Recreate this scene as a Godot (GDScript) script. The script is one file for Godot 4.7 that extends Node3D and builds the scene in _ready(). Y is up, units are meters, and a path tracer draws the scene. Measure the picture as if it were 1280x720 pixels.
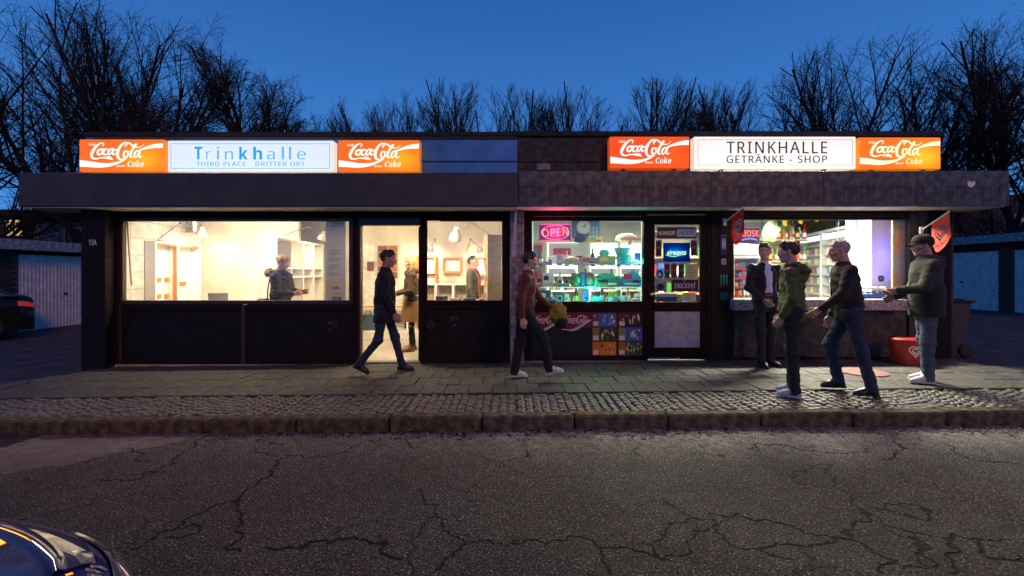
extends Node3D

const FOC := 560.0    # focal length in units of a 1280 wide picture
const HOR := 342.0
const EYE := 1.42
const D := 7.164      # distance of the shop fronts

var T := {}
var M := {}
var counts := {}
var heads := {}
var hands := {}
var hairs := {}
var eye_ball: MB
var folds := FastNoiseLite.new()
var rng := RandomNumberGenerator.new()


func _ready() -> void:
	rng.seed = 41
	folds.seed = 7
	folds.frequency = 9.0
	folds.fractal_octaves = 2
	view_and_light()
	make_textures()
	make_materials()
	setting()
	left_shop()
	right_shop()
	signs()
	left_interior()
	right_interior()
	yards()
	vehicles()
	trees()
	street_things()
	people()


func view_and_light() -> void:
	var cam := Camera3D.new()
	cam.name = "camera"
	cam.position = Vector3(0, EYE, 0)
	cam.near = 0.05
	cam.far = 900.0
	cam.projection = Camera3D.PROJECTION_FRUSTUM
	cam.size = cam.near * 720.0 / FOC
	cam.frustum_offset = Vector2(0, (HOR - 360.0) / FOC * cam.near)
	add_child(cam)
	cam.current = true
	var env := Environment.new()
	env.background_mode = Environment.BG_SKY
	var sm := ProceduralSkyMaterial.new()
	sm.sky_top_color = lin(0.001, 0.030, 0.235)
	sm.sky_horizon_color = lin(0.085, 0.35, 0.92)
	sm.sky_curve = 0.36
	sm.ground_bottom_color = lin(0.004, 0.008, 0.02)
	sm.ground_horizon_color = lin(0.02, 0.08, 0.25)
	sm.sky_energy_multiplier = 0.98
	sm.sun_angle_max = 1.0
	env.sky = Sky.new()
	env.sky.sky_material = sm
	env.background_energy_multiplier = 1.0
	env.tonemap_mode = Environment.TONE_MAPPER_LINEAR
	env.tonemap_exposure = 1.0
	env.sdfgi_enabled = true
	env.ssao_enabled = true
	env.ssil_enabled = true
	var we := WorldEnvironment.new()
	we.name = "environment"
	we.environment = env
	add_child(we)
	# warm directional light in place of an unseen street lamp behind the camera
	var street_fill := DirectionalLight3D.new()
	street_fill.name = "street_lamp_fill"
	street_fill.light_color = Color(1.0, 0.66, 0.42)
	street_fill.light_energy = 0.25
	street_fill.light_angular_distance = 14.0
	street_fill.shadow_enabled = true
	street_fill.rotation_degrees = Vector3(-30, 24, 0)
	add_child(street_fill)


func make_textures() -> void:
	T.blotch = noise_tex(0.008, 5, 0.80, 1.0, 3)
	T.stain = noise_tex(0.02, 6, 0.50, 1.0, 12)
	T.speck = noise_tex(0.22, 3, 0.30, 1.0, 5)
	T.grit = noise_tex(0.16, 4, 0.0, 1.0, 9)
	T.soft = noise_tex(0.03, 4, 0.0, 1.0, 21)
	T.marble = noise_tex(0.012, 5, 0.0, 1.0, 33, FastNoiseLite.TYPE_SIMPLEX_SMOOTH)
	var g := Gradient.new()
	g.offsets = PackedFloat32Array([0.0, 0.44, 0.5, 0.56, 1.0])
	g.colors = PackedColorArray([Color(0.86, 0.82, 0.80), Color(0.74, 0.69, 0.68), Color(0.30, 0.25, 0.26), Color(0.76, 0.72, 0.72), Color(0.9, 0.88, 0.86)])
	T.marble.color_ramp = g
	# run-off streaks down vertical faces
	var sk := blank(512, 128, Color.WHITE)
	var rs := RandomNumberGenerator.new()
	rs.seed = 14
	for k in 130:
		var x := rs.randi_range(2, 509)
		var ln := rs.randi_range(14, 100)
		var w := rs.randf_range(0.6, 2.6)
		var dk := rs.randf_range(0.55, 0.9)
		for y in ln:
			disc(sk, x + sin(y * 0.15 + k) * 0.5, y, w * (1.0 - 0.6 * y / ln), Color(dk, dk, dk).lerp(Color.WHITE, float(y) / ln))
	T.streak = ImageTexture.create_from_image(sk)
	# grain that runs along one way
	var im := blank(256, 256, Color.WHITE)
	var r := RandomNumberGenerator.new()
	r.seed = 4
	for x in 256:
		var c := r.randf_range(0.6, 1.0)
		for y in 256:
			c = clampf(c + r.randf_range(-0.02, 0.02), 0.5, 1.0)
			im.set_pixel(x, y, Color(c, c, c))
	T.grain = ImageTexture.create_from_image(im)


func make_materials() -> void:
	M.frame = mk(0.022, 0.013, 0.009, {rough = 0.6, spec = 0.2, tex = "blotch", scale = 0.7, bump = "soft", depth = 0.08})
	M.frame_light = mk(0.05, 0.030, 0.020, {rough = 0.45, tex = "blotch", scale = 0.9})
	M.dark_panel = mk(0.040, 0.024, 0.016, {rough = 0.55, spec = 0.35, tex = "stain", scale = 0.5, detail = "speck", dscale = 3.0, bump = "soft", depth = 0.08})
	M.tile_dark = mk(0.035, 0.028, 0.030, {spec = 0.25, rough = 0.55, tex = "blotch", scale = 1.3, detail = "speck", dscale = 2.0})
	M.joint_dark = mk(0.012, 0.011, 0.012, {rough = 0.9})
	M.canopy_paint = mk(0.072, 0.064, 0.074, {rough = 0.6, tex = "blotch", scale = 0.22, detail = "blotch", dscale = 0.61, bump = "soft", depth = 0.03})
	M.canopy_metal = mk(0.155, 0.138, 0.130, {rough = 0.42, metal = 0.35, tex = "streak", scale = 0.73, detail = "stain", dscale = 0.6, bump = "soft", depth = 0.08})
	M.soffit = mk(0.62, 0.60, 0.56, {rough = 0.7, tex = "blotch", scale = 0.6})
	M.roof = mk(0.02, 0.02, 0.022, {rough = 0.8, tex = "stain", scale = 0.6})
	M.blue_paint = mk(0.06, 0.28, 0.70, {rough = 0.5, tex = "blotch", scale = 0.5, bump = "soft", depth = 0.1})
	M.parapet_grey = mk(0.085, 0.080, 0.078, {rough = 0.8, tex = "stain", scale = 0.6, detail = "blotch", dscale = 1.7, bump = "soft", depth = 0.2})
	M.render = mk(0.24, 0.20, 0.17, {rough = 0.85, tex = "stain", scale = 0.55, detail = "speck", dscale = 2.5, bump = "grit", depth = 0.3})
	M.pillar = mk(0.42, 0.36, 0.38, {rough = 0.8, tex = "stain", scale = 0.8, bump = "grit", depth = 0.3})
	M.slab = []
	for q in 4:
		var w: float = [0.30, 0.345, 0.315, 0.27][q]
		M.slab.append(mk(w * 1.02, w * 0.96, w * 0.88, {rough = 0.72, tex = "stain", scale = 0.8 + 0.2 * q, detail = "speck", dscale = 2.2, bump = "grit", depth = 0.25}))
	M.cobble = []
	for q in 4:
		var w: float = [0.42, 0.49, 0.36, 0.45][q]
		M.cobble.append(mk(w, w * 0.95, w * 0.85, {rough = 0.55, tex = "stain", scale = 2.1, detail = "speck", dscale = 3.0, bump = "grit", depth = 0.3}))
	M.bed = mk(0.030, 0.028, 0.020, {rough = 0.95, tex = "stain", scale = 1.5})
	M.kerb = mk(0.50, 0.42, 0.28, {rough = 0.9, spec = 0.2, tex = "stain", scale = 0.9, detail = "speck", dscale = 1.7, bump = "grit", depth = 1.1})
	M.asphalt = mk(0.085, 0.082, 0.086, {rough = 0.72, tex = "stain", scale = 0.35, detail = "speck", dscale = 3.0, bump = "grit", depth = 0.5})
	M.yard = mk(0.25, 0.25, 0.25, {rough = 0.8, tex = "stain", scale = 0.2, detail = "speck", dscale = 2.0})
	M.soil = mk(0.05, 0.055, 0.035, {rough = 0.95, tex = "stain", scale = 0.2})
	M.moss = mk(0.11, 0.16, 0.025, {rough = 0.95})
	M.pebble = mk(0.26, 0.23, 0.19, {rough = 0.8, tex = "blotch", scale = 9.0})
	M.glass = glass(0.05)
	M.white = mk(0.78, 0.77, 0.74, {rough = 0.5})
	M.white_gloss = mk(0.78, 0.78, 0.78, {rough = 0.25})
	M.wall_cream = mk(0.76, 0.72, 0.64, {rough = 0.8, tex = "blotch", scale = 0.25})
	M.wall_plain = mk(0.62, 0.60, 0.46, {rough = 0.8, tex = "blotch", scale = 0.25})
	M.tile_white = mk(0.80, 0.79, 0.74, {rough = 0.18, tex = "blotch", scale = 1.0})
	M.grout = mk(0.42, 0.40, 0.36, {rough = 0.9})
	M.floor_in = mk(0.52, 0.48, 0.42, {rough = 0.3, tex = "blotch", scale = 0.8})
	M.board_white = mk(0.80, 0.79, 0.76, {rough = 0.45})
	M.board_orange = mk(0.62, 0.19, 0.045, {rough = 0.5})
	M.board_tan = mk(0.52, 0.40, 0.24, {rough = 0.5, tex = "blotch", scale = 1.5})
	M.wood = mk(0.42, 0.25, 0.12, {rough = 0.5, tex = "blotch", scale = 2.0})
	M.black = mk(0.012, 0.012, 0.013, {rough = 0.4})
	M.black_matt = mk(0.014, 0.014, 0.015, {rough = 0.85})
	M.grey = mk(0.18, 0.18, 0.19, {rough = 0.5})
	M.steel = mk(0.52, 0.52, 0.52, {rough = 0.3, metal = 1.0})
	M.zinc = mk(0.42, 0.42, 0.41, {rough = 0.35, metal = 0.9, tex = "blotch", scale = 2.0})
	M.marble = mk(0.80, 0.78, 0.80, {rough = 0.22, tex = "marble", scale = 1.6})
	M.red = mk(0.55, 0.022, 0.012, {rough = 0.45})
	M.red_deep = mk(0.33, 0.012, 0.012, {rough = 0.45})
	M.flag_red = mk(0.66, 0.045, 0.022, {rough = 0.7, tex = "blotch", scale = 3.0})
	M.flag_red.backlight_enabled = true
	M.flag_red.backlight = Color(0.5, 0.1, 0.05)
	M.mark_cream = mk(0.82, 0.76, 0.68, {rough = 0.6})
	M.pink = mk(0.75, 0.30, 0.27, {rough = 0.6, tex = "blotch", scale = 3.0, detail = "speck", dscale = 1.6})
	M.teal = mk(0.03, 0.42, 0.40, {rough = 0.3})
	M.teal_lit_glass = glass(0.35, Color(0.3, 0.9, 0.85))  # copy of the shelf glass with turquoise light put into its tint
	M.shelf_glass = glass(0.22, Color(0.55, 0.85, 0.8))
	M.blue = mk(0.02, 0.10, 0.45, {rough = 0.4})
	M.green = mk(0.04, 0.22, 0.06, {rough = 0.45})
	M.yellow = mk(0.70, 0.48, 0.03, {rough = 0.45})
	M.purple = mk(0.30, 0.27, 0.55, {rough = 0.5})
	M.leaf = mk(0.05, 0.16, 0.03, {rough = 0.5})
	M.leaf.backlight_enabled = true
	M.leaf.backlight = Color(0.2, 0.4, 0.1)
	M.bark = mk(0.030, 0.024, 0.019, {rough = 0.9, tex = "stain", scale = 1.2})
	M.bark_pale = mk(0.042, 0.036, 0.030, {rough = 0.9, tex = "stain", scale = 1.2})
	M.rubber = mk(0.02, 0.02, 0.02, {rough = 0.8})
	M.garage_door = mk(0.80, 0.79, 0.78, {rough = 0.5, tex = "blotch", scale = 0.7})
	M.garage_trim = mk(0.50, 0.54, 0.58, {rough = 0.6, tex = "stain", scale = 0.7})
	M.brick = [mk(0.070, 0.048, 0.040, {rough = 0.85, tex = "blotch", scale = 3.0}), mk(0.052, 0.038, 0.034, {rough = 0.85, tex = "blotch", scale = 3.0}), mk(0.085, 0.056, 0.044, {rough = 0.85, tex = "blotch", scale = 3.0})]
	M.mortar = mk(0.10, 0.095, 0.09, {rough = 0.95})
	M.bin = mk(0.07, 0.06, 0.05, {rough = 0.5, tex = "blotch", scale = 3.0})
	# people
	M.skin = mk(0.52, 0.30, 0.21, {rough = 0.5})
	M.skin_tan = mk(0.40, 0.22, 0.14, {rough = 0.5})
	M.eye = mk(0.03, 0.02, 0.015, {rough = 0.1})
	M.hair_dark = mk(0.022, 0.015, 0.011, {rough = 0.55})
	M.hair_brown = mk(0.10, 0.055, 0.028, {rough = 0.5})
	M.hair_blond = mk(0.34, 0.20, 0.08, {rough = 0.5})
	M.hair_grey = mk(0.30, 0.27, 0.24, {rough = 0.6})
	M.cloth_black = mk(0.018, 0.018, 0.021, {rough = 0.85, rim = 0.3, detail = "speck", dscale = 8.0})
	M.cloth_navy = mk(0.016, 0.019, 0.036, {rough = 0.8, rim = 0.3, detail = "speck", dscale = 8.0})
	M.cloth_grey = mk(0.060, 0.066, 0.080, {rough = 0.85, rim = 0.3, detail = "speck", dscale = 8.0})
	M.cloth_green = mk(0.062, 0.090, 0.014, {rough = 0.7, rim = 0.3, detail = "blotch", dscale = 4.0})
	M.cloth_green_grey = mk(0.017, 0.022, 0.021, {rough = 0.75, rim = 0.3, detail = "blotch", dscale = 4.0})
	M.cloth_olive = mk(0.055, 0.060, 0.040, {rough = 0.8, rim = 0.3})
	M.cloth_red = mk(0.19, 0.030, 0.022, {rough = 0.8, rim = 0.3, tex = "stain", scale = 4.0})
	M.cloth_mustard = mk(0.42, 0.20, 0.035, {rough = 0.85, rim = 0.4, detail = "speck", dscale = 8.0})
	M.cloth_shirt = mk(0.50, 0.58, 0.80, {rough = 0.8})
	M.cloth_brown = mk(0.09, 0.045, 0.028, {rough = 0.9, tex = "stain", scale = 6.0})
	M.cloth_orange = mk(0.45, 0.13, 0.035, {rough = 0.9, tex = "stain", scale = 6.0})
	M.fur = mk(0.40, 0.28, 0.10, {rough = 1.0, rim = 0.6, tex = "stain", scale = 8.0})
	M.denim = mk(0.050, 0.080, 0.165, {rough = 0.85, tex = "blotch", scale = 4.0, detail = "speck", dscale = 9.0})
	M.denim_light = mk(0.24, 0.33, 0.50, {rough = 0.85, tex = "stain", scale = 3.0, detail = "speck", dscale = 9.0})
	M.denim_dark = mk(0.014, 0.017, 0.030, {rough = 0.85, detail = "speck", dscale = 9.0})
	M.leather_black = mk(0.014, 0.011, 0.010, {rough = 0.35})
	M.leather_brown = mk(0.16, 0.070, 0.030, {rough = 0.4})
	M.shoe_white = mk(0.50, 0.50, 0.50, {rough = 0.6})
	M.shoe_grey = mk(0.30, 0.33, 0.40, {rough = 0.7})
# ------------------------------------------------------------------ helpers
class MB:
	# collects triangles for one mesh
	var v := PackedVector3Array()
	var n := PackedVector3Array()
	var t := PackedVector2Array()
	var idx := PackedInt32Array()
	var xf := Transform3D.IDENTITY

	func vert(p: Vector3, nn: Vector3, u := Vector2.ZERO) -> int:
		v.append(xf * p)
		n.append((xf.basis * nn).normalized())
		t.append(u)
		return v.size() - 1

	func poly(pts: Array, hint: Vector3, uvs := []) -> void:
		# flat convex polygon turned so that it faces hint
		var nn: Vector3 = (pts[1] - pts[0]).cross(pts[2] - pts[0])
		var rev := nn.dot(hint) < 0.0
		nn = nn.normalized() * (-1.0 if rev else 1.0)
		var a := v.size()
		for k in pts.size():
			var p: Vector3 = pts[k]
			var uv := Vector2(p.x, -p.y) if absf(nn.z) > 0.6 else (Vector2(p.x, p.z) if absf(nn.y) > 0.6 else Vector2(p.z, -p.y))
			if uvs.size():
				uv = uvs[k]
			vert(p, nn, uv)
		for k in range(1, pts.size() - 1):
			if rev:
				idx.append_array([a, a + k, a + k + 1])
			else:
				idx.append_array([a, a + k + 1, a + k])

	func box(c: Vector3, size: Vector3, bev := 0.0) -> MB:
		var h := size * 0.5
		bev = minf(bev, minf(h.x, minf(h.y, h.z)) * 0.9)
		for a in 3:
			var b := (a + 1) % 3
			var d := (a + 2) % 3
			for s in [-1.0, 1.0]:
				var pts := []
				for q in [[-1, -1], [1, -1], [1, 1], [-1, 1]]:
					var p := Vector3.ZERO
					p[a] = s * h[a]
					p[b] = q[0] * (h[b] - bev)
					p[d] = q[1] * (h[d] - bev)
					pts.append(c + p)
				var hint := Vector3.ZERO
				hint[a] = s
				poly(pts, hint)
		if bev > 0.0:
			for a in 3:
				var b := (a + 1) % 3
				var d := (a + 2) % 3
				for s in [-1.0, 1.0]:
					for r in [-1.0, 1.0]:
						# edge along d between face a(s) and face b(r)
						var pts := []
						for q in [[0, -1], [0, 1], [1, 1], [1, -1]]:
							var p := Vector3.ZERO
							p[a] = s * (h[a] - (bev if q[0] == 1 else 0.0))
							p[b] = r * (h[b] - (bev if q[0] == 0 else 0.0))
							p[d] = q[1] * (h[d] - bev)
							pts.append(c + p)
						var hint := Vector3.ZERO
						hint[a] = s
						hint[b] = r
						poly(pts, hint)
			for sx in [-1.0, 1.0]:
				for sy in [-1.0, 1.0]:
					for sz in [-1.0, 1.0]:
						poly([c + Vector3(sx * h.x, sy * (h.y - bev), sz * (h.z - bev)), c + Vector3(sx * (h.x - bev), sy * h.y, sz * (h.z - bev)), c + Vector3(sx * (h.x - bev), sy * (h.y - bev), sz * h.z)], Vector3(sx, sy, sz))
		return self

	func span(x0: float, x1: float, y0: float, y1: float, z0: float, z1: float, bev := 0.0) -> MB:
		return box(Vector3((x0 + x1) / 2, (y0 + y1) / 2, (z0 + z1) / 2), Vector3(absf(x1 - x0), absf(y1 - y0), absf(z1 - z0)), bev)

	func tube(pts: Array, rad: Array, sides := 8, cap := true) -> MB:
		var m := pts.size()
		var up := Vector3.UP
		var d0: Vector3 = (pts[1] - pts[0]).normalized()
		if absf(d0.dot(up)) > 0.9:
			up = Vector3.RIGHT
		var side := d0.cross(up).normalized()
		var base := v.size()
		for k in m:
			var dd: Vector3 = ((pts[mini(k + 1, m - 1)]) - (pts[maxi(k - 1, 0)])).normalized()
			side = (side - dd * side.dot(dd)).normalized()
			var oth := dd.cross(side)
			var r: float = rad[k] if k < rad.size() else rad[rad.size() - 1]
			for s in sides:
				var a := TAU * s / sides
				var q := side * cos(a) + oth * sin(a)
				vert(pts[k] + q * r, q)
		for k in m - 1:
			for s in sides:
				var a := base + k * sides + s
				var b := base + k * sides + (s + 1) % sides
				idx.append_array([a, a + sides, b, b, a + sides, b + sides])
		if cap:
			for e in [0, m - 1]:
				var nn: Vector3 = (pts[0] - pts[1] if e == 0 else pts[m - 1] - pts[m - 2]).normalized()
				var c := vert(pts[e], nn)
				var ring := []
				for s in sides:
					var rv := v.size()
					v.append(v[base + e * sides + s])
					n.append((xf.basis * nn).normalized())
					t.append(Vector2.ZERO)
					ring.append(rv)
				for s in sides:
					if e == 0:
						idx.append_array([c, ring[s], ring[(s + 1) % sides]])
					else:
						idx.append_array([c, ring[(s + 1) % sides], ring[s]])
		return self

	func rod(a: Vector3, b: Vector3, r: float, sides := 8) -> MB:
		return tube([a, b], [r, r], sides)

	func lathe(prof: Array, seg := 20, smooth := true) -> MB:
		# prof: Vector2(radius, y) from bottom to top on the outside
		for k in prof.size() - 1:
			var a: Vector2 = prof[k]
			var b: Vector2 = prof[k + 1]
			if a.distance_to(b) < 1e-6:
				continue
			var nr := Vector2(b.y - a.y, a.x - b.x).normalized()
			var n0 := nr
			var n1 := nr
			if smooth:
				if k > 0:
					var pa: Vector2 = prof[k - 1]
					var q := Vector2(a.y - pa.y, pa.x - a.x).normalized()
					if q.dot(nr) > 0.6:
						n0 = (q + nr).normalized()
				if k + 2 < prof.size():
					var pb: Vector2 = prof[k + 2]
					var q := Vector2(pb.y - b.y, b.x - pb.x).normalized()
					if q.dot(nr) > 0.6:
						n1 = (q + nr).normalized()
			var base := v.size()
			for s in seg + 1:
				var an := TAU * s / seg
				var cs := cos(an)
				var sn := sin(an)
				vert(Vector3(a.x * cs, a.y, a.x * sn), Vector3(n0.x * cs, n0.y, n0.x * sn), Vector2(float(s) / seg, a.y))
				vert(Vector3(b.x * cs, b.y, b.x * sn), Vector3(n1.x * cs, n1.y, n1.x * sn), Vector2(float(s) / seg, b.y))
			for s in seg:
				var q := base + s * 2
				idx.append_array([q, q + 1, q + 2, q + 2, q + 1, q + 3])
		return self

	func ball(c: Vector3, r: Vector3, seg := 14, rings := 8) -> MB:
		var base := v.size()
		for i in rings + 1:
			var ph := PI * i / rings
			for s in seg + 1:
				var an := TAU * s / seg
				var q := Vector3(sin(ph) * cos(an), cos(ph), sin(ph) * sin(an))
				vert(c + q * r, q / r)
		for i in rings:
			for s in seg:
				var a := base + i * (seg + 1) + s
				var b := a + seg + 1
				idx.append_array([a, a + 1, b, b, a + 1, b + 1])
		return self

	func slab(pl: PackedVector2Array, z0: float, z1: float) -> MB:
		# polygon in the x-y plane with thickness from z0 to z1
		var tris := Geometry2D.triangulate_polygon(pl)
		for k in range(0, tris.size(), 3):
			var a := pl[tris[k]]
			var b := pl[tris[k + 1]]
			var c := pl[tris[k + 2]]
			poly([Vector3(a.x, a.y, z1), Vector3(b.x, b.y, z1), Vector3(c.x, c.y, z1)], Vector3(0, 0, z1 - z0))
			poly([Vector3(a.x, a.y, z0), Vector3(b.x, b.y, z0), Vector3(c.x, c.y, z0)], Vector3(0, 0, z0 - z1))
		var cw := Geometry2D.is_polygon_clockwise(pl)
		for k in pl.size():
			var a := pl[k]
			var b := pl[(k + 1) % pl.size()]
			var o := (b - a).orthogonal() * (1.0 if not cw else -1.0)
			o = Vector2((b - a).y, -(b - a).x) * (-1.0 if cw else 1.0)
			poly([Vector3(a.x, a.y, z0), Vector3(b.x, b.y, z0), Vector3(b.x, b.y, z1), Vector3(a.x, a.y, z1)], Vector3(o.x, o.y, 0))
		return self

	func grid(nu: int, nv: int, fn: Callable, wrap_u := false) -> MB:
		# smooth surface through fn(u, v)
		var base := v.size()
		var cols := nu + 1
		for j in nv + 1:
			for i in cols:
				vert(fn.call(float(i) / nu, float(j) / nv), Vector3.UP, Vector2(float(i) / nu, float(j) / nv))
		var f := base
		for j in nv:
			for i in nu:
				var a := base + j * cols + i
				idx.append_array([a, a + cols, a + 1, a + 1, a + cols, a + cols + 1])
		_smooth(base, idx.size() - nu * nv * 6)
		if wrap_u:
			for j in nv + 1:
				var a := base + j * cols
				var s := (n[a] + n[a + nu]).normalized()
				n[a] = s
				n[a + nu] = s
		return self

	func _smooth(from_vertex: int, from_index: int) -> void:
		for k in range(from_vertex, v.size()):
			n[k] = Vector3.ZERO
		for k in range(from_index, idx.size(), 3):
			var a := idx[k]
			var b := idx[k + 1]
			var c := idx[k + 2]
			var q := (v[c] - v[a]).cross(v[b] - v[a])
			n[a] += q
			n[b] += q
			n[c] += q
		for k in range(from_vertex, v.size()):
			n[k] = n[k].normalized() if n[k].length_squared() > 1e-20 else Vector3.UP

	func add(o: MB, x := Transform3D.IDENTITY) -> MB:
		var base := v.size()
		var y := xf * x
		for k in o.v.size():
			v.append(y * o.v[k])
			n.append((y.basis * o.n[k]).normalized())
			t.append(o.t[k])
		var flip := y.basis.determinant() < 0.0
		for k in range(0, o.idx.size(), 3):
			if flip:
				idx.append_array([base + o.idx[k], base + o.idx[k + 2], base + o.idx[k + 1]])
			else:
				idx.append_array([base + o.idx[k], base + o.idx[k + 1], base + o.idx[k + 2]])
		return self

	func mesh() -> ArrayMesh:
		for k in range(0, idx.size(), 3):
			var a := idx[k]
			var b := idx[k + 1]
			var c := idx[k + 2]
			if (v[c] - v[a]).cross(v[b] - v[a]).dot(n[a] + n[b] + n[c]) < 0.0:
				idx[k + 1] = c
				idx[k + 2] = b
		var arr := []
		arr.resize(Mesh.ARRAY_MAX)
		arr[Mesh.ARRAY_VERTEX] = v
		arr[Mesh.ARRAY_NORMAL] = n
		arr[Mesh.ARRAY_TEX_UV] = t
		arr[Mesh.ARRAY_INDEX] = idx
		var m := ArrayMesh.new()
		if idx.size():
			m.add_surface_from_arrays(Mesh.PRIMITIVE_TRIANGLES, arr)
		return m


func fx(x: float, d: float) -> float:
	return (x - 640.0) * d / FOC


func fy(y: float, d: float) -> float:
	return EYE + (HOR - y) * d / FOC


func pt(x: float, y: float, d: float) -> Vector3:
	return Vector3(fx(x, d), fy(y, d), -d)


func gy(x: float) -> float:
	# the street rises gently to the right
	return 0.010 * clampf(x, -25.0, 25.0)


# a box whose front face, at the distance d, runs between two points of the facade drawing
func face_box(mb: MB, x0: float, y0: float, x1: float, y1: float, d: float, thick: float, bev := 0.0) -> MB:
	return mb.span(fx(x0, d), fx(x1, d), fy(y1, d), fy(y0, d), -d - thick, -d, bev)


func numbered(called: String, parent: Node) -> String:
	var key := "%d/%s" % [parent.get_instance_id(), called]
	var k: int = counts.get(key, 0)
	counts[key] = k + 1
	return called if k == 0 else "%s_%03d" % [called, k]


func tag(o: Node, label: String, category: String, group := "") -> Node:
	o.set_meta("label", label)
	o.set_meta("category", category)
	if group:
		o.set_meta("group", group)
	return o


func thing(called: String, label: String, category: String, where := Vector3.ZERO, turn := 0.0, group := "") -> Node3D:
	var o := Node3D.new()
	o.name = numbered(called, self)
	add_child(o, true)
	o.position = where
	o.rotation.y = turn
	tag(o, label, category, group)
	return o


func part(called: String, mb, material: Material, parent: Node = null) -> MeshInstance3D:
	if parent == null:
		parent = self
	var o := MeshInstance3D.new()
	o.name = numbered(called, parent)
	o.mesh = mb.mesh() if mb is MB else mb
	o.material_override = material
	parent.add_child(o, true)
	return o


func stuff_part(called: String, mb, material: Material, parent: Node) -> MeshInstance3D:
	var o := part(called, mb, material, parent)
	o.set_meta("kind", "stuff")
	return o


func struct(called: String, mb, material: Material) -> MeshInstance3D:
	var o := part(called, mb, material, self)
	o.set_meta("kind", "structure")
	return o


func copy_of(o: Node3D, where: Vector3, turn: float, label: String, group := "") -> Node3D:
	var c: Node3D = o.duplicate()
	var plain: String = o.name
	if plain.length() > 4 and plain[plain.length() - 4] == "_" and plain.right(3).is_valid_int():
		plain = plain.left(plain.length() - 4)
	c.name = numbered(plain, self)
	add_child(c, true)
	c.position = where
	c.rotation.y = turn
	c.set_meta("label", label)
	if group:
		c.set_meta("group", group)
	return c


func lin(r: float, g: float, b: float) -> Color:
	return Color(r, g, b).linear_to_srgb()


func noise_tex(freq: float, octaves: int, lo: float, hi: float, seed_: int, kind := FastNoiseLite.TYPE_SIMPLEX_SMOOTH, size := 512) -> NoiseTexture2D:
	var f := FastNoiseLite.new()
	f.noise_type = kind
	f.frequency = freq
	f.fractal_octaves = octaves
	f.seed = seed_
	var g := Gradient.new()
	g.set_color(0, Color(lo, lo, lo))
	g.set_color(1, Color(hi, hi, hi))
	var t := NoiseTexture2D.new()
	t.width = size
	t.height = size
	t.seamless = true
	t.noise = f
	t.color_ramp = g
	return t


# a material from its real linear base colour; o may hold rough, metal, tex, scale, detail, dscale, bump, depth, coat, world
func mk(r: float, g: float, b: float, o := {}) -> StandardMaterial3D:
	var m := StandardMaterial3D.new()
	m.albedo_color = lin(r, g, b)
	m.roughness = o.get("rough", 0.7)
	m.metallic = o.get("metal", 0.0)
	m.metallic_specular = o.get("spec", 0.5)
	if o.has("tex"):
		m.albedo_texture = T[o.tex]
	if o.has("bump"):
		m.heightmap_enabled = true
		m.heightmap_texture = T[o.bump]
		m.heightmap_scale = o.get("depth", 0.3)
	if o.has("tex") or o.has("bump"):
		m.uv1_triplanar = true
		m.uv1_world_triplanar = o.get("world", true)
		m.uv1_scale = Vector3.ONE * o.get("scale", 1.0)
	if o.has("detail"):
		m.detail_enabled = true
		m.detail_blend_mode = BaseMaterial3D.BLEND_MODE_MUL
		m.detail_albedo = T[o.detail]
		m.detail_uv_layer = BaseMaterial3D.DETAIL_UV_2
		m.uv2_triplanar = true
		m.uv2_world_triplanar = o.get("world", true)
		m.uv2_scale = Vector3.ONE * o.get("dscale", 6.0)
	if o.has("coat"):
		m.clearcoat_enabled = true
		m.clearcoat = o.coat
		m.clearcoat_roughness = o.get("coat_rough", 0.05)
	if o.has("rim"):
		m.rim_enabled = true
		m.rim = o.rim
		m.rim_tint = 0.6
	return m


func glow(r: float, g: float, b: float, energy: float) -> StandardMaterial3D:
	var m := StandardMaterial3D.new()
	m.albedo_color = lin(minf(r, 0.9), minf(g, 0.9), minf(b, 0.9))
	m.roughness = 0.5
	m.emission_enabled = true
	m.emission = lin(r, g, b)
	m.emission_energy_multiplier = energy
	return m


func glass(alpha := 0.06, tint := Color(0.75, 0.82, 0.85)) -> StandardMaterial3D:
	var m := StandardMaterial3D.new()
	m.transparency = BaseMaterial3D.TRANSPARENCY_ALPHA
	m.albedo_color = Color(tint.r, tint.g, tint.b, alpha)
	m.roughness = 0.02
	return m


func picture(img: Image, energy := 0.0, rough := 0.45) -> StandardMaterial3D:
	# flat print; with an energy the print is lit from behind
	var m := StandardMaterial3D.new()
	var t := ImageTexture.create_from_image(img)
	m.albedo_texture = t
	m.roughness = rough
	if energy > 0.0:
		m.emission_enabled = true
		m.emission = Color.BLACK
		m.emission_texture = t
		m.emission_energy_multiplier = energy
	return m


# a thin box that carries a picture on its front (+z) face
func print_panel(called: String, img_mat: Material, w: float, h: float, parent: Node, at: Vector3, thick := 0.004) -> MeshInstance3D:
	var mb := MB.new()
	mb.box(Vector3(0, 0, -thick / 2), Vector3(w, h, thick))
	for k in mb.v.size():
		mb.t[k] = Vector2(0.5 + mb.v[k].x / w, 0.5 - mb.v[k].y / h)
	var o := part(called, mb, img_mat, parent)
	o.position = at
	return o


func font(bold := false, serif := false, spacing := 0) -> Font:
	var f := SystemFont.new()
	f.font_names = PackedStringArray(["Droid Serif" if serif else "Droid Sans"])
	f.font_weight = 700 if bold else 400
	if spacing == 0:
		return f
	var fv := FontVariation.new()
	fv.base_font = f
	fv.spacing_glyph = spacing
	return fv


func text_mesh(s: String, f: Font, depth := 0.004) -> TextMesh:
	var tm := TextMesh.new()
	tm.font = f
	tm.text = s
	tm.font_size = 64
	tm.pixel_size = 0.01
	tm.depth = depth
	tm.curve_step = 1.5
	return tm


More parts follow.
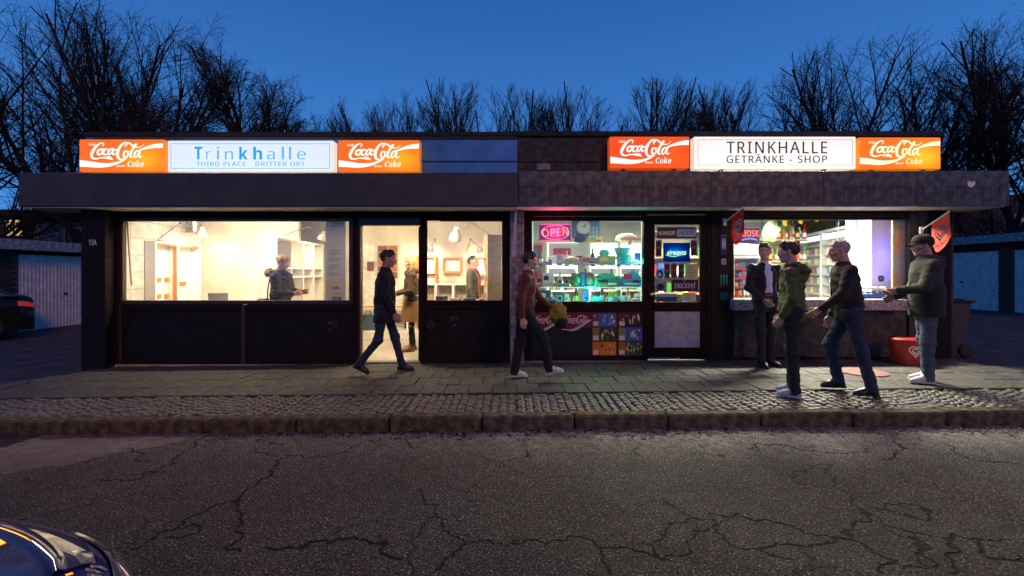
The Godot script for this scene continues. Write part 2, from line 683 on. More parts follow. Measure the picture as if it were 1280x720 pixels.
# raised lettering fitted into a width and a height, centred at a point, facing +z
func lettering(called: String, s: String, w: float, h: float, at: Vector3, material: Material, parent: Node, bold := false, serif := false, spacing := 0) -> MeshInstance3D:
	var tm := text_mesh(s, font(bold, serif, spacing))
	var arr := tm.get_mesh_arrays()
	var src: PackedVector3Array = arr[Mesh.ARRAY_VERTEX]
	var lo := Vector3.INF
	var hi := -Vector3.INF
	for p in src:
		lo = lo.min(p)
		hi = hi.max(p)
	var mid := (lo + hi) / 2
	var sc := Vector3(w / (hi.x - lo.x), h / (hi.y - lo.y), 1)
	var o := part(called, tm, material, parent)
	o.scale = sc
	o.position = at - mid * sc
	return o


# ---- drawing flat print into pictures
func disc(img: Image, x: float, y: float, r: float, c: Color) -> void:
	var x0 := maxi(0, int(floor(x - r - 1)))
	var x1 := mini(img.get_width() - 1, int(ceil(x + r + 1)))
	var y0 := maxi(0, int(floor(y - r - 1)))
	var y1 := mini(img.get_height() - 1, int(ceil(y + r + 1)))
	for j in range(y0, y1 + 1):
		for i in range(x0, x1 + 1):
			var a := clampf(r + 0.5 - Vector2(i - x, j - y).length(), 0.0, 1.0)
			if a > 0.0:
				img.set_pixel(i, j, img.get_pixel(i, j).lerp(c, a))


# stroke: control points Vector3(x, y up, width) in a unit square, drawn as a smooth brush line
func stroke(img: Image, rect: Rect2, pts: Array, c: Color, k := 1.0) -> void:
	var m := pts.size()
	for s in m - 1:
		var p0: Vector3 = pts[maxi(s - 1, 0)]
		var p1: Vector3 = pts[s]
		var p2: Vector3 = pts[s + 1]
		var p3: Vector3 = pts[mini(s + 2, m - 1)]
		var steps := int(maxf(3.0, Vector2((p2.x - p1.x) * rect.size.x, (p2.y - p1.y) * rect.size.y).length() / 0.9))
		for q in steps + 1:
			var p := p1.cubic_interpolate(p2, p0, p3, float(q) / steps)
			disc(img, rect.position.x + p.x * rect.size.x, rect.position.y + (1.0 - p.y) * rect.size.y, maxf(0.2, p.z * rect.size.y * 0.5 * k), c)


func fill_tri(img: Image, a: Vector2, b: Vector2, c: Vector2, col: Color) -> void:
	var x0 := maxi(0, int(floor(minf(a.x, minf(b.x, c.x)))))
	var x1 := mini(img.get_width() - 1, int(ceil(maxf(a.x, maxf(b.x, c.x)))))
	var y0 := maxi(0, int(floor(minf(a.y, minf(b.y, c.y)))))
	var y1 := mini(img.get_height() - 1, int(ceil(maxf(a.y, maxf(b.y, c.y)))))
	for j in range(y0, y1 + 1):
		for i in range(x0, x1 + 1):
			if Geometry2D.point_is_inside_triangle(Vector2(i + 0.5, j + 0.5), a, b, c):
				img.set_pixel(i, j, col)


func ink(img: Image, s: String, rect: Rect2, col: Color, bold := true, serif := false, shear := 0.0) -> void:
	var tm := text_mesh(s, font(bold, serif), 0.0)
	var arr := tm.get_mesh_arrays()
	var src: PackedVector3Array = arr[Mesh.ARRAY_VERTEX]
	var ii = arr[Mesh.ARRAY_INDEX]
	var order: PackedInt32Array = ii if ii != null and ii.size() else PackedInt32Array(range(src.size()))
	var lo := Vector2.INF
	var hi := -Vector2.INF
	var pp := PackedVector2Array()
	for p in src:
		var q := Vector2(p.x + p.y * shear, p.y)
		pp.append(q)
		lo = lo.min(q)
		hi = hi.max(q)
	var sc := rect.size / (hi - lo)
	for k in pp.size():
		pp[k] = rect.position + Vector2((pp[k].x - lo.x) * sc.x, (hi.y - pp[k].y) * sc.y)
	for k in range(0, order.size(), 3):
		fill_tri(img, pp[order[k]], pp[order[k + 1]], pp[order[k + 2]], col)


func blank(w: int, h: int, c: Color) -> Image:
	var im := Image.create(w, h, false, Image.FORMAT_RGB8)
	im.fill(c)
	return im


func block(im: Image, x: float, y: float, w: float, h: float, c: Color) -> void:
	im.fill_rect(Rect2i(int(x), int(y), int(maxf(1, w)), int(maxf(1, h))), c)


# ------------------------------------------------------------------ people
class Field:
	# smooth union of tapered capsules on a grid, meshed as surface nets
	var o: Vector3
	var c: float
	var nx: int
	var ny: int
	var nz: int
	var k: float
	var s := PackedFloat32Array()
	var carves := []

	func _init(lo: Vector3, hi: Vector3, cell: float, blend: float) -> void:
		o = lo
		c = cell
		k = blend
		nx = int((hi.x - lo.x) / cell) + 2
		ny = int((hi.y - lo.y) / cell) + 2
		nz = int((hi.z - lo.z) / cell) + 2
		s.resize(nx * ny * nz)

	func cap(a: Vector3, ra: float, b: Vector3, rb: float, fa := Vector3.ZERO, fs := 1.0, cut_at := Vector3.ZERO, cut_n := Vector3.ZERO, cut2_at := Vector3.ZERO, cut2_n := Vector3.ZERO) -> Field:
		var lim := k * 3.5
		var rm := maxf(ra, rb) + lim
		var lo := (a.min(b) - Vector3.ONE * rm - o) / c
		var hi := (a.max(b) + Vector3.ONE * rm - o) / c
		var x0 := maxi(0, int(lo.x))
		var x1 := mini(nx - 1, int(hi.x) + 1)
		var y0 := maxi(0, int(lo.y))
		var y1 := mini(ny - 1, int(hi.y) + 1)
		var z0 := maxi(0, int(lo.z))
		var z1 := mini(nz - 1, int(hi.z) + 1)
		var ab := b - a
		var flat := fs != 1.0
		if flat:
			ab += fa * (ab.dot(fa) * (fs - 1.0))
		var inv := 1.0 / maxf(ab.length_squared(), 1e-9)
		var dr := rb - ra
		var has_cut := cut_n != Vector3.ZERO
		var has_cut2 := cut2_n != Vector3.ZERO
		var ik := -1.0 / k
		for z in range(z0, z1 + 1):
			for y in range(y0, y1 + 1):
				var i := (z * ny + y) * nx + x0
				var p := o + Vector3(x0, y, z) * c
				for x in range(x0, x1 + 1):
					var q := p - a
					if flat:
						q += fa * (q.dot(fa) * (fs - 1.0))
					var t := clampf(q.dot(ab) * inv, 0.0, 1.0)
					var d := (q - ab * t).length() - ra - dr * t
					if has_cut:
						d = maxf(d, (p - cut_at).dot(cut_n))
						if has_cut2:
							d = maxf(d, (p - cut2_at).dot(cut2_n))
					if d < lim:
						s[i] += exp(maxf(d, -lim * 2.0) * ik)
					i += 1
					p.x += c
		return self

	func carve(a: Vector3, ra: float, b: Vector3, rb: float) -> Field:
		carves.append([a, ra, b, rb])
		return self

	func mesh_into(mb: MB, wrinkle := 0.0, noise: FastNoiseLite = null, stretch := Vector3.ONE) -> void:
		var d := PackedFloat32Array()
		var n := s.size()
		d.resize(n)
		for i in n:
			var q := s[i]
			d[i] = -k * log(q) if q > 1e-4 else k * 9.0
		for cv in carves:
			var a: Vector3 = cv[0]
			var ab: Vector3 = cv[2] - a
			var inv := 1.0 / maxf(ab.length_squared(), 1e-9)
			for z in nz:
				for y in ny:
					for x in nx:
						var i := (z * ny + y) * nx + x
						if d[i] > 0.03:
							continue
						var q: Vector3 = o + Vector3(x, y, z) * c - a
						var t := clampf(q.dot(ab) * inv, 0.0, 1.0)
						d[i] = maxf(d[i], lerpf(cv[1], cv[3], t) - (q - ab * t).length())
		var step := [1, nx, nx * ny]
		var made := {}
		var base_v := mb.v.size()
		var base_i := mb.idx.size()
		var corner := PackedInt32Array([0, 1, nx, nx + 1, nx * ny, nx * ny + 1, nx * ny + nx, nx * ny + nx + 1])
		for z in range(1, nz - 1):
			for y in range(1, ny - 1):
				var i := (z * ny + y) * nx + 1
				for x in range(1, nx - 1):
					var neg := d[i] < 0.0
					for ax in 3:
						if (d[i + step[ax]] < 0.0) == neg:
							continue
						var u: int = step[(ax + 1) % 3]
						var w: int = step[(ax + 2) % 3]
						var ids := PackedInt32Array()
						for cube in [i - u - w, i - w, i, i - u]:
							var got: int = made.get(cube, -1)
							if got < 0:
								got = _vertex(mb, d, cube, corner)
								made[cube] = got
							ids.append(got)
						if neg:
							mb.idx.append_array([ids[0], ids[2], ids[1], ids[0], ids[3], ids[2]])
						else:
							mb.idx.append_array([ids[0], ids[1], ids[2], ids[0], ids[2], ids[3]])
					i += 1
		mb._smooth(base_v, base_i)
		if wrinkle > 0.0:
			for j in range(base_v, mb.v.size()):
				mb.v[j] += mb.n[j] * wrinkle * noise.get_noise_3dv(mb.v[j] * stretch)
			mb._smooth(base_v, base_i)

	func _vertex(mb: MB, d: PackedFloat32Array, cube: int, corner: PackedInt32Array) -> int:
		var sum := Vector3.ZERO
		var cnt := 0
		for e in [[0, 1], [2, 3], [4, 5], [6, 7], [0, 2], [1, 3], [4, 6], [5, 7], [0, 4], [1, 5], [2, 6], [3, 7]]:
			var e0: int = e[0]
			var e1: int = e[1]
			var a := d[cube + corner[e0]]
			var b := d[cube + corner[e1]]
			if (a < 0.0) == (b < 0.0):
				continue
			var f := a / (a - b)
			var pa := Vector3(e0 & 1, (e0 >> 1) & 1, e0 >> 2)
			var pb := Vector3(e1 & 1, (e1 >> 1) & 1, e1 >> 2)
			sum += pa.lerp(pb, f)
			cnt += 1
		var x := cube % nx
		var y := (cube / nx) % ny
		var z := cube / (nx * ny)
		mb.v.append(o + (Vector3(x, y, z) + sum / maxi(cnt, 1)) * c)
		mb.n.append(Vector3.UP)
		mb.t.append(Vector2.ZERO)
		return mb.v.size() - 1


func make_head(female := false) -> MB:
	var f := Field.new(Vector3(-0.14, -0.20, -0.12), Vector3(0.15, 0.16, 0.12), 0.0062, 0.009)
	var w := 0.93 if female else 1.0
	f.cap(Vector3(-0.014, 0.036, 0), 0.090, Vector3(0.012, 0.038, 0), 0.084, Vector3(0, 0, 1), 1.18)
	f.cap(Vector3(0.034, 0.004, 0), 0.062 * w, Vector3(0.046, -0.070, 0), 0.042 * w)
	f.cap(Vector3(0.000, -0.045, 0.045), 0.022, Vector3(0.055, -0.088, 0.012), 0.020 * w)
	f.cap(Vector3(0.000, -0.045, -0.045), 0.022, Vector3(0.055, -0.088, -0.012), 0.020 * w)
	f.cap(Vector3(0.070, -0.093, -0.008), 0.019 * w, Vector3(0.070, -0.093, 0.008), 0.019 * w)
	f.cap(Vector3(0.090, 0.018, 0), 0.009, Vector3(0.111, -0.020, 0), 0.0125 * w)
	f.cap(Vector3(0.099, -0.024, -0.012), 0.008, Vector3(0.099, -0.024, 0.012), 0.008)
	f.cap(Vector3(0.088, -0.049, -0.019), 0.007, Vector3(0.088, -0.049, 0.019), 0.007)
	f.cap(Vector3(0.088, -0.059, -0.015), 0.008, Vector3(0.088, -0.059, 0.015), 0.008)
	for q in [-1.0, 1.0]:
		f.cap(Vector3(0.084, 0.034, q * 0.016), 0.011, Vector3(0.070, 0.034, q * 0.050), 0.011)
		f.cap(Vector3(0.066, -0.018, q * 0.044), 0.016, Vector3(0.050, -0.015, q * 0.058), 0.014)
		f.cap(Vector3(-0.006, 0.020, q * 0.079), 0.015, Vector3(-0.002, -0.018, q * 0.074), 0.010, Vector3(0, 0, 1), 1.9)
		f.carve(Vector3(0.104, 0.011, q * 0.032), 0.0125, Vector3(0.097, 0.011, q * 0.042), 0.010)
	f.cap(Vector3(-0.020, -0.050, 0), 0.054 * w, Vector3(-0.036, -0.185, 0), 0.058 * w)
	var mb := MB.new()
	f.mesh_into(mb)
	return mb


func make_hand(curl: float, spread: float) -> MB:
	var f := Field.new(Vector3(-0.07, -0.21, -0.10), Vector3(0.09, 0.04, 0.05), 0.0042, 0.0045)
	var xs := [0.030, 0.010, -0.010, -0.028]
	var ls := [0.072, 0.081, 0.075, 0.058]
	f.cap(Vector3(0, 0.02, 0), 0.024, Vector3(0, -0.02, 0), 0.026, Vector3(0, 0, 1), 1.35)
	for i in 4:
		var x: float = xs[i]
		var l: float = ls[i]
		var y0 := -0.090 + (0.008 if i == 3 else 0.0) + (0.003 if i == 0 else 0.0)
		f.cap(Vector3(x * 0.6, -0.015, 0), 0.014, Vector3(x, y0, 0), 0.0125)
		var p := Vector3(x, y0, 0)
		var a := curl * (0.55 + 0.12 * i)
		var side := spread * (1.5 - i) * 0.12
		for j in 3:
			var ln: float = l * [0.45, 0.32, 0.23][j]
			var q := p + Vector3(side, -cos(a), -sin(a)).normalized() * ln
			f.cap(p, 0.0095 - 0.0009 * j, q, 0.0088 - 0.0009 * j)
			p = q
			a += curl * (0.75 - 0.1 * j)
	var th := [Vector3(0.016, -0.022, -0.006), Vector3(0.046, -0.056, -0.018 - 0.012 * curl), Vector3(0.052, -0.084, -0.024 - 0.02 * curl), Vector3(0.046 - 0.006 * curl, -0.106, -0.032 - 0.02 * curl)]
	for j in 3:
		f.cap(th[j], 0.0135 - 0.002 * j, th[j + 1], 0.0115 - 0.0018 * j)
	var mb := MB.new()
	f.mesh_into(mb)
	return mb


func make_hair(kind: String) -> MB:
	var f := Field.new(Vector3(-0.20, -0.26, -0.14), Vector3(0.15, 0.19, 0.14), 0.0075, 0.012)
	var wr := 0.010
	match kind:
		"short", "thin":
			var g := 0.098 if kind == "short" else 0.092
			f.cap(Vector3(-0.020, 0.043, 0), g, Vector3(0.016, 0.052, 0), g * 0.93, Vector3(0, 0, 1), 1.14, Vector3(0, -0.016, 0), Vector3(1.0, -1, 0).normalized())
			if kind == "short":
				f.cap(Vector3(0.050, 0.108, -0.03), 0.026, Vector3(0.052, 0.110, 0.03), 0.024)
			for q in [-1.0, 1.0]:
				f.carve(Vector3(0.0, -0.012, q * 0.10), 0.032, Vector3(0.02, -0.04, q * 0.10), 0.03)
		"long":
			f.cap(Vector3(-0.020, 0.040, 0), 0.104, Vector3(0.014, 0.046, 0), 0.096, Vector3(0, 0, 1), 1.10)
			f.cap(Vector3(-0.055, 0.0, 0), 0.085, Vector3(-0.075, -0.16, 0), 0.062)
			f.cap(Vector3(-0.01, 0.0, 0.07), 0.030, Vector3(0.0, -0.14, 0.075), 0.024)
			f.cap(Vector3(-0.01, 0.0, -0.07), 0.030, Vector3(0.0, -0.14, -0.075), 0.024)
			f.carve(Vector3(0.130, -0.025, 0), 0.105, Vector3(0.110, -0.13, 0), 0.085)
			wr = 0.014
		"bun":
			f.cap(Vector3(-0.020, 0.042, 0), 0.101, Vector3(0.014, 0.048, 0), 0.093, Vector3(0, 0, 1), 1.12, Vector3(0, -0.06, 0), Vector3(0.3, -1, 0).normalized())
			f.cap(Vector3(-0.115, 0.055, -0.01), 0.040, Vector3(-0.120, 0.050, 0.01), 0.038)
			f.carve(Vector3(0.128, -0.025, 0), 0.102, Vector3(0.100, -0.10, 0), 0.09)
		"cap":
			f.cap(Vector3(-0.018, 0.050, 0), 0.102, Vector3(0.014, 0.056, 0), 0.096, Vector3(0, 0, 1), 1.12, Vector3(0, 0.022, 0), Vector3(0.12, -1, 0).normalized())
			wr = 0.0
		"brim":
			f.cap(Vector3(0.065, 0.036, 0), 0.078, Vector3(0.115, 0.026, 0), 0.068, Vector3(0, 1, 0), 8.0)
			wr = 0.0
	var mb := MB.new()
	f.mesh_into(mb, wr, folds, Vector3(3.0, 1.2, 3.0))
	return mb


func leg_chain(hip: Vector3, thigh: float, knee: float, out_z: float, s: float) -> Array:
	var k := hip + Vector3(sin(thigh), -cos(thigh), out_z).normalized() * 0.445 * s
	var b := thigh - knee
	var a := k + Vector3(sin(b), -cos(b), out_z * 0.4).normalized() * 0.425 * s
	return [hip, k, a]


# one figure. Local axes: x ahead, y up, z to the figure's right
func person(o: Dictionary) -> Node3D:
	var s: float = o.get("h", 1.78) / 1.78
	var wd: float = o.get("wide", 1.0)
	var root := thing("person", o.label, "person", o.at, o.get("turn", 0.0), o.get("group", ""))
	var lean: float = o.get("lean", 0.03)
	var tw: float = o.get("twist", 0.0)
	var spine := Vector3(sin(lean), cos(lean), 0)
	var ahead := Vector3(cos(lean), -sin(lean), 0)
	var legs: Array = o.get("legs", [[0.05, 0.05, 0.06, 0.0], [-0.05, 0.05, 0.06, 0.0]])  # left, right: thigh, knee, outward, foot pitch
	var hips := [Vector3(sin(tw * 0.3) * 0.09, 0, -0.092) * s, Vector3(-sin(tw * 0.3) * 0.09, 0, 0.092) * s]
	var chains := []
	var low := 1e9
	var feet := []
	for i in 2:
		var q: Array = legs[i]
		var ch := leg_chain(hips[i], q[0], q[1], (-1.0 if i == 0 else 1.0) * q[2], s)
		chains.append(ch)
		var fp: float = q[3]
		var yaw: float = (-1.0 if i == 0 else 1.0) * (q[4] if q.size() > 4 else 0.12)
		var fb := Basis(Vector3.UP, -yaw) * Basis(Vector3(0, 0, 1), fp)
		var fr := Transform3D(fb, ch[2])
		feet.append(fr)
		for e in [Vector3(-0.06, -0.088, 0) * s, Vector3(0.20, -0.088, 0) * s]:
			low = minf(low, (fr * e).y)
	var lift := Vector3(0, -low, 0)
	for i in 2:
		for j in 3:
			chains[i][j] += lift
		feet[i].origin += lift
	var hip := lift
	var chest := hip + spine * 0.36 * s
	var neck := hip + spine * 0.535 * s
	var across := (Basis(spine, tw) * Vector3(0, 0, 1)).normalized()
	var arms: Array = o.get("arms", [[0.1, 0.12, 0.2, 0.0], [0.1, 0.12, 0.2, 0.0]])  # left, right: raise, outward, elbow, inward turn
	var arm_pts := []
	var hand_frames := []
	for i in 2:
		var sg := -1.0 if i == 0 else 1.0
		var q: Array = arms[i]
		var sh := hip + spine * 0.475 * s + across * sg * 0.185 * s * wd
		var ud := Vector3(sin(q[0]) * cos(q[1]), -cos(q[0]) * cos(q[1]), sg * sin(q[1]))
		var el := sh + ud * 0.295 * s
		var fa: float = q[0] + q[2]
		var inn: float = q[3]
		var fd := Vector3(sin(fa) * cos(inn), -cos(fa) * cos(inn), -sg * sin(inn) + sg * sin(q[1]) * 0.3).normalized()
		var wr := el + fd * 0.255 * s
		arm_pts.append([sh, el, wr])
		var th := Vector3(cos(fa), sin(fa), 0)
		th = (th - fd * th.dot(fd)).normalized()
		var pz := th.cross(-fd).normalized()
		var bs := Basis(th, -fd, pz)
		if i == 0:
			bs = Basis(th, -fd, -pz)  # mirrored hand
		hand_frames.append(Transform3D(bs * s, wr))
	var hp: float = o.get("nod", 0.0)
	var hy: float = o.get("look", 0.0)
	var head_at := neck + Vector3(sin(lean * 0.5 + 0.12), cos(lean * 0.5), 0) * 0.17 * s + Vector3(-sin(hp) * 0.03, 0, 0)
	var head := Transform3D(Basis(Vector3.UP, hy) * Basis(Vector3(0, 0, 1), hp) * Basis.from_scale(Vector3.ONE * s * 0.97), head_at)
	var lo := Vector3(-1.0, -0.02, -0.55) * s
	var hi := Vector3(1.0, 1.62, 0.55) * s
	# find tight bounds
	var all := [hip, chest, neck]
	for i in 2:
		all.append_array(chains[i])
		all.append_array(arm_pts[i])
	lo = Vector3.INF
	hi = -Vector3.INF
	for p in all:
		lo = lo.min(p)
		hi = hi.max(p)
	lo -= Vector3(0.26, 0.12, 0.26)
	hi += Vector3(0.26, 0.2, 0.26)
	# the body, one continuous surface
	var skin: Material = o.get("skin", M.skin)
	var f := Field.new(lo, hi, 0.026, 0.022)
	f.cap(hip + spine * 0.02, 0.105 * s, hip + spine * 0.40 * s, 0.125 * s, ahead, 1.35)
	f.cap(arm_pts[0][0], 0.045 * s, arm_pts[1][0], 0.045 * s)
	f.cap(neck - spine * 0.05, 0.055 * s, neck + spine * 0.05, 0.050 * s)
	for i in 2:
		f.cap(chains[i][0], 0.070 * s, chains[i][1], 0.045 * s)
		f.cap(chains[i][1], 0.042 * s, chains[i][2], 0.032 * s)
		f.cap(arm_pts[i][0], 0.042 * s, arm_pts[i][1], 0.034 * s)
		f.cap(arm_pts[i][1], 0.033 * s, arm_pts[i][2], 0.027 * s)
	var body := MB.new()
	f.mesh_into(body)
	body.add(heads["woman" if o.get("woman", false) else "man"], head)
	var grips: Array = o.get("hands", ["rest", "rest"])
	for i in 2:
		body.add(hands[grips[i]], hand_frames[i])
	part("body", body, skin, root)
	var eyes := MB.new()
	for q in [-1.0, 1.0]:
		eyes = MB.new()
		eyes.add(eye_ball, head * Transform3D(Basis(), Vector3(0.080, 0.010, q * 0.0325)))
		part("eye", eyes, M.eye, root)
	# hair or cap
	var hk: String = o.get("hair", "short")
	if hk == "cap":
		var hm := MB.new()
		hm.add(hairs["thin"], head)
		part("hair", hm, o.get("hair_mat", M.hair_dark), root)
		var cm := MB.new()
		cm.add(hairs["cap"], head)
		cm.add(hairs["brim"], head)
		part("cap", cm, o.get("cap_mat", M.cloth_black), root)
	else:
		var hm := MB.new()
		hm.add(hairs[hk], head)
		part("hair", hm, o.get("hair_mat", M.hair_dark), root)
	# trousers
	var tl: float = o.get("trouser", 1.0)
	f = Field.new(lo, hi, 0.015, 0.020)
	f.cap(hip + Vector3(0, 0.02, -0.06) * s, 0.115 * s * wd, hip + Vector3(0, 0.02, 0.06) * s, 0.115 * s * wd)
	f.cap(hip + spine * 0.02, 0.12 * s, hip + spine * 0.14 * s, 0.125 * s * wd, ahead, 1.2)
	for i in 2:
		var ch: Array = chains[i]
		var dn: Vector3 = (ch[2] - ch[1]).normalized()
		f.cap(ch[0], 0.088 * s * tl, ch[1], 0.064 * s * tl)
		f.cap(ch[1], 0.063 * s * tl, ch[2] + dn * 0.03, 0.056 * s * tl, Vector3.ZERO, 1.0, ch[2] + dn * 0.045 * s, dn)
	var tr := MB.new()
	f.mesh_into(tr, 0.010, folds, Vector3(0.8, 2.0, 0.8))
	part("trousers", tr, o.get("trouser_mat", M.denim), root)
	# shoes
	for i in 2:
		var sb := MB.new()
		var so := MB.new()
		var g := Field.new(Vector3(-0.15, -0.14, -0.12), Vector3(0.26, 0.12, 0.12), 0.0085, 0.012)
		var cutp := Vector3(0, -0.072, 0)
		g.cap(Vector3(-0.030, -0.045, 0), 0.042, Vector3(0.02, 0.010, 0), 0.046, Vector3.ZERO, 1.0, cutp, Vector3.DOWN)
		g.cap(Vector3(0.02, -0.020, 0), 0.045, Vector3(0.11, -0.052, 0), 0.043, Vector3.ZERO, 1.0, cutp, Vector3.DOWN)
		g.cap(Vector3(0.11, -0.055, 0), 0.043, Vector3(0.165, -0.062, 0), 0.034, Vector3.ZERO, 1.0, cutp, Vector3.DOWN)
		g.mesh_into(sb)
		g = Field.new(Vector3(-0.15, -0.14, -0.12), Vector3(0.28, 0.0, 0.12), 0.0085, 0.006)
		g.cap(Vector3(-0.036, -0.074, 0), 0.046, Vector3(0.06, -0.074, 0), 0.041, Vector3(0, 1, 0), 3.0, Vector3(0, -0.088, 0), Vector3.DOWN)
		g.cap(Vector3(0.06, -0.074, 0), 0.041, Vector3(0.160, -0.074, 0), 0.045, Vector3(0, 1, 0), 3.0, Vector3(0, -0.088, 0), Vector3.DOWN)
		g.mesh_into(so)
		var fr: Transform3D = feet[i] * Transform3D(Basis.from_scale(Vector3(0.94, 1.0, 0.86) * s), Vector3.ZERO)
		var shoe_mb := MB.new()
		shoe_mb.add(sb, fr)
		var sole_mb := MB.new()
		sole_mb.add(so, fr)
		var shoe := part("shoe", shoe_mb, o.get("shoe_mat", M.leather_black), root)
		part("sole", sole_mb, o.get("sole_mat", M.rubber), shoe)
	# shirt under an open jacket
	var ln: float = o.get("coat", 0.16)
	var lo_f: float = o.get("loose", 1.0)
	if o.has("shirt_mat"):
		f = Field.new(lo, hi, 0.015, 0.020)
		f.cap(hip + spine * 0.06, 0.148 * s * wd, chest, 0.156 * s * wd, ahead, 1.36)
		f.cap(neck - spine * 0.07 - across * 0.06, 0.055 * s, neck - spine * 0.07 + across * 0.06, 0.055 * s)
		f.cap(neck - spine * 0.05, 0.066 * s, neck + spine * 0.05, 0.060 * s, Vector3.ZERO, 1.0, neck + spine * 0.035, spine)
		var sm := MB.new()
		f.mesh_into(sm, 0.008, folds, Vector3(1.4, 1.4, 1.4))
		part("shirt", sm, o.shirt_mat, root)
		if o.has("belt_mat"):
			var bl := MB.new()
			f = Field.new(lo, hi, 0.012, 0.01)
			f.cap(hip + spine * 0.06, 0.163 * s * wd, hip + spine * 0.12, 0.163 * s * wd, ahead, 1.30, hip + spine * 0.095 * s, spine, hip + spine * 0.055 * s, -spine)
			f.mesh_into(bl)
			part("belt", bl, o.belt_mat, root)
	# jacket or coat
	f = Field.new(lo, hi, 0.0130, 0.017)
	var hem := hip - Vector3(0, ln * s, 0)
	f.cap(hip + spine * 0.10 * s, 0.164 * s * wd * lo_f, chest - spine * 0.02, 0.174 * s * wd * lo_f, ahead, 1.30, hem, Vector3.DOWN)
	f.cap(chest, 0.150 * s * wd * lo_f, chest + spine * 0.06, 0.13 * s * wd * lo_f, ahead, 1.30)
	f.cap(hem + Vector3(0, -0.1, 0), 0.168 * s * wd * lo_f * o.get("flare", 1.0), hip + spine * 0.12, 0.160 * s * wd * lo_f, ahead, 1.22, hem, Vector3.DOWN)
	f.cap(arm_pts[0][0] - spine * 0.012, 0.056 * s * lo_f, neck - spine * 0.05, 0.068 * s)
	f.cap(arm_pts[1][0] - spine * 0.012, 0.056 * s * lo_f, neck - spine * 0.05, 0.068 * s)
	for i in 2:
		var ap: Array = arm_pts[i]
		var wdn: Vector3 = (ap[2] - ap[1]).normalized()
		f.cap(ap[0], 0.060 * s * lo_f, ap[1], 0.052 * s * lo_f)
		f.cap(ap[1], 0.052 * s * lo_f, ap[2], 0.042 * s * lo_f, Vector3.ZERO, 1.0, ap[2] + wdn * 0.012, wdn)
	if o.get("collar", 0.03) > 0.0:
		f.cap(neck - spine * 0.06, 0.074 * s, neck + spine * 0.09, 0.070 * s, Vector3.ZERO, 1.0, neck + spine * o.get("collar", 0.03), spine)
	if o.get("hood", false):
		f.cap(neck - ahead * 0.105 - across * 0.07 - spine * 0.01, 0.058 * s, neck - ahead * 0.105 + across * 0.07 - spine * 0.01, 0.058 * s)
		f.cap(neck - ahead * 0.13 - spine * 0.06, 0.06 * s, neck - ahead * 0.10 - spine * 0.14, 0.05 * s)
	if o.has("shirt_mat"):
		var front := chest + ahead * 0.17 * s
		f.carve(front + spine * 0.20, 0.105, front - spine * 0.10, 0.078)
		f.carve(front - spine * 0.10, 0.078, hem + ahead * 0.17 - spine * 0.1, 0.100)
	var jk := MB.new()
	f.mesh_into(jk, o.get("crease", 0.012), folds, Vector3(0.75, 1.5, 0.75))
	var jacket := part("jacket", jk, o.get("jacket_mat", M.cloth_black), root)
	if not o.has("shirt_mat"):
		# zip line down the front and two pocket openings
		var zm := MB.new()
		var zp := []
		for k in 9:
			var f2 := k / 8.0
			var base := (neck - spine * 0.03).lerp(Vector3(hem.x, hem.y, hem.z) + spine * 0.05, f2)
			var dep := lerpf(0.085, 0.140 * wd * lo_f, minf(1.0, f2 * 2.2)) * s
			zp.append(base + ahead * dep)
		zm.tube(zp, [0.007], 6)
		part("zip", zm, M.black_matt, jacket)
	if o.has("yoke_mat"):
		# lower half of the jacket in a darker cloth
		f = Field.new(lo, hi, 0.0145, 0.022)
		f.cap(hip + spine * 0.10 * s, 0.176 * s * wd * lo_f, chest, 0.186 * s * wd * lo_f, ahead, 1.29, hem - Vector3(0, 0.004, 0), Vector3.DOWN, hip + spine * 0.22 * s, spine)
		f.cap(hem + Vector3(0, -0.1, 0), 0.180 * s * wd * lo_f, hip + spine * 0.12, 0.172 * s * wd * lo_f, ahead, 1.21, hem - Vector3(0, 0.004, 0), Vector3.DOWN, hip + spine * 0.22 * s, spine)
		var lp := MB.new()
		f.mesh_into(lp, o.get("crease", 0.012), folds, Vector3(0.75, 1.5, 0.75))
		part("lower_panel", lp, o.yoke_mat, jacket)
	root.set_meta("head", head)
	root.set_meta("neck", neck)
	root.set_meta("wrists", [arm_pts[0][2], arm_pts[1][2]])
	root.set_meta("palms", [hand_frames[0] * Vector3(0.0, -0.09, -0.03), hand_frames[1] * Vector3(0.0, -0.09, -0.03)])
	return root


# a scarf or fur roll: a lumpy tube round the neck
func neck_roll(called: String, root: Node3D, r: float, thick: float, up: float, material: Material, rough := 0.012, back := 0.0) -> void:
	var nk: Vector3 = root.get_meta("neck")
	var f := Field.new(nk - Vector3(0.25, 0.2, 0.25), nk + Vector3(0.25, 0.25, 0.25), 0.011, 0.014)
	for q in 10:
		var a := TAU * q / 10
		var b := TAU * (q + 1) / 10
		var pa := nk + Vector3(cos(a) * r - back * 0.5, up + 0.02 * sin(a * 2.0) - cos(a) * 0.02, sin(a) * r)
		var pb := nk + Vector3(cos(b) * r - back * 0.5, up + 0.02 * sin(b * 2.0) - cos(b) * 0.02, sin(b) * r)
		f.cap(pa, thick, pb, thick)
	var mb := MB.new()
	f.mesh_into(mb, rough, folds, Vector3(4, 4, 4))
	part(called, mb, material, root)


# ------------------------------------------------------------------ ground, road, pavement
func sheet(x0: float, x1: float, z0: float, z1: float, below: float, nx := 40) -> MB:
	var mb := MB.new()
	mb.grid(nx, 1, func(u, v): return Vector3(lerpf(x0, x1, u), gy(lerpf(x0, x1, u)) - below, lerpf(z0, z1, v)))
	for k in mb.n.size():
		if mb.n[k].y < 0:
			mb.n[k] = -mb.n[k]
	return mb


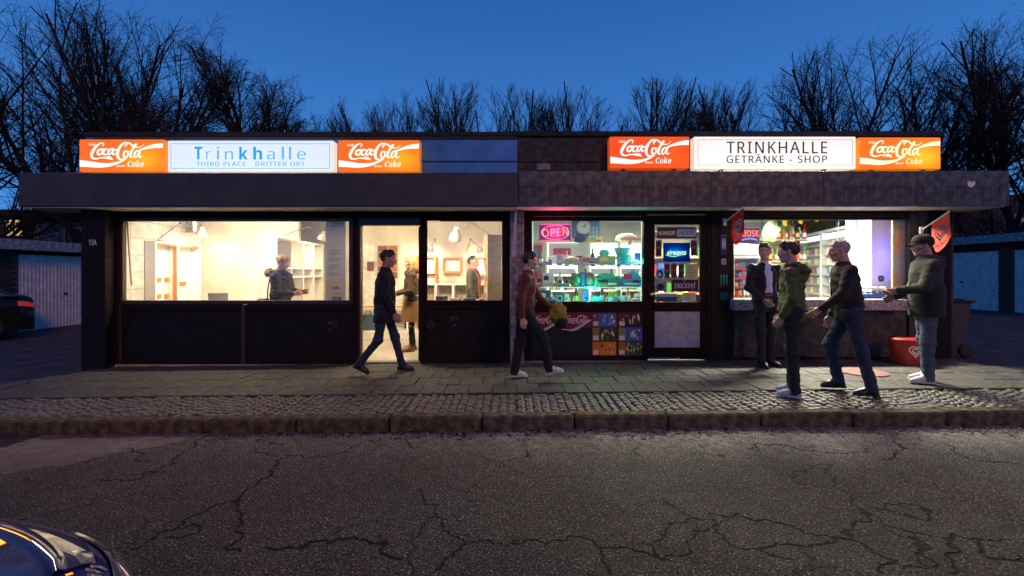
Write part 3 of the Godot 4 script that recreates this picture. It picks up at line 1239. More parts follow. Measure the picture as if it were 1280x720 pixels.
func ground_point(x: float, y: float) -> Vector2:
	# where a line of sight meets the road: (x, z)
	var d := (EYE + 0.13) * FOC / (y - HOR)
	var gx := (x - 640.0) * d / FOC
	d = (EYE + 0.13 - gy(gx)) * FOC / (y - HOR)
	return Vector2((x - 640.0) * d / FOC, -d)


func setting() -> void:
	struct("ground", sheet(-300, 300, -320, 200, 0.45, 80), M.soil)
	struct("yard", sheet(-60, 60, -60, -5.2, 0.06, 80), M.yard)
	road()
	pavement()


func road() -> void:
	struct("road", sheet(-60, 60, -4.44, 9.0, 0.156, 80), M.asphalt)
	# the stretch in view, with its cracks, patches and broken edge
	var w := 2048
	var h := 560
	var x0 := -5.6
	var z0 := -4.43
	var wid := 11.2
	var dep := 3.06
	var base := FastNoiseLite.new()
	base.seed = 5
	base.frequency = 0.006
	base.fractal_octaves = 5
	var big := base.get_image(w, h)
	base.seed = 8
	base.frequency = 0.33
	base.fractal_octaves = 3
	var fine := base.get_image(w, h)
	base.seed = 15
	base.frequency = 0.045
	base.fractal_octaves = 4
	var mid := base.get_image(w, h)
	# fields of fine crazing
	base.noise_type = FastNoiseLite.TYPE_CELLULAR
	base.cellular_return_type = FastNoiseLite.RETURN_DISTANCE2_SUB
	base.cellular_jitter = 1.0
	base.frequency = 0.011
	base.fractal_type = FastNoiseLite.FRACTAL_NONE
	base.domain_warp_enabled = true
	base.domain_warp_amplitude = 34.0
	base.domain_warp_frequency = 0.016
	var craze := base.get_image(w, h)
	var zd := craze.get_data()
	var crack := Image.create(w, h, false, Image.FORMAT_L8)
	crack.fill(Color.WHITE)
	var lines := [
		[[265, 540], [240, 560], [215, 577], [195, 587], [170, 600], [125, 599]],
		[[360, 570], [345, 582], [320, 605], [295, 625], [250, 642], [220, 660], [165, 687]],
		[[295, 625], [300, 640], [295, 660], [300, 675], [280, 685], [300, 690]],
		[[220, 660], [240, 655], [245, 667], [220, 672], [205, 673]],
		[[330, 685], [370, 685], [410, 680], [450, 675], [480, 680], [500, 700]],
		[[525, 610], [530, 625], [545, 645], [525, 665], [520, 685], [510, 705], [512, 718]],
		[[545, 645], [560, 665], [580, 680], [615, 680], [650, 674]],
		[[580, 680], [565, 695], [545, 712]],
		[[320, 563], [350, 570], [390, 572], [440, 558], [480, 548], [520, 560]],
		[[160, 560], [172, 572], [190, 577]],
		[[1040, 580], [1040, 600], [1055, 615], [1075, 635], [1105, 655], [1127, 670]],
		[[885, 642], [920, 641], [960, 650], [990, 657], [1020, 670], [1075, 677]],
		[[885, 642], [890, 660], [910, 680], [950, 690], [990, 700]],
		[[885, 650], [855, 655], [830, 667], [817, 685], [825, 700], [850, 695], [885, 660]],
		[[640, 680], [680, 680], [720, 670], [747, 685], [785, 685], [815, 695], [840, 702]],
		[[747, 685], [755, 705], [760, 719]],
		[[1075, 635], [1090, 650], [1070, 675], [1030, 680]],
		[[1080, 630], [1120, 640], [1160, 650], [1165, 640], [1140, 630], [1090, 635]],
		[[1127, 670], [1165, 685], [1170, 710]],
		[[1105, 655], [1140, 665], [1190, 667], [1230, 675], [1262, 675]],
		[[1225, 675], [1240, 700], [1275, 695]],
		[[1040, 580], [990, 590], [1000, 606], [1040, 612]],
		[[795, 557], [805, 572]], [[1115, 550], [1120, 565], [1100, 575]],
		[[1075, 677], [1090, 690], [1120, 700], [1100, 719]],
		[[1140, 665], [1150, 690], [1130, 712]], [[1190, 667], [1200, 690], [1185, 715]],
		[[950, 690], [970, 680], [1010, 684], [1030, 680]],
		[[930, 560], [980, 556], [1040, 566], [1085, 560]], [[1180, 556], [1215, 575], [1275, 580]],
	]
	var r := RandomNumberGenerator.new()
	r.seed = 77
	for ln in lines:
		var pts := []
		for q in ln:
			var g := ground_point(q[0], q[1])
			pts.append(Vector2((g.x - x0) / wid * w, (g.y - z0) / dep * h))
		for lvl in 4:
			var more := [pts[0]]
			for k in pts.size() - 1:
				var a: Vector2 = pts[k]
				var b: Vector2 = pts[k + 1]
				var off := (b - a).orthogonal() * r.randf_range(-0.26, 0.26)
				more.append((a + b) / 2 + off)
				more.append(b)
			pts = more
		var wd0 := r.randf_range(0.6, 1.5)
		for k in pts.size() - 1:
			var a: Vector2 = pts[k]
			var b: Vector2 = pts[k + 1]
			var st := int(a.distance_to(b)) + 1
			var w1 := wd0 * r.randf_range(0.5, 1.5)
			for s in st:
				var p := a.lerp(b, float(s) / st)
				disc(crack, p.x, p.y, w1, Color.BLACK)
			if r.randf() < 0.06:
				disc(crack, a.x, a.y, w1 * r.randf_range(1.5, 3.6), Color(0.1, 0.1, 0.1))
	# broken edge along the kerb
	for k in 900:
		var gx := r.randf_range(-2.9, 5.6)
		var lump := 0.5 + 0.5 * folds.get_noise_2d(gx * 0.25, 3.0)
		if r.randf() > lump * 0.9:
			continue
		var gz := z0 + absf(r.randfn(0.0, 0.10)) * (0.6 + lump)
		disc(crack, (gx - x0) / wid * w, (gz - z0) / dep * h, r.randf_range(1.0, 4.5), Color(0.15, 0.15, 0.15))
	var bd := big.get_data()
	var fd := fine.get_data()
	var md := mid.get_data()
	var cd := crack.get_data()
	var col := PackedByteArray()
	col.resize(w * h * 3)
	var hgt := PackedByteArray()
	hgt.resize(w * h)
	var zmin := 255
	for q in range(0, zd.size(), 7):
		zmin = mini(zmin, zd[q])
	var bend := PackedFloat32Array()
	for x in w:
		bend.append(folds.get_noise_2d(x * 0.0012, 9.0) * 30.0 + folds.get_noise_2d(x * 0.006, 2.0) * 7.0)
	for y in h:
		for x in w:
			var i := y * w + x
			var b := bd[i] / 255.0
			var f := fd[i] / 255.0
			var m := md[i] / 255.0
			var c := cd[i] / 255.0
			if b > 0.52:
				c *= 1.0 - (1.0 - smoothstep(0.5, 4.5, float(zd[i] - zmin))) * smoothstep(0.52, 0.68, b) * 0.85
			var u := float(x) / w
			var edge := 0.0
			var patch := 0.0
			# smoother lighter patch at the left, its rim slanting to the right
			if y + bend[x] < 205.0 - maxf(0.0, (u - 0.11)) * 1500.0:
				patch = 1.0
			edge = clampf(1.0 - (y + bend[x]) / 150.0, 0.0, 1.0) * (0.45 + 0.55 * smoothstep(0.35, 0.62, u))  # lighter kerb margin: sandy grit, plus shop light painted into the tone
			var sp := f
			var tone := 0.236 - 0.055 * clampf(float(y) / h * 1.3, 0.0, 1.0) + 0.05 * (b - 0.5) + 0.56 * (sp - 0.5) * (1.0 - 0.5 * patch) + 0.07 * (m - 0.5) + 0.10 * patch + 0.19 * edge + 0.22 * edge * (m - 0.45)  # darker away from the kerb: fall-off of the shop light painted in
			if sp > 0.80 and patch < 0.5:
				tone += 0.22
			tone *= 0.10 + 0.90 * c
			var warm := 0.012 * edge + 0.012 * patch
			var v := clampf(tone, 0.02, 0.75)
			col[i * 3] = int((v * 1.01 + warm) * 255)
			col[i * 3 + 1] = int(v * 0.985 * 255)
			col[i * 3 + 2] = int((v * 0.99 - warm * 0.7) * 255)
			hgt[i] = int(255 * clampf(c * (0.52 + 0.36 * (f - 0.5) * (1.0 - 0.5 * patch) + 0.10 * (m - 0.5) * (1.0 + 4.0 * edge) + 0.10 * patch + 0.2 * (b - 0.5)), 0.0, 1.0))
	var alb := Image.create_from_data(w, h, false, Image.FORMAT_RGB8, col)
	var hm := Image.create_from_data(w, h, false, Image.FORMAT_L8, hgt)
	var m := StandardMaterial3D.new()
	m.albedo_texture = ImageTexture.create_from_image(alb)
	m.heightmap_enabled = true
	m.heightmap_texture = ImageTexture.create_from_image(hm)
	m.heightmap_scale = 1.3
	m.roughness = 0.88
	m.metallic_specular = 0.3
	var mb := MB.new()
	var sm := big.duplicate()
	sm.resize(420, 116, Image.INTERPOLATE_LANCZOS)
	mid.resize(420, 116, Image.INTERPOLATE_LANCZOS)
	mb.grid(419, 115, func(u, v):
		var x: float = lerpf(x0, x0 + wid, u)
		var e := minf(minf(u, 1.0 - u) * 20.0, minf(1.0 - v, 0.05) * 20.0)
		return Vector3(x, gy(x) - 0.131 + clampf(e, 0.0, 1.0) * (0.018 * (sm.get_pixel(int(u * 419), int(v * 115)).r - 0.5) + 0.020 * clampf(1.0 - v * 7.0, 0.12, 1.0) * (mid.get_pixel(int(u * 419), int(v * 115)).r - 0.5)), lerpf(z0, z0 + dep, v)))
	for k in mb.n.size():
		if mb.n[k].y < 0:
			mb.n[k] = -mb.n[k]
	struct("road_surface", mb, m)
	# loose stones along the kerb and scattered chips
	var st := MB.new()
	st.ball(Vector3.ZERO, Vector3(1, 0.6, 0.8), 6, 4)
	var mm := MultiMesh.new()
	mm.transform_format = MultiMesh.TRANSFORM_3D
	mm.mesh = st.mesh()
	mm.instance_count = 2600
	for k in 2600:
		var gx := r.randf_range(-3.2, 5.4) if k % 4 else r.randf_range(0.5, 5.4)
		var gz := -4.40 + absf(r.randfn(0.0, 0.12)) + 0.01
		var s := r.randf_range(0.003, 0.009) * (1.9 if k % 9 == 0 else 1.0)
		if k > 2400:
			gz = r.randf_range(-4.3, -1.6)
			s = r.randf_range(0.003, 0.007)
		mm.set_instance_transform(k, Transform3D(Basis.from_euler(Vector3(r.randf(), r.randf() * 6.0, r.randf())).scaled(Vector3.ONE * s), Vector3(gx, gy(gx) - 0.128, gz)))
	var mi := MultiMeshInstance3D.new()
	mi.name = "loose_gravel"
	mi.multimesh = mm
	mi.material_override = M.pebble
	add_child(mi, true)
	mi.set_meta("kind", "stuff")
	tag(mi, "loose grit and small stones lying along the broken road edge below the kerb", "gravel")


func pavement() -> void:
	var pave := struct("pavement", sheet(-6.75, 7.15, -7.6, -5.33, 0.034, 30), M.bed)
	var r := RandomNumberGenerator.new()
	r.seed = 19
	# slabs in running bond, five rows up to the shop fronts
	var shape := MB.new()
	shape.box(Vector3(0, -0.025, 0), Vector3(0.288, 0.05, 0.400), 0.006)
	var slab_mesh := shape.mesh()
	for row in 5:
		var z := -5.345 - 0.205 - 0.409 * row
		for k in 47:
			var x := -6.55 + 0.2935 * k + (0.147 if row % 2 else 0.0)
			if x > 7.02:
				continue
			var o := part("slab", slab_mesh, M.slab[(k * 7 + row * 3 + r.randi() % 3) % 4], pave)
			o.position = Vector3(x, gy(x) + r.randf_range(-0.004, 0.004), z)
			o.rotation = Vector3(r.randf_range(-0.012, 0.012), r.randf_range(-0.008, 0.008), 0.01 + r.randf_range(-0.010, 0.010))
	# cobbles in segments of arcs
	var strip := struct("cobble_strip", sheet(-14.0, 14.0, -5.342, -4.56, 0.030, 40), M.bed)
	var stones := []
	for q in 6:
		var c := MB.new()
		c.box(Vector3(0, -0.02, 0), Vector3(r.randf_range(0.074, 0.086), 0.05, r.randf_range(0.068, 0.080)), 0.012)
		for k in c.v.size():
			c.v[k] += Vector3(folds.get_noise_3dv(c.v[k] * 6 + Vector3(q, 0, 0)), folds.get_noise_3dv(c.v[k] * 4 + Vector3(0, q, 0)), folds.get_noise_3dv(c.v[k] * 6 + Vector3(0, 0, q))) * 0.008
		stones.append(c)
	var meshes := []
	for c in stones:
		meshes.append(c.mesh())
	var rest := MB.new()
	var made := 0
	for row in range(0, 11):
		for k in range(-88, 88):
			var x := k * 0.0905 + r.randf_range(-0.006, 0.006)
			var ph := fposmod(x / 1.16, 1.0) * 2.0 - 1.0
			var z := -4.53 - row * 0.0865 + 0.20 * (1.0 - ph * ph) - 0.10 + r.randf_range(-0.005, 0.005)
			if z > -4.602 or z < -5.305:
				continue
			var ang := -atan(0.20 * -2.0 * ph / 0.58) * 0.9
			var tr := Transform3D(Basis(Vector3.UP, ang + r.randf_range(-0.08, 0.08)) * Basis(Vector3(0, 0, 1), 0.01 + r.randf_range(-0.03, 0.03)) * Basis(Vector3.RIGHT, r.randf_range(-0.03, 0.03)), Vector3(x, gy(x) + r.randf_range(-0.007, 0.003) - 0.006, z))
			var q := r.randi() % 6
			if made < 300 and z > -4.95 and absf(x) < 4.6:
				made += 1
				var o := part("cobble", meshes[q], M.cobble[r.randi() % 4], strip)
				o.transform = tr
			elif absf(x) < 7.9:
				rest.add(stones[q], tr)
	var ro := part("cobbles", rest, M.cobble[1], strip)
	ro.set_meta("kind", "stuff")
	# kerb of long stones
	var kerb := struct("kerb", sheet(-14, 14, -4.60, -4.45, 0.17, 20), M.bed)
	var kb := []
	for q in 3:
		var c := MB.new()
		c.box(Vector3(0, -0.1, 0), Vector3(0.908, 0.24, 0.150), 0.018)
		kb.append(c.mesh())
	for k in range(-15, 16):
		var x := 0.16 + 0.923 * k
		var o := part("kerb_stone", kb[(k + 30) % 3], M.kerb, kerb)
		o.position = Vector3(x, gy(x) - 0.010 + r.randf_range(-0.006, 0.006), -4.508 + r.randf_range(-0.006, 0.006))
		o.rotation = Vector3(r.randf_range(-0.02, 0.02), r.randf_range(-0.005, 0.005), 0.010 + r.randf_range(-0.003, 0.003))
		o.set_meta("tone", k)
	# moss in the joint between slabs and cobbles and among the cobbles on the right
	var tuft := MB.new()
	for q in 5:
		var a := TAU * q / 5.0
		var e := Vector3(cos(a), 0, sin(a))
		tuft.poly([e * 0.3 + e.cross(Vector3.UP) * 0.35, e * 0.3 - e.cross(Vector3.UP) * 0.35, e * 1.0 + Vector3(0, 0.9 + 0.3 * (q % 2), 0)], Vector3.UP + e)
	tuft.ball(Vector3(0, 0, 0), Vector3(0.6, 0.35, 0.6), 6, 4)
	var mm := MultiMesh.new()
	mm.transform_format = MultiMesh.TRANSFORM_3D
	mm.mesh = tuft.mesh()
	var spots := []
	for k in 1500:
		var x := r.randf_range(-5.5, 6.4)
		var dens := clampf(0.35 + 0.11 * x + 0.6 * folds.get_noise_2d(x * 0.12, 1.0), 0.03, 1.0)
		if r.randf() < dens:
			spots.append(Transform3D(Basis(Vector3.UP, r.randf() * 6.0).scaled(Vector3.ONE * r.randf_range(0.007, 0.018)), Vector3(x, gy(x) - 0.006, -5.335 + r.randfn(0.0, 0.010))))
	for k in 1800:
		var x := r.randf_range(0.5, 6.6)
		var z := r.randf_range(-5.3, -4.62)
		if folds.get_noise_2d(x * 0.10 + 4.0, z * 0.3) > 0.02 and r.randf() < 0.12 + 0.13 * x:
			spots.append(Transform3D(Basis(Vector3.UP, r.randf() * 6.0).scaled(Vector3.ONE * r.randf_range(0.006, 0.012)), Vector3(x, gy(x) - 0.012, z)))
	for k in 260:
		var x := r.randf_range(-6.5, -5.6) if k % 2 else r.randf_range(-6.3, -2.0)
		spots.append(Transform3D(Basis(Vector3.UP, r.randf() * 6.0).scaled(Vector3.ONE * r.randf_range(0.008, 0.02)), Vector3(x, gy(x), -7.09 + r.randfn(0.0, 0.02))))
	mm.instance_count = spots.size()
	for k in spots.size():
		mm.set_instance_transform(k, spots[k])
	var mi := MultiMeshInstance3D.new()
	mi.name = "moss"
	mi.multimesh = mm
	mi.material_override = M.moss
	add_child(mi, true)
	mi.set_meta("kind", "stuff")
	tag(mi, "green moss growing in the joints between slabs and cobbles", "moss")


# ------------------------------------------------------------------ the two shops
func window_unit(root: Node3D, x0: float, y0: float, x1: float, y1: float, bar: float, d: float, material: Material) -> Node3D:
	# frame of four bars (picture units wide) with a pane inside
	var mb := MB.new()
	face_box(mb, x0, y0, x1, y0 + bar, d, 0.07, 0.005)
	face_box(mb, x0, y1 - bar, x1, y1, d, 0.07, 0.005)
	face_box(mb, x0, y0 + bar, x0 + bar, y1 - bar, d, 0.068, 0.005)
	face_box(mb, x1 - bar, y0 + bar, x1, y1 - bar, d, 0.068, 0.005)
	var o := part("window_frame", mb, material, root)
	mb = MB.new()
	mb.span(fx(x0 + bar, d), fx(x1 - bar, d), fy(y1 - bar, d), fy(y0 + bar, d), -d - 0.037, -d - 0.031)
	part("pane", mb, M.glass, o)
	return o


func left_shop() -> void:
	var b := thing("shop_building", "flat-roofed left shop with brown window frames and a blue painted parapet", "building", Vector3.ZERO)
	var fl := -0.03
	var mb := MB.new()
	mb.span(-6.50, 0.0, fl - 0.4, fl, -11.0, -D + 0.02)
	part("floor", mb, M.floor_in, b)
	# shell
	mb = MB.new()
	mb.span(-6.72, -6.50, -0.5, 2.95, -11.2, -D + 0.0)
	part("wall", mb, M.render, b)
	mb = MB.new()
	mb.span(-6.50, 0.0, -0.5, 3.34, -11.2, -11.0)
	part("wall", mb, M.render, b)
	mb = MB.new()
	mb.span(-6.70, 0.0, 2.66, 2.92, -11.1, -D - 0.10)
	part("ceiling", mb, M.white, b)
	mb = MB.new()
	mb.span(-6.80, 0.05, 3.35, 3.66, -11.2, -D - 0.12, 0.01)
	part("roof", mb, M.roof, b)
	# tiled column at the left
	mb = MB.new()
	face_box(mb, 102.0, 258, 130.5, 478, D - 0.19, 0.40)
	var column := part("column", mb, M.joint_dark, b)
	var d0 := D - 0.20
	var ys := [262.0, 284.0, 322.0, 360.0, 398.0, 436.0, 476.0]
	for k in ys.size() - 1:
		mb = MB.new()
		face_box(mb, 101.2, ys[k] + 0.5, 131.2, ys[k + 1] - 0.5, d0, 0.012, 0.003)
		part("tile", mb, M.tile_dark, column)
		mb = MB.new()
		mb.span(fx(130.5, D - 0.19) + 0.001, fx(130.5, D - 0.19) + 0.013, fy(ys[k + 1] - 0.5, D - 0.2), fy(ys[k] + 0.5, D - 0.2), -D - 0.1, -D + 0.185, 0.003)
		part("tile", mb, M.tile_dark, column)
	var num := lettering("house_number", "13A", fx(121, d0) - fx(111.5, d0), 0.085, pt(116.2, 303.0, d0) + Vector3(0, 0, 0.004), M.white, column, false)
	# front: head beam, posts, panels
	mb = MB.new()
	face_box(mb, 131, 262, 637, 272.5, D - 0.03, 0.16, 0.006)
	part("head_beam", mb, M.frame, b)
	mb = MB.new()
	face_box(mb, 131, 272.5, 148, 462, D - 0.02, 0.14, 0.006)
	part("post", mb, M.frame, b)
	mb = MB.new()
	face_box(mb, 630.5, 272.5, 637, 456, D - 0.02, 0.14, 0.006)
	part("post", mb, M.frame, b)
	mb = MB.new()
	face_box(mb, 441, 272.5, 447.5, 458, D - 0.02, 0.14, 0.006)
	part("post", mb, M.frame, b)
	mb = MB.new()
	face_box(mb, 525.0, 272.5, 530.5, 456, D - 0.02, 0.14, 0.006)
	part("post", mb, M.frame, b)
	window_unit(b, 148, 271.5, 441, 380.5, 5.0, D, M.frame_light)
	window_unit(b, 530.5, 272.5, 630.5, 378.5, 3.0, D, M.frame)
	mb = MB.new()
	face_box(mb, 550, 272.6, 630, 276.5, D - 0.005, 0.05, 0.003)
	part("blind_rail", mb, M.frame, b)
	# lower panels with their rails
	for q in [[148, 301.5, 380.5, 457.5], [306.0, 441, 380.5, 456.5], [530.5, 630.5, 378.5, 454.0]]:
		mb = MB.new()
		face_box(mb, q[0], q[2] + 0.2, q[1], q[2] + 8, D - 0.012, 0.07, 0.004)
		part("panel_rail", mb, M.frame, b)
		mb = MB.new()
		face_box(mb, q[0], q[3] - 6, q[1], q[3] + 4, D - 0.012, 0.07, 0.004)
		part("panel_rail", mb, M.frame, b)
		mb = MB.new()
		face_box(mb, q[0], q[2] + 8, q[1], q[3] - 6, D + 0.015, 0.03)
		part("base_panel", mb, M.dark_panel, b)
	mb = MB.new()
	face_box(mb, 301.5, 381, 306, 460, D - 0.015, 0.09, 0.004)
	part("post", mb, M.frame_light, b)
	mb = MB.new()
	face_box(mb, 148, 380.6, 151.2, 459, D - 0.013, 0.06, 0.003)
	part("post", mb, M.frame_light, b)
	# scuffed round marks on two panels
	for q in [[415.0, 406.0], [540.0, 405.0], [568.0, 400.0]]:
		mb = MB.new()
		for k in 26:
			var a := rng.randf() * TAU
			var rr := rng.randf_range(0.02, 0.10)
			var c := pt(q[0], q[1], D + 0.014) + Vector3(cos(a) * rr, sin(a) * rr, 0)
			mb.box(c, Vector3(rng.randf_range(0.006, 0.03), rng.randf_range(0.003, 0.006), 0.002))
		stuff_part("scuff_mark", mb, M.grey, b)
	# the open doorway: lining, threshold and the door leaf swung inwards
	mb = MB.new()
	face_box(mb, 447.5, 272.5, 525, 281.5, D - 0.015, 0.12, 0.005)
	part("door_lining", mb, M.frame_light, b)
	mb = MB.new()
	face_box(mb, 447.5, 281.5, 450.5, 455, D - 0.005, 0.12, 0.004)
	part("door_lining", mb, M.frame_light, b)
	mb = MB.new()
	face_box(mb, 447.5, 452.5, 525, 456, D - 0.03, 0.16, 0.004)
	part("threshold", mb, M.zinc, b)
	var leaf := Node3D.new()
	leaf.name = "door"
	b.add_child(leaf)
	leaf.position = Vector3(fx(524, D), 0, -D - 0.06)
	leaf.rotation.y = deg_to_rad(-78)
	mb = MB.new()
	var dw := 0.92
	var ht := fy(282, D)
	mb.span(-dw, 0, fl + 0.01, fl + 0.22, -0.022, 0.022, 0.004)
	mb.span(-dw, 0, ht - 0.10, ht - 0.01, -0.022, 0.022, 0.004)
	mb.span(-dw, -dw + 0.09, fl + 0.22, ht - 0.10, -0.021, 0.021, 0.004)
	mb.span(-0.09, 0, fl + 0.22, ht - 0.10, -0.021, 0.021, 0.004)
	part("door_frame", mb, M.frame, leaf)
	mb = MB.new()
	mb.span(-dw + 0.09, -0.09, fl + 0.22, ht - 0.10, -0.003, 0.003)
	part("pane", mb, M.glass, leaf)
	mb = MB.new()
	mb.span(-dw + 0.02, -dw + 0.07, 0.90, 1.08, 0.018, 0.028, 0.002)
	mb.tube([Vector3(-dw + 0.045, 1.02, 0.028), Vector3(-dw + 0.045, 1.02, 0.07), Vector3(-dw + 0.16, 1.02, 0.075)], [0.009], 8)
	part("handle", mb, M.steel, leaf)
	# canopy over the pavement
	var dc := D - 0.45
	mb = MB.new()
	mb.span(fx(22, dc), 0.097, fy(258.0, dc), fy(215.5, dc), -D - 0.12, -dc, 0.012)
	part("canopy", mb, M.canopy_paint, b)
	mb = MB.new()
	mb.span(fx(26, dc), 0.095, fy(258.0, dc) - 0.016, fy(258.0, dc) - 0.002, -D - 0.10, -dc - 0.03)
	part("soffit", mb, M.soffit, b)
	# parapet
	mb = MB.new()
	mb.span(fx(106, D), fx(646.5, D), 2.9, fy(170, D), -D - 0.12, -D - 0.02)
	part("parapet", mb, M.blue_paint, b)
	mb = MB.new()
	mb.span(fx(120, D), fx(646.5, D), fy(202.3, D), fy(200.8, D), -D - 0.02, -D - 0.012)
	part("seam", mb, M.roof, b)
	mb = MB.new()
	mb.span(fx(104, D), fx(646.5, D), fy(170.5, D), fy(165, D), -D - 0.14, -D + 0.02, 0.008)
	part("roof_edge", mb, M.roof, b)
	mb = MB.new()
	face_box(mb, 115, 170.8, 646, 173.0, D - 0.012, 0.04, 0.004)
	part("gutter", mb, M.canopy_paint, b)


func right_shop() -> void:
	var b := thing("shop_building", "flat-roofed right kiosk shop with grey riveted canopy and open serving hatch", "building", Vector3.ZERO)
	var fl := 0.03
	var mb := MB.new()
	mb.span(0.10, 7.0, fl - 0.4, fl, -11.2, -D + 0.02)
	part("floor", mb, M.grey, b)
	mb = MB.new()
	mb.span(6.86, 7.06, -0.4, 2.95, -11.2, -D)
	part("wall", mb, M.render, b)
	mb = MB.new()
	mb.span(0.11, 6.86, -0.4, 3.34, -11.2, -11.0)
	part("wall", mb, M.wall_plain, b)
	mb = MB.new()
	mb.span(0.0, 0.10, -0.4, 3.34, -11.1, -D - 0.1)
	part("party_wall", mb, M.wall_cream, b)
	mb = MB.new()
	mb.span(0.0, 7.05, 2.66, 2.92, -11.1, -D - 0.10)
	part("ceiling", mb, M.white, b)
	mb = MB.new()
	mb.span(0.06, 6.95, 3.35, 3.66, -11.2, -D - 0.12, 0.01)
	part("roof", mb, M.roof, b)
	# pale pillar between the two shops
	mb = MB.new()
	face_box(mb, 637.5, 260, 655, 455, D - 0.10, 0.30, 0.01)
	part("pillar", mb, M.pillar, b)
	# front
	mb = MB.new()
	face_box(mb, 655, 262, 1140, 267.5, D - 0.03, 0.16, 0.005)
	part("head_beam", mb, M.frame, b)
	for q in [[655, 664.5], [804.5, 809.5], [883.5, 889.5], [1136.5, 1147.0]]:
		mb = MB.new()
		face_box(mb, q[0], 267.5, q[1], 452, D - 0.02, 0.14, 0.006)
		part("post", mb, M.frame if q[0] < 1000 else M.frame_light, b)
	mb = MB.new()
	face_box(mb, 664.5, 267.5, 804.5, 275, D - 0.01, 0.10, 0.004)
	var shut := part("shutter_box", mb, M.frame, b)
	mb = MB.new()
	for k in 40:
		mb.box(pt(668 + k * 3.4, 270.5, D - 0.009), Vector3(0.013, 0.010, 0.004))
	stuff_part("vent_slots", mb, M.mark_cream, shut)
	mb = MB.new()
	face_box(mb, 917.5, 267.5, 1136.5, 274.5, D - 0.01, 0.10, 0.004)
	shut = part("shutter_box", mb, M.frame, b)
	mb = MB.new()
	for k in 62:
		mb.box(pt(922 + k * 3.4, 270.5, D - 0.009), Vector3(0.012, 0.006, 0.004))
	stuff_part("vent_slots", mb, M.grey, shut)
	window_unit(b, 662.5, 273.5, 806.5, 379.5, 2.5, D, M.frame)
	mb = MB.new()
	face_box(mb, 664.5, 379.5, 804.5, 390, D - 0.012, 0.09, 0.004)
	part("panel_rail", mb, M.frame, b)
	mb = MB.new()
	face_box(mb, 664.5, 445, 804.5, 453, D - 0.012, 0.09, 0.004)
	part("panel_rail", mb, M.frame, b)
	mb = MB.new()
	face_box(mb, 664.5, 390, 804.5, 445, D + 0.015, 0.03)
	part("base_panel", mb, M.dark_panel, b)
	# door with a stickered pane and a white lower panel
	var door := Node3D.new()
	door.name = "door"
	b.add_child(door)
	mb = MB.new()
	face_box(mb, 809.5, 269, 883.5, 280.5, D - 0.005, 0.06, 0.004)
	face_box(mb, 809.5, 378, 883.5, 389, D - 0.005, 0.06, 0.004)
	face_box(mb, 809.5, 434.5, 883.5, 449, D - 0.005, 0.06, 0.004)
	face_box(mb, 809.5, 280.5, 818.5, 434.5, D - 0.005, 0.058, 0.004)
	face_box(mb, 875.5, 280.5, 883.5, 434.5, D - 0.005, 0.058, 0.004)
	face_box(mb, 818.5, 389, 875.5, 389.1, D - 0.005, 0.05)
	part("door_frame", mb, M.frame, door)
	mb = MB.new()
	face_box(mb, 818.5, 280.5, 875.5, 378, D + 0.03, 0.006)
	part("pane", mb, M.glass, door)
	mb = MB.new()
	face_box(mb, 818.5, 389.2, 875.5, 434.4, D + 0.012, 0.02)
	part("lower_panel", mb, mk(0.42, 0.43, 0.47, {rough = 0.5, tex = "blotch", scale = 1.2}), door)
	mb = MB.new()
	var hb := pt(814.0, 368, D - 0.005)
	mb.xf = Transform3D(Basis(Vector3.RIGHT, PI / 2), hb)
	mb.lathe([Vector2(0.024, 0), Vector2(0.022, 0.03), Vector2(0.03, 0.045), Vector2(0.030, 0.06), Vector2(0.02, 0.07), Vector2(0.0, 0.073)], 14)
	mb.xf = Transform3D.IDENTITY
	part("door_knob", mb, M.steel, door)
	mb = MB.new()
	face_box(mb, 811, 447.2, 850, 448.6, D - 0.02, 0.02)
	part("threshold", mb, M.zinc, b)
	# dark panel with stickers between the door and the hatch
	mb = MB.new()
	face_box(mb, 889.5, 267.5, 917.5, 452, D - 0.012, 0.10, 0.004)
	part("side_panel", mb, M.dark_panel, b)
	# wall under the hatch, marble counter
	mb = MB.new()
	face_box(mb, 917.5, 387, 1136.5, 452, D + 0.02, 0.16)
	part("hatch_wall", mb, M.render, b)
	mb = MB.new()
	face_box(mb, 917.7, 446.5, 1136.3, 453, D - 0.015, 0.03, 0.004)
	part("base_strip", mb, M.frame, b)  # dark strip along the foot of the hatch wall
	mb = MB.new()
	mb.span(fx(918, D - 0.16), fx(1134, D - 0.16), fy(388, D - 0.16), fy(374.5, D - 0.16), -D - 0.35, -D + 0.16, 0.006)
	part("counter", mb, M.marble, b)
	# two thin panes of the sliding hatch and the rail they run in
	for q in [[918.5, 952.5], [1046.0, 1049.0], [1113.0, 1136.0]]:
		mb = MB.new()
		face_box(mb, q[0], 274.5, q[1], 372.5, D + 0.02, 0.006)
		var pane := part("sliding_pane", mb, M.glass, b)
		mb = MB.new()
		face_box(mb, q[1] - 0.8, 274.5, q[1], 372.5, D + 0.018, 0.010)
		part("edge_profile", mb, M.zinc, pane)
	mb = MB.new()
	face_box(mb, 1116, 274.5, 1136.5, 372.5, D + 0.06, 0.03)
	part("jamb_panel", mb, M.wood, b)
	# right corner: a lighter pier and dark wall
	mb = MB.new()
	face_box(mb, 1147, 260, 1162, 452, D - 0.03, 0.26, 0.008)
	part("pier", mb, M.render, b)
	mb = MB.new()
	face_box(mb, 1162, 260, 1190, 452, D - 0.06, 0.30, 0.008)
	part("corner_wall", mb, M.tile_dark, b)
	# canopy of riveted sheets
	var dc := D - 0.45
	mb = MB.new()
	mb.span(0.105, fx(1262, dc), fy(257.0, dc), fy(214.0, dc), -D - 0.12, -dc - 0.006, 0.01)
	var canopy := part("canopy", mb, M.canopy_paint, b)
	var xs := [648.5, 803.5, 889.0, 1029.0, 1146.0, 1250.0, 1262.0]
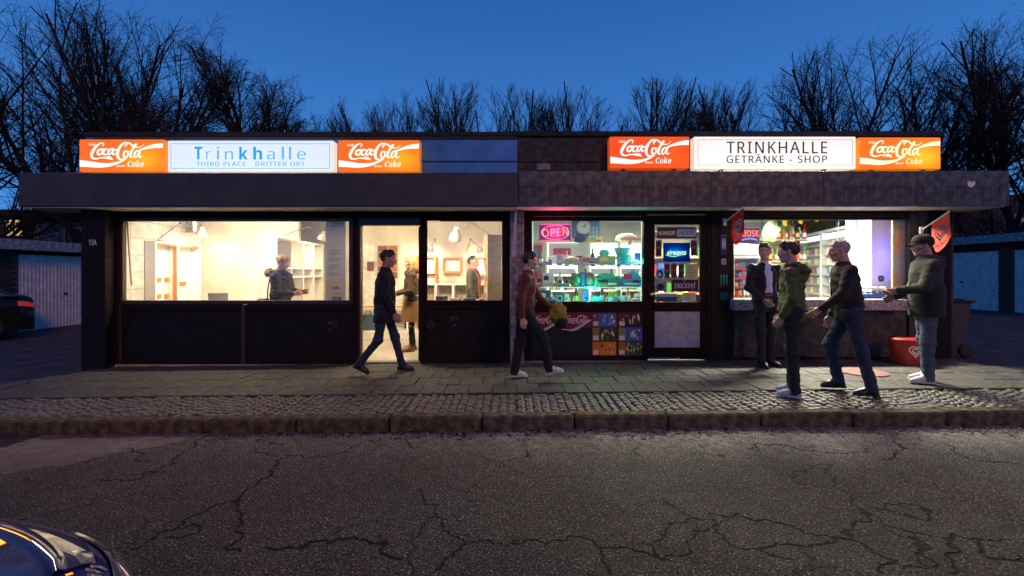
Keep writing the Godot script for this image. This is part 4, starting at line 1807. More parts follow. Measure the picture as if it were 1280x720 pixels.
	for k in xs.size() - 1:
		mb = MB.new()
		face_box(mb, xs[k] + 0.25, 213.6, xs[k + 1] - 0.25, 257.6, dc, 0.012, 0.003)
		var sh := part("metal_sheet", mb, M.canopy_metal, canopy)
		mb = MB.new()
		var w: float = xs[k + 1] - xs[k]
		for side in [xs[k] + 3.0, xs[k + 1] - 3.0]:
			for q in 5:
				mb.ball(pt(side, 218 + q * 8.7, dc) , Vector3(0.007, 0.007, 0.004), 8, 4)
		for q in int(w / 18):
			mb.ball(pt(xs[k] + 9 + q * 18, 254, dc), Vector3(0.006, 0.006, 0.004), 8, 4)
		stuff_part("rivets", mb, M.roof, sh)
	mb = MB.new()
	mb.span(0.10, fx(1258, dc), fy(257.0, dc) - 0.016, fy(257.0, dc) - 0.002, -D - 0.10, -dc - 0.03)
	part("soffit", mb, M.soffit, b)
	var tear := PackedVector2Array([Vector2(-0.06, 0.03), Vector2(-0.02, 0.045), Vector2(0.0, 0.02), Vector2(0.05, 0.05), Vector2(0.06, 0.0), Vector2(0.01, -0.055), Vector2(-0.05, -0.03)])
	mb = MB.new()
	mb.slab(tear, 0.0, 0.002)
	var tp := part("torn_sticker", mb, M.mark_cream, canopy)
	tp.position = pt(1214, 230, dc) + Vector3(0, 0, 0.001)
	# parapet
	mb = MB.new()
	mb.span(fx(646.5, D), fx(1178, D), 2.9, fy(170, D), -D - 0.12, -D - 0.02)
	part("parapet", mb, M.parapet_grey, b)
	mb = MB.new()
	mb.span(fx(648, D), fx(1176, D), fy(202.3, D), fy(200.8, D), -D - 0.02, -D - 0.012)
	part("seam", mb, M.roof, b)
	mb = MB.new()
	mb.span(fx(646.5, D), fx(1180, D), fy(170.5, D), fy(164.2, D), -D - 0.14, -D + 0.02, 0.008)
	part("roof_edge", mb, M.roof, b)


# ------------------------------------------------------------------ lit signs
func script_logo(im: Image, r: Rect2, c: Color, k := 1.0) -> void:
	# flowing handwritten lettering, two words of four letters with a dash
	var st := [
		# first capital
		[Vector3(0.245, 0.80, 0.05), Vector3(0.262, 0.93, 0.07), Vector3(0.225, 0.99, 0.07), Vector3(0.150, 0.86, 0.12), Vector3(0.080, 0.58, 0.18), Vector3(0.040, 0.28, 0.17), Vector3(0.060, 0.09, 0.12), Vector3(0.130, 0.04, 0.09), Vector3(0.210, 0.10, 0.07), Vector3(0.300, 0.09, 0.10), Vector3(0.370, 0.05, 0.09), Vector3(0.430, -0.02, 0.03)],
		[Vector3(0.430, -0.02, 0.03), Vector3(0.390, 0.12, 0.08), Vector3(0.320, 0.16, 0.06)],
		# o c a
		[Vector3(0.235, 0.62, 0.10), Vector3(0.170, 0.55, 0.12), Vector3(0.150, 0.36, 0.12), Vector3(0.190, 0.29, 0.10), Vector3(0.235, 0.42, 0.10), Vector3(0.235, 0.60, 0.09), Vector3(0.275, 0.62, 0.05)],
		[Vector3(0.335, 0.58, 0.09), Vector3(0.310, 0.63, 0.08), Vector3(0.270, 0.54, 0.12), Vector3(0.255, 0.36, 0.12), Vector3(0.290, 0.28, 0.09), Vector3(0.335, 0.36, 0.06)],
		[Vector3(0.425, 0.60, 0.08), Vector3(0.385, 0.63, 0.09), Vector3(0.350, 0.48, 0.12), Vector3(0.350, 0.31, 0.10), Vector3(0.390, 0.34, 0.07), Vector3(0.440, 0.64, 0.10), Vector3(0.425, 0.40, 0.11), Vector3(0.440, 0.29, 0.09), Vector3(0.475, 0.36, 0.05)],
		# dash
		[Vector3(0.470, 0.56, 0.09), Vector3(0.500, 0.58, 0.09)],
		# second capital with its looping top
		[Vector3(0.660, 0.74, 0.06), Vector3(0.655, 0.88, 0.07), Vector3(0.690, 0.86, 0.05), Vector3(0.690, 0.96, 0.07), Vector3(0.640, 1.00, 0.09), Vector3(0.570, 0.80, 0.14), Vector3(0.520, 0.48, 0.18), Vector3(0.520, 0.16, 0.16), Vector3(0.570, 0.00, 0.11), Vector3(0.620, 0.04, 0.07), Vector3(0.660, 0.16, 0.04)],
		[Vector3(0.650, 1.00, 0.07), Vector3(0.730, 0.97, 0.09), Vector3(0.800, 0.80, 0.09), Vector3(0.870, 0.72, 0.06), Vector3(0.940, 0.76, 0.04), Vector3(0.990, 0.90, 0.03)],
		# o l a
		[Vector3(0.685, 0.50, 0.09), Vector3(0.640, 0.46, 0.11), Vector3(0.625, 0.24, 0.12), Vector3(0.660, 0.13, 0.09), Vector3(0.705, 0.26, 0.10), Vector3(0.700, 0.46, 0.08), Vector3(0.740, 0.48, 0.05)],
		[Vector3(0.750, 0.40, 0.05), Vector3(0.850, 0.84, 0.08), Vector3(0.855, 0.92, 0.06), Vector3(0.825, 0.86, 0.10), Vector3(0.760, 0.42, 0.13), Vector3(0.750, 0.16, 0.11), Vector3(0.790, 0.14, 0.06)],
		[Vector3(0.905, 0.50, 0.08), Vector3(0.870, 0.52, 0.09), Vector3(0.825, 0.36, 0.12), Vector3(0.825, 0.15, 0.10), Vector3(0.865, 0.18, 0.07), Vector3(0.925, 0.54, 0.10), Vector3(0.905, 0.26, 0.11), Vector3(0.925, 0.13, 0.09), Vector3(0.965, 0.20, 0.04)],
	]
	for s in st:
		stroke(im, r, s, c, k)


func drink_sign_face(ground: Color, hot: Color, mark: Color, hot_at: float) -> Image:
	var w := 520
	var h := 200
	var im := blank(w, h, ground)
	for y in h:
		for x in w:
			# glow of unseen tubes, painted into the right half of the panel image
			var q := exp(-pow((float(x) / w - hot_at) / 0.26, 2.0) - pow((float(y) / h - 0.62) / 0.42, 2.0))
			im.set_pixel(x, y, ground.lerp(hot, clampf(q, 0, 1)))
	var full := Rect2(0, 0, w, h)
	stroke(im, full, [Vector3(-0.02, 0.26, 0.21), Vector3(0.10, 0.235, 0.19), Vector3(0.25, 0.195, 0.15), Vector3(0.38, 0.22, 0.10), Vector3(0.48, 0.30, 0.06), Vector3(0.56, 0.40, 0.03)], mark)
	stroke(im, full, [Vector3(0.68, 0.62, 0.02), Vector3(0.74, 0.69, 0.05), Vector3(0.82, 0.76, 0.09), Vector3(0.92, 0.81, 0.135), Vector3(1.02, 0.82, 0.16)], mark)
	script_logo(im, Rect2(w * 0.115, h * 0.09, w * 0.66, h * 0.53), mark)
	ink(im, "Trink", Rect2(w * 0.105, h * 0.10, w * 0.085, h * 0.085), mark, true, true)
	ink(im, "Coke", Rect2(w * 0.575, h * 0.66, w * 0.20, h * 0.20), mark, true, true, 0.18)
	ink(im, "Marke", Rect2(w * 0.445, h * 0.79, w * 0.10, h * 0.07), mark, true, false)
	return im


func light_box(label: String, x0: float, y0: float, x1: float, y1: float, face: Material, rim: Material, color: Color, energy: float, group: String) -> Node3D:
	var d := D - 0.20
	var c := pt((x0 + x1) / 2, (y0 + y1) / 2, d)
	var w := fx(x1, d) - fx(x0, d)
	var h := fy(y0, d) - fy(y1, d)
	var o := thing("illuminated_sign", label, "sign", c, 0.0, group)
	var mb := MB.new()
	mb.box(Vector3(0, 0, -0.082), Vector3(w, h, 0.156), 0.012)
	part("sign_box", mb, rim, o)
	print_panel("lit_panel", face, w - 0.02, h - 0.02, o, Vector3(0, 0, 0.003), 0.006)
	for s in [-1.0, 1.0]:
		mb = MB.new()
		mb.box(Vector3(s * w * 0.32, -h / 2 - 0.03, -0.08), Vector3(0.05, 0.07, 0.08))
		part("bracket", mb, M.frame, o)
	var l := AreaLight3D.new()
	l.name = "sign_light"
	l.area_size = Vector2(w * 0.96, h * 0.9)
	l.light_color = color
	l.light_energy = energy
	l.area_range = 30.0
	l.area_attenuation = 2.0
	l.shadow_enabled = true
	l.position = Vector3(0, 0, 0.02)
	l.rotation.y = PI
	o.add_child(l)
	return o


func signs() -> void:
	var amber := picture(drink_sign_face(Color(0.98, 0.40, 0.02), Color(1.0, 0.66, 0.03), Color(1, 0.97, 0.90), 0.78), 1.0)
	var orange := picture(drink_sign_face(Color(0.98, 0.29, 0.02), Color(1.0, 0.34, 0.02), Color(1, 0.97, 0.93), 0.75), 0.95)
	var gold := picture(drink_sign_face(Color(0.98, 0.42, 0.02), Color(1.0, 0.76, 0.05), Color(0.98, 0.97, 0.80), 0.80), 1.0)
	var warm_rim := glow(0.9, 0.26, 0.01, 0.55)
	var red_rim := glow(0.85, 0.12, 0.01, 0.5)
	var white_rim := glow(0.9, 0.88, 0.74, 0.6)
	var tint := Color(1.0, 0.52, 0.14)
	light_box("orange backlit drink sign with white script at the left end of the left shop roof", 99, 174, 204.5, 215, amber, warm_rim, tint, 4.5, "orange drink signs on the roof edge")
	light_box("orange backlit drink sign with white script right of the blue lettered sign", 422.5, 175, 524.5, 215, amber, warm_rim, tint, 4.5, "orange drink signs on the roof edge")
	light_box("redder orange drink sign with white script left of the black lettered sign", 762, 170.5, 862, 210.5, orange, red_rim, Color(1, 0.32, 0.10), 3.6, "orange drink signs on the roof edge")
	light_box("yellow-orange backlit drink sign at the right end of the kiosk roof", 1074, 171.5, 1176, 211.5, gold, warm_rim, tint, 4.5, "orange drink signs on the roof edge")
	var d := D - 0.20
	for q in 2:
		var x0: float = [209.5, 867.5][q]
		var x1: float = [417.0, 1070.0][q]
		var y0: float = [175.5, 170.5][q]
		var y1: float = [215.0, 211.0][q]
		var im := blank(64, 16, Color(0.86, 0.93, 0.97) if q == 0 else Color(0.95, 0.95, 0.91))
		var o := light_box(["white backlit sign with pale blue shop lettering above the left shop", "white backlit sign with black shop lettering above the kiosk"][q], x0, y0, x1, y1, picture(im, 0.84), white_rim, Color(1.0, 0.96, 0.82), 9.0 if q == 0 else 44.0, "white lettered signs on the roof edge")
		var w := fx(x1, d) - fx(x0, d)
		var h := fy(y0, d) - fy(y1, d)
		var line := glow(0.30, 0.42, 0.62, 0.35) if q == 0 else glow(0.45, 0.36, 0.22, 0.4)
		var mb := MB.new()
		for s in [-1.0, 1.0]:
			mb.box(Vector3(0, s * (h / 2 - 0.055), 0.0072), Vector3(w - 0.11, 0.0075, 0.0025))
			mb.box(Vector3(s * (w / 2 - 0.058), 0, 0.0072), Vector3(0.0075, h - 0.12, 0.0025))
		part("border_line", mb, line, o)
		if q == 0:
			var pale := glow(0.16, 0.46, 0.82, 0.85)
			var strong := glow(0.03, 0.36, 0.78, 0.8)
			var word := "Trinkhalle"
			var xs := [243.5, 268.0, 281.0, 296.0, 315.5, 332.5, 352.0, 365.5, 373.5, 383.0]
			var spans := [[243.5, 253.5], [258.0, 264.0], [271.5, 275.0], [281.5, 292.0], [299.5, 310.0], [317.0, 328.0], [334.0, 344.0], [352.5, 355.5], [361.5, 364.5], [371.5, 383.0]]
			for k in 10:
				var tall := "Tikhl".contains(word[k])
				var yt := 183.5 if tall else 189.0
				var a := pt(spans[k][0], yt, d) - pt((x0 + x1) / 2, (y0 + y1) / 2, d)
				var e := pt(spans[k][1], 199.5, d) - pt((x0 + x1) / 2, (y0 + y1) / 2, d)
				lettering("letter", word[k], e.x - a.x, a.y - e.y, Vector3((a.x + e.x) / 2, (a.y + e.y) / 2, 0.0082), strong if "Tkh".contains(word[k]) else pale, o, "Tkh".contains(word[k]))
			lettering("lettering", "THIRD PLACE", (307.5 - 246) * d / FOC, 0.068, Vector3((276.7 - (x0 + x1) / 2) * d / FOC, -0.122, 0.0082), strong, o, false, false, 4)
			lettering("lettering", "DRITTER ORT", (381.5 - 320) * d / FOC, 0.068, Vector3((350.7 - (x0 + x1) / 2) * d / FOC, -0.122, 0.0082), strong, o, false, false, 4)
		else:
			var ink_m := glow(0.020, 0.016, 0.012, 0.5)
			lettering("lettering", "TRINKHALLE", (1033.5 - 908) * d / FOC, 0.182, Vector3((970.7 - (x0 + x1) / 2) * d / FOC, 0.078, 0.0082), ink_m, o, false, false, 5)
			lettering("lettering", "GETRÄNKE - SHOP", (1033.5 - 908) * d / FOC, 0.142, Vector3((970.7 - (x0 + x1) / 2) * d / FOC, -0.092, 0.0082), ink_m, o, false, false, 4)


func heart(mb: MB, s: float, thick: float, z: float) -> void:
	# two nested heart outlines drawn with a ribbon
	for ring in 2:
		var k: float = s * [1.0, 0.55][ring]
		var pts := []
		for q in 33:
			var a := TAU * q / 32.0
			pts.append(Vector2(16 * pow(sin(a), 3), 13 * cos(a) - 5 * cos(2 * a) - 2 * cos(3 * a) - cos(4 * a)) / 17.0 * k + Vector2(0, 0.05 * s))
		for q in 32:
			var a: Vector2 = pts[q]
			var b: Vector2 = pts[q + 1]
			var n := (b - a).orthogonal().normalized() * thick * (1.15 - 0.4 * absf(float(q) / 16.0 - 1.0)) * 0.5
			mb.poly([Vector3(a.x + n.x, a.y + n.y, z), Vector3(a.x - n.x, a.y - n.y, z), Vector3(b.x - n.x, b.y - n.y, z), Vector3(b.x + n.x, b.y + n.y, z)], Vector3(0, 0, 1))


# ------------------------------------------------------------------ inside the left shop
# a thing that is one mesh, or the first part of one
func item(called: String, label: String, category: String, mb, material: Material, where: Vector3, turn := 0.0, group := "") -> MeshInstance3D:
	var o := part(called, mb, material, self)
	o.position = where
	o.rotation.y = turn
	tag(o, label, category, group)
	return o


func ceiling_lamp(label: String, at: Vector3, w: float, dp: float, color: Color, glow_k: float, energy: float, group := "", tilt := 0.0) -> void:
	var o := thing("ceiling_lamp", label, "lamp", at, 0.0, group)
	o.rotation.x = tilt
	var mb := MB.new()
	mb.box(Vector3(0, 0.0, 0), Vector3(w, 0.06, dp), 0.01)
	part("lamp_housing", mb, M.white, o)
	mb = MB.new()
	mb.box(Vector3(0, -0.038, 0), Vector3(w - 0.04, 0.016, dp - 0.04))
	part("lamp_diffuser", mb, glow(color.r, color.g, color.b, glow_k), o)
	var l := AreaLight3D.new()
	l.name = "lamp_light"
	l.area_size = Vector2(w - 0.04, dp - 0.04)
	l.light_color = color
	l.light_energy = energy
	l.area_range = 30.0
	l.area_attenuation = 2.0
	l.shadow_enabled = true
	l.position = Vector3(0, -0.06, 0)
	l.rotation_degrees.x = -90
	o.add_child(l)


func desk_lamp(label: String, base: Vector3, elbow: Vector3, head: Vector3, aim: Vector3, energy: float, size := 0.085) -> void:
	var o := thing("desk_lamp", label, "lamp", base, 0.0, "jointed work lamps in the left shop")
	var mb := MB.new()
	mb.lathe([Vector2(0.045, 0), Vector2(0.045, 0.012), Vector2(0.014, 0.02), Vector2(0.012, 0.06), Vector2(0.0, 0.062)], 14)
	part("clamp", mb, M.steel, o)
	var e := elbow - base
	var h := head - base
	var side := Vector3(0, 0, 0.014)
	for s in [-1.0, 1.0]:
		mb = MB.new()
		mb.rod(Vector3(0, 0.05, 0) + side * s, e + side * s, 0.006, 6)
		part("arm", mb, M.grey, o)
		mb = MB.new()
		mb.rod(e + side * s, h + side * s, 0.006, 6)
		part("arm", mb, M.grey, o)
	mb = MB.new()
	mb.ball(e, Vector3(0.022, 0.022, 0.022), 8, 6)
	part("joint", mb, M.grey, o)
	# head: local -y is the light's way
	var q := Basis(Quaternion(Vector3.DOWN, (aim - head).normalized()))
	mb = MB.new()
	var k := size / 0.085
	mb.lathe([Vector2(0.085 * k, -0.11 * k), Vector2(0.078 * k, -0.06 * k), Vector2(0.050 * k, -0.01 * k), Vector2(0.034 * k, 0.01 * k), Vector2(0.034 * k, 0.06 * k), Vector2(0.0, 0.066 * k)], 18)
	var sh := part("lamp_shade", mb, mk(0.55, 0.53, 0.48, {rough = 0.35}), o)
	sh.transform = Transform3D(q, h)
	mb = MB.new()
	mb.ball(Vector3(0, -0.055 * k, 0), Vector3(0.032, 0.032, 0.032) * k, 10, 8)
	part("bulb", mb, glow(1.0, 0.80, 0.50, 6.0), sh)
	var l := OmniLight3D.new()
	l.name = "bulb_light"
	l.light_color = Color(1.0, 0.87, 0.67)
	l.light_energy = energy
	l.light_size = 0.03
	l.omni_range = 20.0
	l.omni_attenuation = 2.0
	l.shadow_enabled = true
	l.position = Vector3(0, -0.055 * k, 0)
	sh.add_child(l)


# open shelving: local x along, y up, front towards +z
func shelf_unit(called: String, label: String, category: String, where: Vector3, turn: float, w: float, h: float, dp: float, cols: Array, rows: Array, m: Material, back: Material, edge: Material = null) -> Node3D:
	var o := thing(called, label, category, where, turn)
	var mb := MB.new()
	var t := 0.035
	for x in [-w / 2, w / 2 - t]:
		mb = MB.new()
		mb.span(x, x + t, 0, h, -dp / 2, dp / 2, 0.003)
		part("side_panel", mb, m, o)
	mb = MB.new()
	mb.span(-w / 2 + t, w / 2 - t, 0.01, h - t, -dp / 2, -dp / 2 + 0.012)
	part("back_panel", mb, back, o)
	for c in cols:
		mb = MB.new()
		mb.span(-w / 2 + c * w - t * 0.7, -w / 2 + c * w + t * 0.7, t, h - t, -dp / 2 + 0.013, dp / 2 - 0.002, 0.003)
		part("upright", mb, m, o)
	for r in rows:
		mb = MB.new()
		mb.span(-w / 2 + t, w / 2 - t, r * h - t / 2, r * h + t / 2, -dp / 2 + 0.013, dp / 2 - 0.004, 0.003)
		var sh := part("shelf", mb, m, o)
		if edge:
			mb = MB.new()
			mb.span(-w / 2 + t, w / 2 - t, r * h - t / 2, r * h + t / 2, dp / 2 - 0.0035, dp / 2 + 0.003)
			part("shelf_edge", mb, edge, sh)
	mb = MB.new()
	mb.span(-w / 2 + t, w / 2 - t, h - t, h, -dp / 2, dp / 2, 0.003)
	part("top_panel", mb, m, o)
	return o


func plain_table(label: String, where: Vector3, turn: float, w: float, h: float, dp: float, top: Material, leg: Material) -> Node3D:
	var o := thing("table", label, "table", where, turn)
	var mb := MB.new()
	mb.span(-w / 2, w / 2, h - 0.04, h, -dp / 2, dp / 2, 0.004)
	part("table_top", mb, top, o)
	for sx in [-1.0, 1.0]:
		for sz in [-1.0, 1.0]:
			mb = MB.new()
			mb.box(Vector3(sx * (w / 2 - 0.05), (h - 0.04) / 2, sz * (dp / 2 - 0.05)), Vector3(0.04, h - 0.04, 0.04), 0.003)
			part("leg", mb, leg, o)
	return o


func left_interior() -> void:
	var fl := -0.03
	var b: Node = find_child("shop_building", false, false)
	# lamps under the ceiling, out of sight behind the canopy
	ceiling_lamp("warm ceiling lamp over the left half of the left shop", Vector3(-4.9, 2.54, -7.7), 1.2, 0.30, Color(1.0, 0.90, 0.73), 6.0, 12.0, "ceiling lamps of the left shop", 0.5)
	ceiling_lamp("warm ceiling lamp over the doorway half of the left shop", Vector3(-1.7, 2.54, -7.75), 1.2, 0.30, Color(1.0, 0.90, 0.73), 6.0, 12.0, "ceiling lamps of the left shop", 0.5)
	# inner walls
	var mb := MB.new()
	mb.span(-6.50, -4.45, fl, 2.66, -9.45, -9.35)
	part("inner_wall", mb, M.wall_cream, b)
	for k in 5:
		mb = MB.new()
		mb.span(-6.44 + k * 0.40, -6.05 + k * 0.40, fl + 0.02, 2.62, -9.352, -9.336, 0.004)
		part("wall_panel", mb, M.wall_cream, b)
	mb = MB.new()
	mb.span(-6.50, -0.01, fl, 2.66, -11.0, -10.72)
	var back := part("inner_wall", mb, M.wall_cream, b)
	mb = MB.new()
	mb.span(-0.10, 0.0, fl, 2.66, -10.7, -D - 0.16)
	part("inner_wall", mb, M.wall_cream, b)
	mb = MB.new()
	mb.span(-6.505, -6.490, fl, 2.66, -9.35, -D - 0.1)
	var side := part("tiled_wall", mb, M.grout, b)
	for j in 9:
		for i in 6:
			mb = MB.new()
			mb.span(-6.492, -6.482, fl + 0.006 + j * 0.295, fl + 0.289 + j * 0.295, -9.34 + i * 0.345, -9.34 + i * 0.345 + 0.339, 0.002)
			part("tile", mb, M.tile_white, side)
	# white wall tiles behind the doorway
	var tile := MB.new()
	tile.box(Vector3.ZERO, Vector3(0.146, 0.146, 0.010), 0.002)
	var tm := tile.mesh()
	for j in 13:
		for i in 14:
			var o := part("tile", tm, M.tile_white, back)
			o.position = Vector3(-3.78 + i * 0.150, 0.16 + 0.075 + j * 0.150, -10.716)
	# platform at the back
	mb = MB.new()
	mb.span(-4.0, -1.75, fl, 0.16, -10.70, -9.80, 0.006)
	part("platform", mb, M.tile_white, b)
	# blind rod by the left window edge
	mb = MB.new()
	mb.tube([pt(159, 272, 7.30), pt(161, 310, 7.30), pt(164.5, 357, 7.30)], [0.012], 6)
	item("blind_rod", "thin wooden blind rod hanging at the left end of the big left window", "rod", mb, M.wood, Vector3.ZERO)
	# shallow cabinet on the left wall
	var cab := shelf_unit("cabinet", "white wall cabinet with orange linings beside the tiled wall", "cabinet", Vector3(-6.375, fl, -8.47), PI / 2, 1.16, 2.03, 0.19, [0.47], [0.03], M.board_white, M.board_white)
	for q in [[-0.075, 0.50, 0.03], [0.50, 0.075, 0.03]]:
		mb = MB.new()
		mb.span(-0.54 if q[0] < 0 else 0.0, -0.06 if q[0] < 0 else 0.53, 1.955, 1.985, 0.03, 0.088)
		part("orange_lining", mb, M.board_orange, cab)
	mb = MB.new()
	mb.span(-0.072, -0.060, 0.1, 1.95, 0.02, 0.088)
	part("orange_lining", mb, M.board_orange, cab)
	for q in [[-0.46, 1.30, 0.20], [-0.15, 1.30, 0.07], [-0.46, 1.00, 0.20], [-0.15, 1.00, 0.07], [0.07, 1.22, 0.30], [0.09, 0.74, 0.30]]:
		mb = MB.new()
		mb.span(q[0], q[0] + q[2], q[1], q[1] + 0.075, -0.082, -0.05, 0.003)
		part("orange_block", mb, M.board_orange, cab)
	for q in [[-0.40, 0.75], [-0.38, 1.55], [0.18, 1.0], [0.20, 1.55]]:
		mb = MB.new()
		mb.span(q[0], q[0] + 0.16, q[1], q[1] + 0.21, -0.083, -0.079)
		part("paper_sheet", mb, M.white_gloss, cab)
	# pipe stub under the ceiling
	mb = MB.new()
	mb.lathe([Vector2(0.13, 0), Vector2(0.13, 0.10), Vector2(0.137, 0.105), Vector2(0.137, 0.125), Vector2(0.13, 0.13), Vector2(0.13, 0.55)], 20)
	item("vent_pipe", "short grey metal vent pipe hanging from the ceiling in the left corner", "pipe", mb, M.zinc, pt(242, 291, 8.7))
	# table and laptop
	plain_table("low white table behind the left window carrying the open laptop", Vector3(-4.95, fl, -7.95), 0.0, 1.3, 0.90, 0.6, M.board_white, M.black)
	var lap := thing("laptop", "dark open laptop on the table behind the left window", "laptop", Vector3(-5.18, fl + 0.90, -7.95), 0.35)
	mb = MB.new()
	mb.box(Vector3(0, 0.009, 0), Vector3(0.30, 0.016, 0.21), 0.004)
	part("keyboard_base", mb, M.grey, lap)
	mb = MB.new()
	mb.box(Vector3(0, 0.10, 0), Vector3(0.30, 0.20, 0.008), 0.003)
	var lid := part("screen_lid", mb, M.grey, lap)
	lid.transform = Transform3D(Basis(Vector3.RIGHT, 0.25), Vector3(0, 0.018, 0.10))
	# long shelf wall running back from the window
	var su := shelf_unit("shelf_wall", "tall white shelf wall with many compartments behind the woman in the parka", "shelf", Vector3(-4.36, fl, -9.02), PI / 2, 1.98, 2.10, 0.30, [0.27, 0.52, 0.76], [0.06, 0.40, 0.66, 0.74], M.board_white, M.board_white)
	for q in [[-0.28, 1.60], [-0.12, 1.60], [0.08, 1.60], [0.25, 1.60], [0.62, 1.62], [-0.75, 1.62]]:
		mb = MB.new()
		mb.span(q[0], q[0] + 0.13, q[1] - 0.02, q[1] + 0.26, -0.135, -0.131)
		part("paper_sheet", mb, M.white_gloss, su)
	for q in [[-0.78, 0.90], [-0.30, 0.88], [0.12, 0.90], [0.60, 0.92]]:
		mb = MB.new()
		mb.span(q[0], q[0] + 0.28, q[1], q[1] + 0.40, -0.136, -0.09, 0.004)
		part("drawer_box", mb, M.board_tan, su)
	plain_table("long white bench table below the shelf wall", Vector3(-3.75, fl, -8.7), PI / 2, 1.9, 0.86, 0.5, M.board_white, M.board_white)
	# work lamps
	desk_lamp("jointed lamp on top of the white cabinet in the left corner", pt(199, 301.5, 8.0), pt(225, 279, 8.3), pt(250, 290, 8.5) + Vector3(0.04, 0.03, 0), pt(262, 330, 8.6) + Vector3(-0.3, 0, -0.2), 1.7)
	desk_lamp("jointed lamp with a long bent arm on the shelf wall", Vector3(-4.30, 2.07, -8.35), pt(384, 284, 8.7), pt(404, 293, 9.0), pt(390, 340, 9.2), 1.7)
	desk_lamp("large white jointed lamp reaching in from the right pier of the small window", pt(611, 295, 8.2), pt(590, 279, 8.2), pt(570, 290, 8.3), pt(566, 330, 8.6), 1.7, 0.115)
	desk_lamp("small jointed lamp at the left above the framed boxes behind the small window", pt(546, 320, 10.3), pt(544, 299, 10.2), pt(539, 308, 10.1), pt(531, 335, 10.5), 1.6, 0.085)
	desk_lamp("small jointed lamp right of the man looking up", pt(583, 318, 10.3), pt(588, 299, 10.2), pt(599, 309, 10.1), pt(606, 335, 10.5), 1.6, 0.085)
	# hanging banner in the window
	var im := blank(100, 420, Color(0.80, 0.80, 0.77))
	for k in 6:
		block(im, 16 + k * 12, 6, 8, 9, Color(0.12, 0.1, 0.1))
	ink(im, "Trinkhalle", Rect2(16, 20, 68, 11), Color(0.35, 0.3, 0.3))
	ink(im, "Dritter Ort", Rect2(26, 34, 58, 9), Color(0.4, 0.35, 0.35))
	for k in 16:
		var y := 160 + k * 8 + (10 if k > 7 else 0)
		block(im, 16, y, [52, 40, 58, 30, 0, 48, 56, 22][k % 8], 2, Color(0.42, 0.37, 0.38))
	ink(im, "LWL", Rect2(34, 344, 38, 12), Color(0.04, 0.03, 0.03))
	block(im, 32, 378, 44, 2, Color(0.4, 0.36, 0.38))
	block(im, 32, 396, 46, 14, Color(0.06, 0.14, 0.48))
	block(im, 36, 399, 8, 8, Color(0.8, 0.82, 0.85))
	block(im, 48, 399, 26, 3, Color(0.8, 0.82, 0.85))
	block(im, 48, 404, 20, 3, Color(0.8, 0.82, 0.85))
	var bm := picture(im, 0.0, 1.7)
	bm.backlight_enabled = true
	bm.backlight = Color(0.9, 0.9, 0.88)
	var ban := thing("hanging_banner", "tall pale printed banner hanging inside the left window near the door", "banner", pt(419.5, 325, 7.30))
	print_panel("printed_cloth", bm, fx(432, 7.3) - fx(407, 7.3), fy(273, 7.3) - fy(377.5, 7.3), ban, Vector3.ZERO)
	mb = MB.new()
	mb.span(-0.17, 0.17, 0.675, 0.70, -0.012, 0.008, 0.004)
	part("top_rail", mb, M.steel, ban)
	# bench with a bag and a grid of photographs behind the doorway
	var bn := thing("bench", "narrow bench with an orange edged board on black legs behind the doorway", "bench", Vector3(-2.85, 0.16, -10.30))
	mb = MB.new()
	mb.span(-0.95, 0.75, 0.50, 0.53, -0.17, 0.17, 0.003)
	part("seat", mb, M.board_white, bn)
	mb = MB.new()
	mb.span(-0.95, 0.75, 0.498, 0.535, 0.171, 0.177)
	part("seat_edge", mb, M.board_orange, bn)
	for x in [-0.85, -0.28, 0.05, 0.40, 0.70]:
		mb = MB.new()
		mb.span(x, x + 0.035, 0, 0.498, 0.05, 0.085)
		part("leg", mb, M.black, bn)
	var bag := thing("bag", "blue patterned cloth bag standing under the bench", "bag", Vector3(-3.22, 0.16, -10.02), 0.2)
	mb = MB.new()
	mb.grid(16, 10, func(u, v):
		var a: float = u * TAU
		var r: float = lerpf(1.0, 0.72, v) * (1.0 + 0.06 * sin(a * 3.0 + v * 4.0))
		return Vector3(cos(a) * 0.15 * r, v * 0.34, sin(a) * 0.08 * r))
	part("bag_body", mb, mk(0.05, 0.10, 0.17, {rough = 0.9, tex = "stain", scale = 9.0}), bag)
	mb = MB.new()
	mb.tube([Vector3(-0.07, 0.33, 0), Vector3(-0.04, 0.44, 0.01), Vector3(0.04, 0.44, 0.01), Vector3(0.07, 0.33, 0)], [0.010], 6)
	part("strap", mb, M.black, bag)
	var gridp := thing("photo_board", "grid of small reddish photographs on the tiled wall behind the doorway", "photo board", pt(484.5, 327.5, 10.66))
	mb = MB.new()
	mb.box(Vector3(0, 0, -0.012), Vector3(0.50, 0.80, 0.016))
	part("backing", mb, M.board_tan, gridp)
	for j in 5:
		for i in 2:
			mb = MB.new()
			mb.box(Vector3(-0.12 + i * 0.24, 0.31 - j * 0.155, 0), Vector3(0.215, 0.135, 0.008))
			part("photograph", mb, [mk(0.16, 0.07, 0.06), mk(0.28, 0.10, 0.08), mk(0.10, 0.06, 0.06)][(i + j * 2) % 3], gridp)
	mb = MB.new()
	mb.box(Vector3(-0.36, -0.05, 0), Vector3(0.16, 0.22, 0.010))
	item("notice_sheet", "small dark notice on the tiles left of the photograph grid", "notice", mb, mk(0.14, 0.06, 0.06), pt(482, 330, 10.66))
	# boxes framed in orange and low white cupboard behind the small window
	var rb := 0
